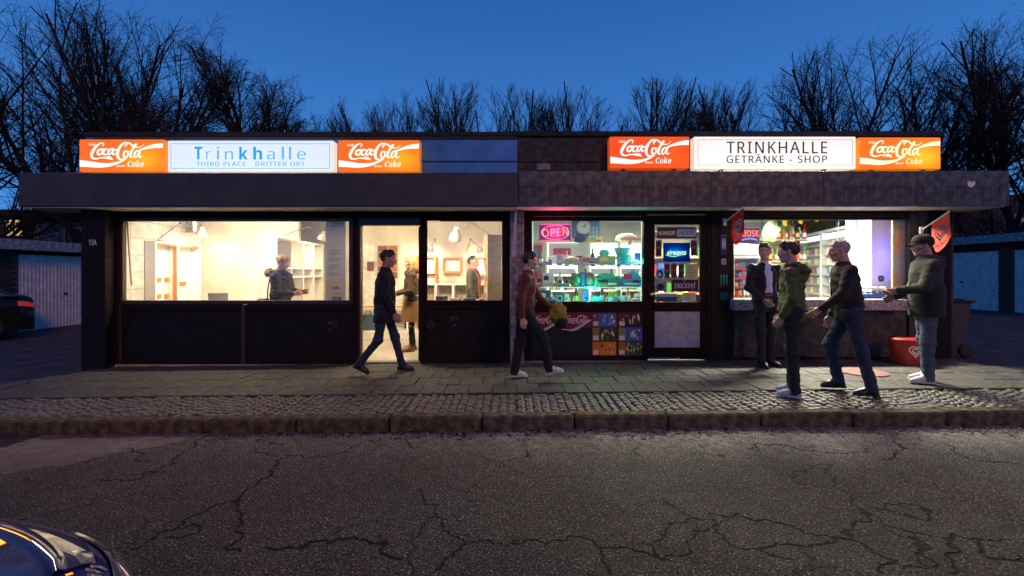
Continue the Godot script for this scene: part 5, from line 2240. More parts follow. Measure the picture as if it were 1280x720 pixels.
	for q in [[520, 320, 545, 345], [553, 321.5, 577, 341.5], [588, 320, 612, 345], [524, 342, 546, 362]]:
		var w := fx(q[2], 10.5) - fx(q[0], 10.5)
		var h := fy(q[1], 10.5) - fy(q[3], 10.5)
		var o := thing("wall_box", ["square orange framed wall box left of the small window's middle", "upright-edged orange framed wall box left of the man looking up", "orange framed wall box right of the man looking up", "lower orange framed wall box beside the door leaf"][rb], "wall box", pt((q[0] + q[2]) / 2.0, (q[1] + q[3]) / 2.0, 10.5), 0.0, "orange framed wall boxes")
		rb += 1
		for e in [[-w / 2, w / 2, h / 2 - 0.05, h / 2], [-w / 2, w / 2, -h / 2, -h / 2 + 0.05], [-w / 2, -w / 2 + 0.05, -h / 2 + 0.05, h / 2 - 0.05], [w / 2 - 0.05, w / 2, -h / 2 + 0.05, h / 2 - 0.05]]:
			mb = MB.new()
			mb.span(e[0], e[1], e[2], e[3], -0.18, 0.0, 0.003)
			part("frame_side", mb, M.board_orange, o)
		mb = MB.new()
		mb.span(-w / 2 + 0.05, w / 2 - 0.05, -h / 2 + 0.05, h / 2 - 0.05, -0.17, -0.10)
		part("back_panel", mb, M.board_white, o)
	shelf_unit("cupboard", "low white open cupboard along the back wall behind the small window", "cupboard", Vector3(-1.30, fl, -10.40), 0.0, 2.2, 1.22, 0.42, [0.30, 0.48, 0.66, 0.84], [0.06, 0.55], M.board_white, M.board_tan)
	plain_table("display table with a tan front behind the small window", Vector3(fx(588, 8.2), fl, -8.3), 0.0, 1.28, 0.96, 0.55, M.board_tan, M.board_white)
	mb = MB.new()
	mb.span(-0.63, 0.63, 0.62, 0.915, 0.26, 0.272)
	item("table_apron", "tan front board of the display table behind the small window", "board", mb, M.board_tan, Vector3(fx(588, 8.2), fl, -8.3))
	var names := ["dark book at the left end of the display table", "thin grey book second from left on the display table", "flat black folder in the middle of the display table", "grey book pile right of the man looking up", "black book at the right end of the display table"]
	for k in 5:
		mb = MB.new()
		mb.box(Vector3(0, 0.02 + (0.02 if k == 0 else 0.0), 0), Vector3(0.16 + 0.03 * (k % 3), 0.04 if k else 0.08, 0.20), 0.004)
		item("book", names[k], "book", mb, [M.black, M.grey, M.black, M.grey, M.black][k], Vector3(fx(552 + k * 17.5, 8.2), fl + 0.962, -8.2), 0.1 * k - 0.2, "books on the display table")
	# pinboard pillar at the right edge of the small window
	var pl := thing("pinboard_pillar", "tall tan box pillar with pinned leaflets at the right end of the small window", "pillar", Vector3(fx(616, 8.0), fl, -8.0), 0.32)
	mb = MB.new()
	mb.span(-0.13, 0.13, 0, fy(294, 8.0) - fl, -0.13, 0.13, 0.004)
	part("box_body", mb, M.board_tan, pl)
	for k in 7:
		mb = MB.new()
		mb.box(Vector3(-0.133, 1.05 + 0.105 * k, -0.06 + 0.09 * (k % 2)), Vector3(0.004, 0.09, 0.08))
		part("leaflet", mb, [M.pink, M.white_gloss, M.board_orange][k % 3], pl)
	mb = MB.new()
	mb.box(Vector3(0, 0.12, 0), Vector3(0.16, 0.24, 0.10), 0.004)
	item("leaflet_box", "small pale leaflet box beside the pinboard pillar", "box", mb, M.board_white, Vector3(fx(619, 7.8), fl + 0.96, -8.03))


# ------------------------------------------------------------------ inside the kiosk
const ORD := ["first", "second", "third", "fourth", "fifth", "sixth", "seventh", "eighth", "ninth", "tenth", "eleventh", "twelfth", "thirteenth"]


func bottle_mesh(r: float, h: float, neck: float) -> ArrayMesh:
	var mb := MB.new()
	mb.lathe([Vector2(0, 0), Vector2(r, 0.004), Vector2(r, h * 0.56), Vector2(r * 0.8, h * 0.66), Vector2(neck, h * 0.76), Vector2(neck, h * 0.93), Vector2(neck * 1.25, h * 0.935), Vector2(neck * 1.25, h), Vector2(0, h)], 12)
	return mb.mesh()


func band_mesh(r: float, h0: float, h1: float) -> ArrayMesh:
	var mb := MB.new()
	mb.lathe([Vector2(r + 0.001, h0), Vector2(r + 0.001, h1)], 12)
	return mb.mesh()


func bottle(kind: int, where: Vector3, label: String, group: String) -> void:
	var o := part("bottle", bottles[kind % bottles.size()][0], bottles[kind % bottles.size()][1], self)
	o.position = where
	tag(o, label, "bottle", group)
	part("paper_label", bottles[kind % bottles.size()][2], bottles[kind % bottles.size()][3], o)


func sticker(called: String, label: String, category: String, im: Image, x0: float, y0: float, x1: float, y1: float, d: float, through := 0.0, turn_z := 0.0) -> MeshInstance3D:
	var m := picture(im, 0.0, 0.4)
	if through > 0.0:
		m.backlight_enabled = true
		m.backlight = Color(through, through, through)
	var o := print_panel(called, m, fx(x1, d) - fx(x0, d), fy(y0, d) - fy(y1, d), self, pt((x0 + x1) / 2, (y0 + y1) / 2, d), 0.003)
	o.rotation.z = turn_z
	tag(o, label, category)
	return o


func led_line(called: String, label: String, a: Vector3, b: Vector3, color: Color, energy: float, group: String, with_light := true) -> void:
	var o := thing(called, label, "light strip", a, 0.0, group)
	var n := int((b - a).length() / 0.036)
	var mb := MB.new()
	for k in n:
		var p := (b - a) * ((k + 0.5) / n)
		mb.ball(p, Vector3(0.008, 0.008, 0.008), 6, 4)
	stuff_part("led_lights", mb, glow(color.r, color.g, color.b, energy), o)
	mb = MB.new()
	mb.tube([Vector3(0, 0, -0.012), b - a + Vector3(0, 0, -0.012)], [0.005], 6)
	part("strip", mb, M.white, o)
	if with_light:
		var l := OmniLight3D.new()
		l.name = "strip_light"
		l.light_color = color
		l.light_energy = 0.27
		l.light_size = 0.06
		l.omni_range = 20.0
		l.omni_attenuation = 2.0
		l.shadow_enabled = true
		l.position = (b - a) * 0.5 + Vector3(0, 0, 0.05)
		o.add_child(l)


var bottles := []


func right_interior() -> void:
	var fl := 0.03
	var b: Node = find_child("shop_building_001", false, false)
	var mb := MB.new()
	ceiling_lamp("white strip lamp on the kiosk ceiling above the display window", Vector3(1.45, 2.62, -7.95), 1.3, 0.25, Color(0.97, 1.0, 0.82), 6.0, 18.0, "kiosk ceiling lamps")
	ceiling_lamp("white strip lamp on the kiosk ceiling above the serving hatch", Vector3(4.9, 2.62, -7.75), 1.3, 0.25, Color(1.0, 0.97, 0.86), 6.0, 46.0, "kiosk ceiling lamps")
	mb = MB.new()
	mb.span(0.11, 6.86, fl, 2.66, -11.0, -10.85)
	part("inner_wall", mb, M.wall_plain, b)
	for q in [[0.036, 0.30, 0.014, M.green], [0.038, 0.31, 0.013, M.black], [0.034, 0.29, 0.012, mk(0.35, 0.20, 0.06, {rough = 0.15})], [0.040, 0.27, 0.016, mk(0.55, 0.6, 0.58, {rough = 0.12})], [0.036, 0.32, 0.013, M.red_deep]]:
		bottles.append([bottle_mesh(q[0], q[1], q[2]), q[3], band_mesh(q[0], q[1] * 0.16, q[1] * 0.44), [M.white, M.yellow, M.red, M.blue, M.mark_cream][bottles.size()]])
	display_window()
	back_row()
	door_stickers()
	hatch()


func display_window() -> void:
	var mb := MB.new()
	# glass shelves
	var ys := [303.5, 331.5, 358.5, 379.5]
	var names := ["top", "second", "third", "bottom"]
	for k in 4:
		mb = MB.new()
		mb.span(fx(664.5, 7.3), fx(803, 7.3), fy(ys[k], 7.3) - 0.010, fy(ys[k], 7.3), -7.62, -7.27)
		item("display_shelf", "%s glass shelf across the display window" % names[k], "shelf", mb, M.shelf_glass if k != 2 else M.teal_lit_glass, Vector3.ZERO, 0.0, "glass shelves of the display window")
	var t := Color(0.25, 1.0, 0.92)
	led_line("light_strip", "turquoise light strip along the foot of the display window", pt(666, 377.3, 7.255), pt(803, 377.3, 7.255), t, 3.0, "turquoise light strips round the display window")
	led_line("light_strip", "turquoise light strip up the right edge of the display window", pt(802.2, 376, 7.255), pt(802.2, 277, 7.255), t, 3.0, "turquoise light strips round the display window")
	led_line("light_strip", "turquoise light strip up the left edge of the display window", pt(666.0, 376, 7.255), pt(666.0, 277, 7.255), t, 2.0, "turquoise light strips round the display window", false)
	led_line("light_strip", "turquoise light strip under the third glass shelf", pt(676, 359.6, 7.28), pt(800, 359.6, 7.28), t, 1.6, "turquoise light strips round the display window")
	# open sign
	var c := pt(694, 290.5, 7.27)
	var o := thing("neon_sign", "red and blue lit sign reading OPEN in the display window", "sign", c)
	var w := fx(714, 7.27) - fx(674, 7.27)
	var h := fy(280, 7.27) - fy(301, 7.27)
	mb = MB.new()
	mb.box(Vector3(0, 0, -0.02), Vector3(w, h, 0.024), 0.004)
	part("sign_back", mb, mk(0.10, 0.012, 0.03, {rough = 0.3}), o)
	lettering("lettering", "OPEN", w * 0.80, h * 0.46, Vector3(0, 0, 0.004), glow(1.0, 0.16, 0.10, 2.6), o, false, false, 3).rotation.z = 0.06
	var dots := MB.new()
	for k in 46:
		var a := TAU * k / 46
		dots.ball(Vector3(cos(a) * w * 0.43, sin(a) * h * 0.42, 0.0), Vector3.ONE * 0.0062, 6, 4)
	stuff_part("ring_of_lights", dots, glow(0.30, 0.22, 1.0, 3.2), o)
	mb = MB.new()
	for s in [-1.0, 1.0]:
		mb = MB.new()
		mb.box(Vector3(0, s * (h / 2 - 0.008), -0.005), Vector3(w - 0.02, 0.006, 0.006))
		part("edge_tube", mb, glow(1.0, 0.06, 0.25, 1.6), o)
	var l := OmniLight3D.new()
	l.name = "sign_glow"
	l.light_color = Color(1.0, 0.22, 0.50)
	l.light_energy = 0.38
	l.light_size = 0.1
	l.omni_range = 10.0
	l.omni_attenuation = 2.0
	l.shadow_enabled = true
	l.position = Vector3(0, 0, 0.06)
	o.add_child(l)
	# clock picture
	o = thing("clock_board", "blue board with a round clock face behind the open sign", "clock", pt(732, 286.5, 7.58))
	var im := blank(120, 78, Color(0.20, 0.26, 0.45))
	for y in 78:
		for x in 120:
			if x > 70:
				im.set_pixel(x, y, Color(0.34, 0.42, 0.66))
	disc(im, 52, 30, 34, Color(0.45, 0.48, 0.55))
	disc(im, 52, 30, 29, Color(0.86, 0.89, 0.90))
	for k in 12:
		disc(im, 52 + cos(k * TAU / 12) * 24, 30 + sin(k * TAU / 12) * 24, 1.6, Color(0.1, 0.1, 0.12))
	stroke(im, Rect2(0, 0, 120, 78), [Vector3(0.433, 0.615, 0.05), Vector3(0.52, 0.80, 0.04)], Color(0.1, 0.1, 0.12))
	stroke(im, Rect2(0, 0, 120, 78), [Vector3(0.433, 0.615, 0.04), Vector3(0.33, 0.70, 0.03)], Color(0.1, 0.1, 0.12))
	for k in 9:
		block(im, 76 + (k % 3) * 14, 28 + (k / 3) * 16, 8, 13, Color(0.62, 0.72, 0.85))
	print_panel("clock_print", picture(im), 0.47, 0.30, o, Vector3.ZERO, 0.02)
	mb = MB.new()
	mb.box(Vector3(0, -0.16, -0.05), Vector3(0.2, 0.02, 0.1))
	part("stand", mb, M.grey, o)
	goods()
	# coolers at the back
	var rows := [[684, 722, 9.4, "left"], [737, 773, 9.6, "middle"], [775, 803, 9.6, "right"]]
	for q in rows:
		var d: float = q[2]
		var x0 := fx(q[0], d)
		var x1 := fx(q[1], d)
		var k := shelf_unit("cooler", "%s white drinks cooler at the back of the kiosk behind the display window" % q[3], "cooler", Vector3((x0 + x1) / 2, 0.03, -d - 0.3), 0.0, x1 - x0, 2.05, 0.6, [], [0.10, 0.30, 0.50, 0.66], M.board_white, M.white)
		mb = MB.new()
		mb.span(-(x1 - x0) / 2 + 0.03, (x1 - x0) / 2 - 0.03, 1.50, 2.0, 0.27, 0.302)
		part("lit_header", mb, glow(0.95, 1.0, 0.93, 0.95), k)
		var n := 7
		for r in [0.30, 0.50]:
			for i in n:
				var bx := x0 + 0.07 + (x1 - x0 - 0.14) * i / (n - 1)
				bottle(i * 3 + int(r * 10) + int(q[0]), Vector3(bx, 0.05 + r * 2.05, -d - 0.12), "%s bottle from the left, %s row of the %s cooler behind the display window" % [ORD[i], "lower" if r < 0.4 else "upper", q[3]], "bottles in the %s cooler" % q[3])


func goods() -> void:
	# things set out on the glass shelves: name, label, category, kind, x0, y_top, x1, y_bottom, depth, material
	var list := [
		["shoe", "dark shoe shaped toy left under the clock board", "toy", "lump", 717, 292, 733, 303, 7.40, M.black],
		["sweets_box", "flat yellow and blue sweets box on the top shelf under the clock", "box", "box", 734, 296, 753, 303, 7.42, M.yellow],
		["bag", "white crumpled bag at the right end of the top shelf", "bag", "lump", 770, 292, 797, 303, 7.55, M.white],
		["toy_gun", "orange and white water gun on the top shelf", "toy", "gun", 776, 296, 801, 306, 7.40, M.board_orange],
		["tray", "blue black tray at the left of the second shelf", "tray", "box", 672, 327, 690, 331, 7.40, M.blue],
		["snack_bag", "brown snack bag left of the second shelf's middle", "snack bag", "lump", 703, 321, 725, 331, 7.42, M.board_tan],
		["sweets_box", "mauve sweets box with a pale emblem in the middle of the second shelf", "box", "box", 726, 322, 746, 331, 7.42, mk(0.32, 0.20, 0.24)],
		["sweets_box", "olive green sweets box under the green globe", "box", "box", 747, 320, 769, 331, 7.42, mk(0.32, 0.34, 0.08)],
		["toy_globe", "pale green globe toy on the olive box", "toy", "ball", 749, 311, 762, 322, 7.42, mk(0.06, 0.55, 0.36, {rough = 0.2})],
		["bowl", "lower teal bowl at the right of the second shelf", "bowl", "bowl", 770, 321, 790, 331, 7.42, M.teal],
		["bowl", "upper teal bowl stacked over the lower one", "bowl", "bowl", 768, 310, 788, 321, 7.42, mk(0.05, 0.36, 0.33)],
		["snack_bag", "pale snack bag beside the teal bowls", "snack bag", "lump", 789, 325, 800, 331, 7.42, M.mark_cream],
		["sweets_box", "orange cornet carton at the left of the third shelf", "box", "box", 666, 334, 677, 358, 7.46, M.board_orange],
		["sweets_box", "white carton beside the orange cornet carton", "box", "box", 678, 341, 692, 358, 7.44, M.white_gloss],
		["soft_toy", "green soft toy on the third shelf", "toy", "lump", 712, 342, 726, 358, 7.40, M.green],
		["soft_toy", "dark blue soft toy on the third shelf", "toy", "lump", 722, 340, 733, 358, 7.42, mk(0.02, 0.08, 0.22)],
		["soft_toy", "brown soft toy on the third shelf", "toy", "lump", 731, 340, 742, 358, 7.40, mk(0.22, 0.08, 0.03)],
		["snack_tray", "black tray of green wrappers on the third shelf", "tray", "box", 743, 347, 774, 358, 7.40, mk(0.02, 0.20, 0.13)],
		["snack_bag", "green wrapper heap in the black tray", "snack bag", "lump", 746, 342, 771, 350, 7.40, mk(0.02, 0.32, 0.16)],
		["carton", "blue carton with peaked lid at the right of the third shelf", "box", "peak", 776, 338, 802, 358, 7.40, mk(0.02, 0.20, 0.42)],
		["tray", "teal tray at the left of the third shelf front", "tray", "box", 692, 354, 712, 358, 7.34, M.teal],
		["sweets_box", "dark carton standing at the left of the bottom shelf", "box", "box", 675, 363, 688, 379, 7.44, mk(0.06, 0.10, 0.10)],
		["tray", "blue tray lying at the left of the bottom shelf", "tray", "box", 671, 374, 695, 379, 7.36, M.blue],
		["dish", "pale teal round dish left of the bottom shelf's right end", "dish", "bowl", 760, 371, 772, 379, 7.38, mk(0.25, 0.62, 0.58)],
		["dish", "white round dish at the right of the bottom shelf", "dish", "bowl", 774, 370, 788, 379, 7.38, mk(0.55, 0.70, 0.66)],
		["dish", "pale carton dish at the right end of the bottom shelf", "dish", "box", 790, 373, 800, 379, 7.38, M.mark_cream],
		["snack_bag", "teal snack bag in the middle of the bottom shelf", "snack bag", "lump", 738, 371, 758, 379, 7.38, mk(0.04, 0.36, 0.33)],
		["newspaper_rack", "pale newspaper rack standing left in the display window", "rack", "box", 664.8, 306, 678, 331, 7.58, M.red],
		["sheet_board", "white paper board behind the second shelf", "board", "thin", 686, 305, 738, 330, 7.66, M.white_gloss],
	]
	for q in list:
		var d: float = q[8]
		var w := fx(q[6], d) - fx(q[4], d)
		var h := fy(q[5], d) - fy(q[7], d)
		var at := Vector3((fx(q[4], d) + fx(q[6], d)) / 2, fy(q[7], d) + 0.001, -d - 0.02)
		var mb := MB.new()
		match q[3]:
			"box":
				mb.box(Vector3(0, h / 2, 0), Vector3(w, h, 0.12), 0.005)
			"thin":
				mb.box(Vector3(0, h / 2, 0), Vector3(w, h, 0.012))
			"ball":
				mb.ball(Vector3(0, h / 2, 0), Vector3(w, h, w) * 0.5, 16, 10)
			"bowl":
				mb.lathe([Vector2(w * 0.2, 0), Vector2(w * 0.34, h * 0.15), Vector2(w * 0.5, h * 0.9), Vector2(w * 0.51, h), Vector2(w * 0.47, h), Vector2(w * 0.3, h * 0.25), Vector2(0, h * 0.2)], 20)
			"peak":
				mb.slab(PackedVector2Array([Vector2(-w / 2, 0), Vector2(w / 2, 0), Vector2(w / 2, h * 0.5), Vector2(w * 0.12, h), Vector2(-w * 0.1, h * 0.86), Vector2(-w / 2, h * 0.5)]), -0.06, 0.06)
			"gun":
				mb.slab(PackedVector2Array([Vector2(-w / 2, h * 0.55), Vector2(w / 2, h * 0.5), Vector2(w / 2, h * 0.8), Vector2(w * 0.1, h), Vector2(-w * 0.3, h * 0.95), Vector2(-w / 2, h * 0.8)]), -0.02, 0.02)
				mb.slab(PackedVector2Array([Vector2(-w * 0.12, 0), Vector2(w * 0.02, 0), Vector2(w * 0.08, h * 0.54), Vector2(-w * 0.1, h * 0.54)]), -0.018, 0.018)
			"lump":
				mb.ball(Vector3(0, h * 0.48, 0), Vector3(w * 0.5, h * 0.52, 0.06), 14, 10)
				for k in mb.v.size():
					var p := mb.v[k]
					mb.v[k] = p + mb.n[k] * (0.25 * minf(w, h)) * folds.get_noise_3dv(p * 4.0 + Vector3(q[4], 0, 0))
					mb.v[k].y = maxf(mb.v[k].y, 0.0)
				mb._smooth(0, 0)
		var it := item(q[0], q[1], q[2], mb, q[9], at, 0.0, "goods on the display shelves")
		if q[3] in ["box", "thin", "peak"]:
			var dz := 0.0605 if q[3] != "thin" else 0.0065
			for k in 3:
				mb = MB.new()
				mb.box(Vector3(w * [-0.18, 0.2, 0.0][k], h * [0.62, 0.30, 0.16][k], dz), Vector3(w * [0.42, 0.34, 0.7][k], h * [0.34, 0.2, 0.08][k], 0.0015 + 0.001 * k))
				part("printed_patch", mb, [M.white_gloss, M.red, M.yellow, M.black, M.teal][(int(q[4]) + k * 2) % 5], it)


func back_row() -> void:
	# a second row of smaller stock behind the goods on the three lower shelves
	var ys := [331.5, 358.5, 379.5]
	for k in 3:
		for i in 12:
			var d := 7.55
			var x := fx(676 + i * 10.8 + ((i * 7) % 3), d)
			var y := fy(ys[k], 7.3) + 0.001
			var lbl := "%s item from the left in the back row of the %s glass shelf" % [ORD[i], ["second", "third", "bottom"][k]]
			var c: Material = [M.teal, M.blue, M.yellow, M.white, M.red, M.green, M.purple, M.board_orange][(i * 3 + k * 5) % 8]
			if (i + k) % 3 == 0:
				bottle(i + k, Vector3(x, y - 0.02, -d), lbl, "back row of the display shelves")
			else:
				var o := item("carton", lbl, "box", packet_mesh(0.07 + 0.015 * (i % 3), 0.12 + 0.03 * ((i * 5 + k) % 4)), c, Vector3(x, y, -d), 0.1 * ((i % 3) - 1), "back row of the display shelves")
				var mb := MB.new()
				mb.box(Vector3(0, 0.07, 0.0165), Vector3(0.045, 0.05, 0.002))
				part("printed_patch", mb, [M.white_gloss, M.black, M.yellow][(i + k) % 3], o)


func door_stickers() -> void:
	var ds := shelf_unit("goods_shelf", "tall tan goods shelf standing inside behind the glass door", "shelf", Vector3(fx(848, 8.9), 0.03, -9.1), 0.0, 1.25, 2.25, 0.4, [], [0.12, 0.28, 0.44, 0.60, 0.76], M.board_tan, mk(0.30, 0.28, 0.17))
	for r in 5:
		for i in 7:
			var w := 0.08 + 0.02 * ((i * 3 + r) % 4)
			var hh := 0.14 + 0.03 * ((i * 5 + r * 2) % 4)
			item("goods_box", "%s box from the left on the %s shelf behind the glass door" % [ORD[i], ["lowest", "second", "third", "fourth", "top"][r]], "box", packet_mesh(w, hh), [M.yellow, M.white, M.red, M.green, M.blue, M.board_orange, M.black][(i * 2 + r * 3) % 7], Vector3(ds.position.x - 0.48 + i * 0.16, 0.03 + [0.12, 0.28, 0.44, 0.60, 0.76][r] * 2.25 + 0.018, -8.98), 0.0, "boxes on the shelf behind the glass door")
	var d := D + 0.026
	var white := Color(0.93, 0.93, 0.93)
	var im := blank(192, 56, Color(0.30, 0.19, 0.12))
	ink(im, "HUNGER?", Rect2(8, 19, 82, 20), white)
	block(im, 98, 10, 90, 36, Color(0.75, 0.82, 0.90))
	ink(im, "SNICKERS", Rect2(102, 14, 82, 26), Color(0.05, 0.16, 0.55), true, false, 0.18)
	sticker("door_sticker", "brown sticker strip reading HUNGER? SNICKERS across the top of the glass door", "sticker", im, 821.5, 284, 870.5, 298, d, 0.5)
	im = blank(132, 92, Color(0.02, 0.30, 0.62))
	for y in 92:
		for x in 132:
			var q := exp(-pow((x - 66) / 46.0, 2) - pow((y - 46) / 26.0, 2))
			im.set_pixel(x, y, Color(0.02, 0.26, 0.58).lerp(Color(0.10, 0.62, 0.85), q))
	ink(im, "airwaves", Rect2(18, 34, 96, 26), Color(0.90, 0.97, 0.94), true, false, 0.22)
	stroke(im, Rect2(0, 0, 132, 92), [Vector3(0.10, 0.36, 0.03), Vector3(0.4, 0.28, 0.05), Vector3(0.9, 0.46, 0.02)], Color(0.7, 0.93, 0.8))
	sticker("door_sticker", "blue chewing gum sticker with white slanted lettering on the glass door", "sticker", im, 829, 303.5, 862.5, 327, d, 1.7)
	var cans := [["left of the blue sticker", 820, 300, 827, 321, Color(0.05, 0.08, 0.22)], ["right of the blue sticker", 863.5, 300, 871, 320, Color(0.16, 0.07, 0.04)], ["leftmost of three under the blue sticker", 830.5, 329, 837, 348.5, Color(0.05, 0.09, 0.30)], ["middle one of three under the blue sticker", 839, 329, 846, 348.5, Color(0.30, 0.04, 0.06)], ["rightmost of three under the blue sticker", 848, 329, 855, 348.5, Color(0.06, 0.10, 0.34)]]
	for q in cans:
		im = blank(28, 80, q[5])
		block(im, 0, 0, 28, 6, Color(0.5, 0.52, 0.55))
		block(im, 0, 74, 28, 6, Color(0.5, 0.52, 0.55))
		stroke(im, Rect2(0, 0, 28, 80), [Vector3(0.2, 0.6, 0.06), Vector3(0.5, 0.52, 0.08), Vector3(0.8, 0.62, 0.05)], Color(0.75, 0.2, 0.15))
		sticker("can_sticker", "dark drink can sticker on the glass door, %s" % q[0], "sticker", im, q[1], q[2], q[3], q[4], d, 0.25)
	im = blank(64, 80, Color(0.78, 0.80, 0.60))
	for k in 8:
		block(im, 8, 10 + k * 8, 30 + (k * 13) % 20, 2, Color(0.35, 0.36, 0.25))
	sticker("notice_sheet", "pale yellow notice with lines of print on the glass door", "notice", im, 856.5, 329.5, 872.5, 350, d, 0.6)
	im = blank(128, 60, Color(0.10, 0.06, 0.05))
	ink(im, "SNICKERS", Rect2(10, 18, 106, 26), Color(0.80, 0.72, 0.85), true, false, 0.22)
	for q in [[60, 8], [112, 12], [16, 52], [100, 52]]:
		disc(im, q[0], q[1], 4, Color(0.75, 0.45, 0.12))
	sticker("door_sticker", "dark chocolate bar sticker reading SNICKERS low on the glass door", "sticker", im, 840, 349.5, 872.5, 364.5, d - 0.004, 0.25)
	im = blank(56, 52, Color(0.75, 0.82, 0.85))
	disc(im, 28, 26, 22, Color(0.03, 0.30, 0.55))
	disc(im, 26, 28, 10, Color(0.8, 0.9, 0.92))
	sticker("door_sticker", "pale sticker with a blue disc at the left edge of the glass door", "sticker", im, 819.5, 336, 830, 349, d, 0.5)
	im = blank(56, 52, Color(0.42, 0.55, 0.60))
	disc(im, 28, 26, 20, Color(0.02, 0.07, 0.28))
	sticker("door_sticker", "dark blue round sticker under the pale one on the glass door", "sticker", im, 819, 353, 832, 364, d, 0.3)
	im = blank(68, 40, Color(0.80, 0.84, 0.70))
	for k in 4:
		block(im, 6, 6 + k * 8, 30 + (k * 17) % 24, 2, Color(0.3, 0.35, 0.3))
	sticker("notice_sheet", "small pale notice at the bottom of the glass door", "notice", im, 853.5, 366, 870, 376.5, d, 0.6)
	im = blank(96, 40, Color(0.10, 0.28, 0.46))
	block(im, 0, 0, 96, 16, Color(0.62, 0.68, 0.70))
	sticker("door_sticker", "blue and grey sticker at the bottom left of the glass door", "sticker", im, 821, 367, 846, 377, d, 0.5)
	# stickers on the dark panel beside the hatch
	d = D - 0.0155
	im = blank(40, 120, Color(0.10, 0.16, 0.24))
	block(im, 0, 0, 40, 8, Color(0.35, 0.42, 0.5))
	for k in 3:
		stroke(im, Rect2(0, 0, 40, 120), [Vector3(0.25 + k * 0.24, 0.82, 0.03), Vector3(0.30 + k * 0.22, 0.5, 0.06), Vector3(0.26 + k * 0.24, 0.22, 0.01)], Color(0.72, 0.80, 0.85))
	sticker("can_sticker", "grey blue energy drink can sticker on the dark panel beside the hatch", "sticker", im, 900.5, 293.5, 908.5, 318, d)
	for q in [["upper", 899.5, 343, 910, 360, Color(0.02, 0.30, 0.27)], ["lower", 900, 364.5, 909.5, 378.5, Color(0.02, 0.20, 0.19)]]:
		var mb := MB.new()
		var w := 0.11
		for k in 3:
			var x := -0.045 + k * 0.045
			mb.slab(PackedVector2Array([Vector2(x - 0.016, 0.10), Vector2(x + 0.016, 0.095), Vector2(x + 0.010, 0.02), Vector2(x + 0.018, -0.03), Vector2(x + 0.002, -0.11 + 0.02 * k), Vector2(x - 0.006, -0.02), Vector2(x - 0.010, 0.04)]), 0.0, 0.002)
		var o := item("claw_sticker", "%s teal claw mark sticker of three slashes on the dark panel" % q[0], "sticker", mb, mk(q[5].r, q[5].g, q[5].b), pt((q[1] + q[3]) / 2, (q[2] + q[4]) / 2, d))
		o.set_meta("kind", "stuff")
		o.remove_meta("kind")
		if q[0] == "lower":
			o.scale = Vector3(0.85, 0.8, 1)
	var sb := thing("wall_socket", "pale grey socket box on the dark panel under the can sticker", "socket", pt(904, 327, d))
	var mb := MB.new()
	mb.box(Vector3(0, 0, 0.012), Vector3(0.075, 0.095, 0.024), 0.005)
	part("socket_box", mb, mk(0.42, 0.42, 0.40), sb)
	mb = MB.new()
	mb.xf = Transform3D(Basis(Vector3.RIGHT, PI / 2), Vector3(0, -0.005, 0.0242))
	mb.lathe([Vector2(0.022, 0), Vector2(0.022, 0.004), Vector2(0, 0.004)], 14)
	part("socket_lid", mb, M.grey, sb)


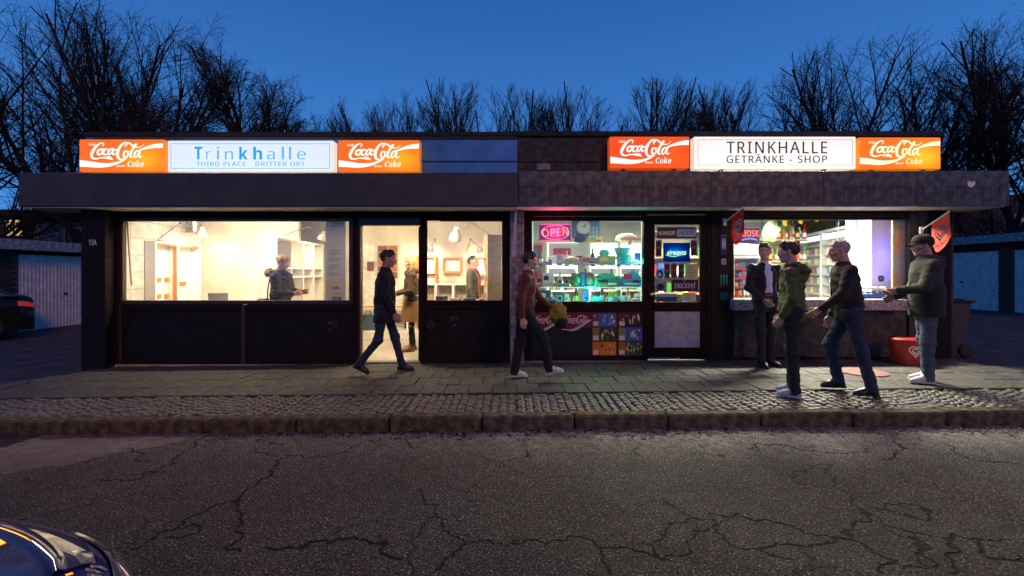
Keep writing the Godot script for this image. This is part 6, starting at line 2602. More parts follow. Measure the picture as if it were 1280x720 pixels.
func hatch() -> void:
	var mb := MB.new()
	# sweets rack at the left
	var d := 7.62
	var w := fx(950, d) - fx(916, d)
	var o := shelf_unit("sweets_rack", "stepped sweets rack with red price rails at the left of the hatch", "rack", Vector3((fx(916, d) + fx(950, d)) / 2, 0.03, -d - 0.12), 0.0, w, fy(321, d) - 0.03, 0.24, [], [0.02], M.board_white, mk(0.32, 0.24, 0.42))
	var lv := [336.0, 347.5, 359.0, 370.0]
	for k in 4:
		mb = MB.new()
		mb.span(-w / 2 + 0.036, w / 2 - 0.036, fy(lv[k], d) - 0.03 - 0.012, fy(lv[k], d) - 0.03, -0.10, 0.13)
		part("shelf", mb, M.board_white, o)
		mb = MB.new()
		mb.span(-w / 2 + 0.02, w / 2 - 0.02, fy(lv[k], d) - 0.03 - 0.022, fy(lv[k], d) - 0.03 + 0.012, 0.131, 0.136)
		part("price_rail", mb, M.red, o)
		for i in 6:
			var sm := MB.new()
			var hh := 0.075 + 0.02 * ((i * 7 + k * 3) % 3)
			sm.box(Vector3(0, hh / 2, 0), Vector3(0.055, hh, 0.05), 0.006)
			item("sweets_packet", "%s sweets packet from the left on the %s step of the sweets rack" % [ORD[i], ["top", "second", "third", "bottom"][k]], "packet", sm, [M.purple, M.blue, M.yellow, M.red, M.teal, mk(0.45, 0.14, 0.42)][(i * 5 + k) % 6], Vector3(o.position.x - w / 2 + 0.075 + i * 0.062, fy(lv[k], d) + 0.001, -d - 0.03), 0.0, "packets on the sweets rack, %s step" % ["top", "second", "third", "bottom"][k])
	mb = MB.new()
	mb.slab(PackedVector2Array([Vector2(-0.24, 0), Vector2(0.24, 0), Vector2(0.24, 0.16), Vector2(-0.10, 0.20), Vector2(-0.24, 0.20)]), -0.15, 0.0)
	item("display_hood", "grey green hood over the sweets rack under the red sign", "hood", mb, mk(0.30, 0.33, 0.30), pt(934, 318, 8.0))
	# kiosk sign
	d = 7.29
	var c := pt(937, 294.5, d)
	o = thing("neon_sign", "red lit sign reading KIOSK with a blue arc in the hatch", "sign", c)
	w = fx(950, d) - fx(924, d)
	var h := fy(285, d) - fy(304, d)
	mb = MB.new()
	mb.box(Vector3(0, 0, -0.02), Vector3(w, h, 0.024), 0.004)
	part("sign_back", mb, mk(0.10, 0.016, 0.02, {rough = 0.3}), o)
	lettering("lettering", "KIOSK", w * 0.86, h * 0.40, Vector3(0, 0.035, 0.004), glow(1.0, 0.10, 0.07, 2.6), o, false, false, 2)
	mb = MB.new()
	var arc := []
	for k in 13:
		var x := -0.8 + 1.6 * k / 12.0
		arc.append(Vector3(x * w * 0.45, -h * 0.20 - x * x * h * 0.16, 0.0))
	mb.tube(arc, [0.008], 6)
	part("arc_tube", mb, glow(0.12, 0.22, 1.0, 2.4), o)
	# palm leaves
	o = thing("palm_plant", "green palm leaves hanging at the upper left of the hatch", "plant", pt(965, 276, 8.3))
	for k in 9:
		mb = MB.new()
		var a := -0.5 - 0.16 * k
		var ln := 0.42 - 0.015 * k
		mb.grid(2, 8, func(u, v):
			var wdt: float = 0.022 * sin(PI * clampf(v * 0.95 + 0.05, 0, 1))
			return Vector3(-v * ln * 0.55 + k * 0.012, -v * v * ln * 0.9 - 0.02 * k, 0.02 * k) + Vector3((u - 0.5) * 2.0 * wdt, (u - 0.5) * wdt, 0))
		part("leaf", mb, M.leaf, o)
	# bottle shelves on the back wall
	for r in 2:
		var y: float = [299.0, 326.0][r]
		d = 9.7
		mb = MB.new()
		mb.span(fx(952, d), fx(1012, d), fy(y, d) - 0.03, fy(y, d), -d - 0.28, -d + 0.02, 0.003)
		item("bottle_shelf", ["upper wooden bottle shelf on the kiosk back wall", "lower wooden bottle shelf on the kiosk back wall"][r], "shelf", mb, M.board_tan, Vector3.ZERO, 0.0, "bottle shelves")
		for i in 13:
			bottle(i * 2 + r + (i * i) % 3, Vector3(fx(956, d) + i * (fx(1010, d) - fx(956, d)) / 12.5, fy(y, d) + 0.001, -d - 0.06 - 0.05 * (i % 2)), "%s spirit bottle from the left on the %s back shelf of the kiosk" % [ORD[i], ["upper", "lower"][r]], "bottles on the %s back shelf" % ["upper", "lower"][r])
	# garland of dark and yellow tags above the bottles
	o = thing("pennant_row", "row of dark and yellow pennants above the upper bottle shelf", "pennants", pt(976, 283, 9.3))
	for k in 10:
		mb = MB.new()
		mb.slab(PackedVector2Array([Vector2(-0.05, 0.06), Vector2(0.05, 0.06), Vector2(0.04, -0.07), Vector2(-0.03, -0.05)]), -0.004, 0.004)
		var q := part("pennant", mb, M.black if k % 3 else M.yellow, o)
		q.position = Vector3(-0.25 + k * 0.11, 0.03 + 0.014 * k, 0)
		q.rotation.z = 0.15 * (k % 2) - 0.1
	# two glazed product cabinets along the right wall
	var a := Vector3(6.86, 0.03, -10.45)
	var e := Vector3(6.28, 0.03, -8.10)
	var dir := (e - a).normalized()
	var turn := atan2(-dir.z, dir.x) + PI
	var inward := Vector3(dir.z, 0, -dir.x)
	if inward.x > 0:
		inward = -inward
	turn = atan2(inward.x, inward.z)
	for k in 2:
		var mid := a + dir * (0.60 + 1.18 * k) - inward * 0.02
		var cab := shelf_unit("product_cabinet", ["far grey framed product cabinet lit from inside in the hatch", "near grey framed product cabinet lit from inside in the hatch"][k], "cabinet", mid, turn, 1.14, 2.28, 0.34, [], [0.42, 0.51, 0.60, 0.69, 0.78, 0.87], mk(0.36, 0.40, 0.44, {rough = 0.35}), mk(0.7, 0.73, 0.75))
		mb = MB.new()
		mb.span(-0.53, 0.53, 2.10, 2.19, 0.06, 0.168)
		part("lit_header", mb, glow(0.92, 0.97, 1.0, 1.1), cab)
		mb = MB.new()
		mb.span(-0.53, 0.53, 0.40, 2.08, 0.172, 0.178)
		part("pane", mb, M.glass, cab)
		for r in 5:
			for i in 9:
				var sm := packet_mesh(0.06 + 0.012 * ((i + r) % 3), 0.11 + 0.02 * ((i * 3 + r) % 3))
				var lp := Vector3(-0.46 + i * 0.115, [0.42, 0.51, 0.60, 0.69, 0.78][r] * 2.28 + 0.019, 0.08)
				var wp: Vector3 = cab.transform * lp
				item("packet", "%s packet from the left on the %s shelf of the %s product cabinet" % [ORD[i], ["lowest", "second", "third", "fourth", "top"][r], ["far", "near"][k]], "packet", sm, [M.white, M.red, M.mark_cream, M.board_orange, M.blue, M.board_tan, M.grey][(i * 3 + r * 5 + k) % 7], wp, turn, "packets in the %s product cabinet, %s shelf" % [["far", "near"][k], ["lowest", "second", "third", "fourth", "top"][r]])
	# lilac wall panel with a coffee notice, white pier with a round sticker
	d = 8.0
	mb = MB.new()
	mb.span(fx(1060, d), fx(1090, d), 0.9, 2.60, -d - 0.06, -d)
	item("wall_panel", "lilac wall panel between the product cabinets and the white pier", "panel", mb, M.purple, Vector3.ZERO)
	var im := blank(80, 112, Color(0.85, 0.85, 0.84))
	ink(im, "Coffee", Rect2(14, 18, 50, 14), Color(0.4, 0.12, 0.1), false, true, 0.2)
	ink(im, "to go", Rect2(10, 56, 24, 12), Color(0.35, 0.2, 0.15), false, true, 0.2)
	block(im, 42, 44, 16, 30, Color(0.07, 0.05, 0.05))
	block(im, 40, 40, 20, 6, Color(0.2, 0.2, 0.2))
	block(im, 20, 90, 40, 3, Color(0.5, 0.5, 0.5))
	sticker("coffee_notice", "white coffee to go notice on the lilac panel", "notice", im, 1072, 313, 1089, 337, d - 0.006)
	d = 7.66
	mb = MB.new()
	mb.span(fx(1089, d), fx(1115.5, d), 0.9, 2.60, -d - 0.30, -d, 0.006)
	item("inner_pier", "white panelled pier at the right of the hatch", "pier", mb, M.white, Vector3.ZERO)
	im = blank(64, 64, Color(0.78, 0.78, 0.77))
	disc(im, 32, 32, 29, Color(0.03, 0.08, 0.22))
	ink(im, "coffee", Rect2(14, 24, 36, 14), Color(0.75, 0.8, 0.85), true, false, 0.1)
	sticker("round_sticker", "round dark blue sticker on the white pier", "sticker", im, 1097, 344, 1105.5, 352.5, d - 0.006)
	led_line("light_strip", "violet blue light strip beside the white pier", pt(1117, 371, 7.5), pt(1117, 276, 7.5), Color(0.22, 0.20, 1.0), 4.0, "violet light strips in the hatch")
	# glass display case of pastries on the counter
	o = thing("display_case", "low blue display case with a lit white top on the counter", "display case", Vector3(fx(1090, 7.5), fy(373, 7.3), -7.42))
	mb = MB.new()
	mb.span(-0.32, 0.30, 0.0, 0.07, -0.10, 0.10, 0.004)
	part("case_base", mb, M.blue, o)
	mb = MB.new()
	mb.span(-0.32, 0.30, 0.072, 0.15, -0.10, 0.10)
	part("pane", mb, M.glass, o)
	mb = MB.new()
	mb.span(-0.33, 0.31, 0.152, 0.185, -0.11, 0.11, 0.004)
	part("case_top", mb, M.white_gloss, o)
	for k in 5:
		mb = MB.new()
		mb.ball(Vector3(-0.24 + 0.115 * k, 0.095, 0.0), Vector3(0.045, 0.022, 0.05), 10, 6)
		part("pastry", mb, [M.board_tan, M.teal, M.mark_cream][k % 3], o)
	bottle(0, Vector3(fx(931, 7.3), fy(372.5, 7.3), -7.25), "dark bottle standing on the counter by the man in the suit", "bottles on the counter")


func packet_mesh(w: float, h: float) -> ArrayMesh:
	var key := "%.3f_%.3f" % [w, h]
	if not packets.has(key):
		var mb := MB.new()
		mb.box(Vector3(0, h / 2, 0), Vector3(w, h, 0.03), 0.004)
		packets[key] = mb.mesh()
	return packets[key]


var packets := {}


# ------------------------------------------------------------------ yards at both sides
func garage_row(label: String, x: float, face: float, z_near: float, units: int, h: float, base: float, door_mat: Material, trim: Material, doors_at: Array) -> Node3D:
	# a row along z whose doors look towards face (+1 to the right, -1 to the left)
	var o := thing("garage_row", label, "garages", Vector3(x, base, z_near), 0.0)
	var ln := units * 2.9
	var mb := MB.new()
	mb.span(-face * 0.10, -face * 5.4, -0.3, h, -ln, 0.0)
	part("wall", mb, M.mortar, o)
	# bricks on the front between the doors
	var br := MB.new()
	br.box(Vector3.ZERO, Vector3(0.05, 0.066, 0.235), 0.005)
	var bm := br.mesh()
	var far_bricks := MB.new()
	var made := 0
	for j in int((h - 0.02) / 0.076):
		for i in int(ln / 0.25):
			var z := -0.125 - i * 0.25 - (0.125 if j % 2 else 0.0)
			var in_door := false
			for q in doors_at:
				if z < -q + 0.11 and z > -q - 2.5 - 0.11 and j * 0.076 < 2.14:
					in_door = true
			if in_door or z < -ln + 0.12:
				continue
			if made < 220 and z > -5.0:
				made += 1
				var b := part("brick", bm, M.brick[(i * 5 + j * 3 + (i * j) % 2) % 3], o)
				b.position = Vector3(-face * 0.08, 0.04 + j * 0.076, z)
			else:
				far_bricks.add(br, Transform3D(Basis(), Vector3(-face * 0.08, 0.04 + j * 0.076, z)))
	if far_bricks.v.size():
		stuff_part("bricks", far_bricks, M.brick[0], o)
	for q in doors_at:
		mb = MB.new()
		var z0: float = -q
		mb.grid(150, 1, func(u, v):
			var s := fposmod(u * 25.0, 1.0)
			var dz := 0.0 if s < 0.42 else (0.011 if s < 0.92 else 0.0)
			return Vector3(-face * (0.085 + dz), lerpf(0.02, 2.12, v), z0 - u * 2.5))
		if mb.n[0].x * face < 0:
			for k in mb.n.size():
				mb.n[k] = -mb.n[k]
		var door := part("garage_door", mb, door_mat, o)
		mb = MB.new()
		mb.ball(Vector3(-face * 0.05, 1.0, z0 - 1.25), Vector3(0.03, 0.035, 0.05), 10, 6)
		part("handle", mb, M.black, door)
		mb = MB.new()
		mb.span(-face * 0.12, -face * 0.04, 2.12, 2.20, z0 - 2.56, z0 + 0.06)
		part("lintel", mb, M.frame, o)
	mb = MB.new()
	mb.span(face * 0.22, -face * 5.5, h + 0.003, h + 0.28, -ln - 0.1, 0.15, 0.01)
	part("roof_edge", mb, trim, o)
	mb = MB.new()
	mb.span(face * 0.14, -face * 5.4, h + 0.283, h + 0.32, -ln, 0.05, 0.01)
	part("roof", mb, M.roof, o)
	return o


func house(label: String, at: Vector3, turn: float, w: float, h: float, dp: float, wall: Material, windows: Array, pitched := false) -> Node3D:
	var o := thing("house", label, "house", at, turn)
	var mb := MB.new()
	mb.span(-w / 2, w / 2, -0.5, h, -dp, 0)
	part("wall", mb, wall, o)
	if pitched:
		mb = MB.new()
		mb.slab(PackedVector2Array([Vector2(0.4, h - 0.2), Vector2(-dp / 2, h + dp * 0.42), Vector2(-dp - 0.4, h - 0.2)]), -w / 2 - 0.3, w / 2 + 0.3)
		var r := part("roof", mb, M.roof, o)
		r.rotation.y = -PI / 2
		mb = MB.new()
		var slope := atan2(dp * 0.42 + 0.2, dp / 2 + 0.4)
		mb.box(Vector3.ZERO, Vector3(0.9, 0.06, 0.7))
		var sky := part("roof_window", mb, mk(0.4, 0.45, 0.5, {rough = 0.05}), r)
		sky.transform = Transform3D(Basis(Vector3.UP, PI / 2) * Basis(Vector3.RIGHT, 0.0), Vector3(-0.2 - dp * 0.2, h + dp * 0.20, w * 0.1))
		sky.rotation = Vector3(0, 0, -slope)
	else:
		mb = MB.new()
		mb.span(-w / 2 - 0.3, w / 2 + 0.3, h + 0.002, h + 0.35, -dp - 0.3, 0.3, 0.02)
		part("roof", mb, M.roof, o)
	for q in windows:
		mb = MB.new()
		var x: float = q[0]
		var y: float = q[1]
		mb.span(x - q[2] / 2, x + q[2] / 2, y - 0.06, y, 0.0, 0.09)
		mb.span(x - q[2] / 2, x + q[2] / 2, y + q[3], y + q[3] + 0.06, 0.003, 0.06)
		for s in [-0.5, 0.0, 0.5]:
			mb.span(x + s * q[2] - 0.03, x + s * q[2] + 0.03, y, y + q[3], 0.002, 0.05)
		if q[4] > 0:
			for r in 5:
				mb.span(x - q[2] / 2, x + q[2] / 2, y + q[3] * (r + 1) / 6.0 - 0.01, y + q[3] * (r + 1) / 6.0 + 0.01, 0.004, 0.03)
		var f := part("window", mb, M.frame if q[4] > 0 else M.white, o)
		mb = MB.new()
		mb.span(x - q[2] / 2, x + q[2] / 2, y, y + q[3], 0.001, 0.012)
		part("lit_pane" if q[4] > 0 else "pane", mb, glow(1.0, 0.68, 0.24, 0.75) if q[4] > 0 else mk(0.01, 0.015, 0.025, {rough = 0.05}), f)
		if q[4] > 0:
			var l := AreaLight3D.new()
			l.name = "window_light"
			l.area_size = Vector2(q[2], q[3])
			l.light_color = Color(1, 0.78, 0.45)
			l.light_energy = 0.25
			l.area_range = 25.0
			l.area_attenuation = 2.0
			l.shadow_enabled = true
			l.position = Vector3(x, y + q[3] / 2, 0.12)
			l.rotation.y = PI
			o.add_child(l)
	return o


func yards() -> void:
	garage_row("row of garages with pale ribbed doors beside the left yard", -13.3, 1.0, -11.2, 5, 2.22, -0.17, M.garage_door, M.garage_trim, [0.95, 3.85, 6.75, 9.65])
	garage_row("row of garages with blue white doors beside the right yard", 16.75, -1.0, -11.0, 4, 2.38, 0.10, M.garage_door, M.garage_trim, [1.5, 4.5, 7.5])
	house("low dark brick house with a lit lattice window behind the left garages", Vector3(-33.0, 0, -27.0), 0.0, 14.0, 4.9, 8.0, M.brick[1], [[3.0, 3.7, 1.1, 0.95, 1]])
	house("pale rendered flat house with dark windows behind the left yard", Vector3(-23.0, 0, -23.8), 0.0, 5.0, 4.2, 7.0, mk(0.34, 0.36, 0.40, {rough = 0.8, tex = "blotch", scale = 0.4}), [[-0.3, 2.6, 0.9, 1.2, 0], [1.6, 2.6, 0.9, 1.2, 0]])
	house("dark house with a pitched roof and a roof window behind the right garages", Vector3(34.0, 0.2, -27.0), 0.0, 13.0, 3.0, 9.0, M.brick[0], [], true)
	var mb := MB.new()
	# floodlight box on the canopy
	var o := thing("canopy_lamp_box", "small pale box with a dark dome standing on the canopy right of the shop joint", "lamp", pt(679, 213, D - 0.25))
	mb = MB.new()
	mb.box(Vector3(0, 0.04, 0), Vector3(0.20, 0.10, 0.14), 0.008)
	part("lamp_base", mb, M.grey, o)
	mb = MB.new()
	mb.lathe([Vector2(0.06, 0.09), Vector2(0.055, 0.14), Vector2(0.03, 0.17), Vector2(0, 0.18)], 14)
	part("lamp_dome", mb, M.frame_light, o)


# ------------------------------------------------------------------ cars
func car(label: String, at: Vector3, turn: float, paint: Material, tall: float) -> Node3D:
	# origin on the ground under the nose, nose towards +x
	var o := thing("parked_car", label, "car", at, turn)
	var ln := 4.3
	var hw := 0.90
	var top := func(x: float) -> float:
		# height of the shoulder and bonnet; x runs from -ln (tail) to 0 (nose)
		var bon := lerpf(0.74, 0.93, clampf(-x / 1.15, 0.0, 1.0)) * tall
		var tail := 1.0 * tall
		var y := lerpf(bon, tail, smoothstep(1.1, 2.2, -x))
		if x < -ln + 0.35:
			y -= 0.10 * pow((-ln + 0.35 - x) / 0.35, 2.0)
		return y
	var wid := func(x: float) -> float:
		var f := clampf((x + 0.62) / 0.62, 0.0, 1.0)
		var r := clampf((-ln + 0.4 - x) / 0.4, 0.0, 1.0)
		return hw * (1.0 - 0.34 * pow(f, 2.6) - 0.16 * pow(r, 2.4))
	var section := func(x: float, a: float, grow: float) -> Vector3:
		var t: float = top.call(x)
		var w: float = wid.call(x)
		var nose := clampf((x + 0.22) / 0.22, 0.0, 1.0)
		var y0 := 0.22
		var up := pow(maxf(sin(a), 0.0), 0.42)
		var ac := pow(absf(cos(a)), 0.42) * signf(cos(a))
		var crown := 0.035 * (1.0 - ac * ac)
		return Vector3(x + grow * 0.4, y0 + (t - y0) * up * (1.0 - 0.34 * pow(nose, 2.2)) + crown + grow, (w + grow) * ac)
	var mb := MB.new()
	mb.grid(56, 70, func(u, v): return section.call(-ln + ln * (1.0 - pow(1.0 - v, 1.6)), u * PI, 0.0))
	part("body", mb, paint, o)
	# closing faces of nose and tail
	for e in [0.0, -ln]:
		mb = MB.new()
		var pts := []
		for k in 41:
			pts.append(section.call(e, PI * k / 40.0, 0.0))
		var c := Vector3(e + (0.02 if e == 0.0 else -0.02), 0.45, 0)
		for k in 40:
			mb.poly([c, pts[k], pts[k + 1]], Vector3(1 if e == 0.0 else -1, 0, 0))
		mb.poly([c, pts[40], pts[0]], Vector3(1 if e == 0.0 else -1, 0, 0))
		part("bumper", mb, paint, o)
	# bonnet lid, a skin just above the body with a clear shut line
	mb = MB.new()
	mb.grid(36, 26, func(u, v):
		var x: float = lerpf(-1.20, -0.17, v)
		var half: float = lerpf(0.95, 0.66, pow(v, 2.4))
		var p: Vector3 = section.call(x, PI / 2 - half + 2.0 * half * u, 0.006)
		var ridge := absf(absf(u - 0.5) - 0.30)
		p.y += 0.014 * smoothstep(0.03, 0.0, ridge)
		return p)
	part("bonnet", mb, paint, o)
	# lamps
	for s in [0.0, 1.0]:
		var a0 := 0.30
		var a1 := 0.83
		mb = MB.new()
		mb.grid(14, 14, func(u, v):
			var x: float = lerpf(-0.46, -0.035, v)
			var a: float = lerpf(a0 + 0.18 * (1.0 - v), a1 - 0.30 * (1.0 - v), u)
			return section.call(x, a if s == 0.0 else PI - a, 0.004))
		var hl := part("headlight", mb, mk(0.03, 0.05, 0.12, {rough = 0.08, coat = 1.0}), o)
		mb = MB.new()
		mb.grid(14, 14, func(u, v):
			var x: float = lerpf(-0.46, -0.035, v)
			var a: float = lerpf(a0 + 0.18 * (1.0 - v), a1 - 0.30 * (1.0 - v), u)
			return section.call(x, a if s == 0.0 else PI - a, 0.016))
		part("lamp_cover", mb, M.glass, hl)
		mb = MB.new()
		var rim := []
		for k in 21:
			var v := k / 20.0
			rim.append(section.call(lerpf(-0.50, -0.02, v), (a0 - 0.02 + 0.18 * (1.0 - v)) if s == 0.0 else PI - (a0 - 0.02 + 0.18 * (1.0 - v)), 0.006))
		mb.tube(rim, [0.008], 6)
		part("trim_strip", mb, M.steel, hl)
		for q in 2:
			mb = MB.new()
			mb.grid(8, 8, func(u, v):
				var x: float = -0.13 - 0.15 * q + 0.085 * (v - 0.5)
				var a: float = 0.47 + 0.05 * q + 0.16 * (u - 0.5)
				return section.call(x, a if s == 0.0 else PI - a, 0.008 - 0.012 * Vector2(u - 0.5, v - 0.5).length()))
			part("reflector", mb, M.steel, hl)
		mb = MB.new()
		mb.grid(6, 8, func(u, v):
			var a: float = lerpf(0.42, 0.66, u)
			return section.call(-ln + lerpf(0.005, 0.30, v), a if s == 0.0 else PI - a, 0.006))
		part("tail_light", mb, glow(0.75, 0.05, 0.012, 0.22), o)  # unlit lamp; a faint glow is put in for its reflected light
	# cabin
	mb = MB.new()
	mb.grid(40, 30, func(u, v):
		var a: float = u * PI
		var x: float = lerpf(-ln + 0.25, -1.05, v)
		var hh: float = smoothstep(0.0, 0.24, v) * smoothstep(1.0, 0.60, v)
		var t: float = top.call(x) - 0.03
		var ac := pow(absf(cos(a)), 0.5) * signf(cos(a))
		return Vector3(x, t + (0.50 * tall + 0.03) * pow(maxf(sin(a), 0), 0.5) * hh, hw * (0.93 - 0.16 * hh) * ac))
	part("windows", mb, mk(0.008, 0.01, 0.014, {rough = 0.04, coat = 1.0}), o)
	mb = MB.new()
	mb.grid(20, 14, func(u, v):
		var a: float = lerpf(0.55, PI - 0.55, u)
		var x: float = lerpf(-ln + 0.75, -1.95, v)
		var ac := pow(absf(cos(a)), 0.5) * signf(cos(a))
		return Vector3(x, top.call(x) + 0.50 * tall * pow(maxf(sin(a), 0), 0.5) + 0.008, hw * 0.775 * ac))
	part("roof", mb, paint, o)
	for q in [[-0.85, 1.0], [-0.85, -1.0], [-3.45, 1.0], [-3.45, -1.0]]:
		mb = MB.new()
		var sd: float = q[1]
		mb.xf = Transform3D(Basis(Vector3.RIGHT, PI / 2 * sd), Vector3(q[0], 0.33, sd * (hw - 0.20)))
		mb.lathe([Vector2(0.2, 0.0), Vector2(0.31, 0.0), Vector2(0.33, 0.03), Vector2(0.33, 0.18), Vector2(0.31, 0.212), Vector2(0.22, 0.212)], 28)
		var wh := part("wheel", mb, M.rubber, o)
		mb = MB.new()
		mb.xf = Transform3D(Basis(Vector3.RIGHT, PI / 2 * sd), Vector3(q[0], 0.33, sd * (hw - 0.20)))
		for k in 5:
			var a := TAU * k / 5.0
			mb.tube([Vector3(cos(a) * 0.03, 0.205, sin(a) * 0.03), Vector3(cos(a) * 0.21, 0.195, sin(a) * 0.21)], [0.030, 0.022], 6)
		mb.tube([Vector3(0, 0.12, 0), Vector3(0, 0.215, 0)], [0.05], 12)
		part("rim", mb, M.zinc, wh)
	return o


func vehicles() -> void:
	var navy := mk(0.004, 0.010, 0.070, {rough = 0.5, spec = 0.1, coat = 1.0, coat_rough = 0.015})
	car("glossy dark blue car whose bonnet and headlight stand at the lower left", Vector3(-1.04, gy(-1) - 0.135, -0.67), deg_to_rad(0), navy, 1.0)
	var dark := mk(0.012, 0.012, 0.016, {rough = 0.4, coat = 0.6, coat_rough = 0.06, spec = 0.2})
	car("dark car with a red tail lamp parked in front of the left garages", Vector3(-14.85, gy(-12) - 0.055, -7.95), PI + 1.0, dark, 1.08)


# ------------------------------------------------------------------ trees
class Bough:
	var v := PackedVector3Array()
	var n := PackedVector3Array()
	var idx := PackedInt32Array()
	var r := RandomNumberGenerator.new()

	func seg(a: Vector3, b: Vector3, ra: float, rb: float, sides: int) -> void:
		var d := (b - a).normalized()
		var s := d.cross(Vector3.UP if absf(d.y) < 0.9 else Vector3.RIGHT).normalized()
		var o := d.cross(s)
		var base := v.size()
		for k in sides:
			var an := TAU * k / sides
			var q := s * cos(an) + o * sin(an)
			v.append(a + q * ra)
			v.append(b + q * rb)
			n.append(q)
			n.append(q)
		for k in sides:
			var i := base + k * 2
			var j := base + ((k + 1) % sides) * 2
			idx.append_array([i, i + 1, j, j, i + 1, j + 1])

	func grow(p: Vector3, d: Vector3, ln: float, rad: float, level: int, o: Dictionary) -> void:
		var steps := 5 if level == 0 else (4 if level == 1 else (3 if level == 2 else 2))
		var cut := r.randf_range(0.9, 1.06)
		var sides := 7 if level == 0 else (5 if level == 1 else 3)
		var q := p
		var dd := d
		var kids: int = o.kids[mini(level, o.kids.size() - 1)]
		var from: float = o.from[mini(level, o.from.size() - 1)]
		var spots := []
		for k in steps:
			var f := float(k + 1) / steps
			var wob: float = o.wob
			dd = (dd + Vector3(r.randf_range(-wob, wob), r.randf_range(-wob, wob) * 0.5, r.randf_range(-wob, wob)) + Vector3(0, o.lift if level < 3 else o.droop, 0)).normalized()
			var e := q + dd * ln / steps
			if level > 0 and Vector3(e.x / o.env[1], (e.y - o.env[0]) / o.env[2], e.z / o.env[1]).length() > cut:
				break
			var r0 := lerpf(rad, rad * o.taper, float(k) / steps)
			var r1 := lerpf(rad, rad * o.taper, f)
			seg(q, e, r0, r1, sides)
			spots.append([q, e, dd, r0, r1, float(k) / steps, f])
			q = e
		if level >= o.levels or spots.is_empty():
			return
		for c in kids:
			var at := from + (1.0 - from) * (c + r.randf_range(0.1, 0.9)) / kids
			for s in spots:
				if at <= s[6]:
					var f: float = (at - s[5]) / (s[6] - s[5])
					var pos: Vector3 = s[0].lerp(s[1], f)
					var ax: Vector3 = s[2]
					var side := ax.cross(Vector3(r.randf_range(-1, 1), r.randf_range(-1, 1), r.randf_range(-1, 1))).normalized()
					var spread: float = o.spread[mini(level, o.spread.size() - 1)] * r.randf_range(0.75, 1.2)
					var cd := (ax * cos(spread) + side * sin(spread)).normalized()
					var k: float = lerpf(o.long, o.tip, at) * r.randf_range(0.75, 1.15)
					grow(pos, cd, ln * k, maxf(lerpf(s[3], s[4], f) * 0.62, o.thin), level + 1, o)
					break

	func mesh() -> ArrayMesh:
		var arr := []
		arr.resize(Mesh.ARRAY_MAX)
		arr[Mesh.ARRAY_VERTEX] = v
		arr[Mesh.ARRAY_NORMAL] = n
		arr[Mesh.ARRAY_INDEX] = idx
		var m := ArrayMesh.new()
		m.add_surface_from_arrays(Mesh.PRIMITIVE_TRIANGLES, arr)
		return m


func make_tree(seed_: int, o: Dictionary) -> Array:
	# trunk mesh and crown mesh, about one unit of height scale
	var t := Bough.new()
	t.r.seed = seed_
	var trunk := MB.new()
	var h: float = o.trunk
	var p := []
	var rad := []
	for k in 8:
		var f := k / 7.0
		p.append(Vector3(t.r.randf_range(-0.12, 0.12) * f, h * f, t.r.randf_range(-0.12, 0.12) * f))
		rad.append(lerpf(o.rad, o.rad * 0.55, f) * (1.35 if k == 0 else 1.0))
	trunk.tube(p, rad, 10)
	for c in o.limbs:
		var a: float = TAU * (c + t.r.randf_range(-0.3, 0.3)) / o.limbs
		var at: float = lerpf(o.limb_from, 1.0, (c + 0.5) / o.limbs)
		var i := clampi(int(at * 7), 0, 6)
		var pos: Vector3 = p[i].lerp(p[i + 1], at * 7 - i)
		var el: float = lerpf(o.low_angle, o.high_angle, at) + t.r.randf_range(-0.12, 0.12)
		var d := Vector3(cos(a) * cos(el), sin(el), sin(a) * cos(el))
		t.grow(pos, d, o.limb_len * t.r.randf_range(0.8, 1.15) * lerpf(1.0, o.get("top_len", 0.85), at), o.rad * 0.42, 0, o)
	return [trunk.mesh(), t.mesh()]


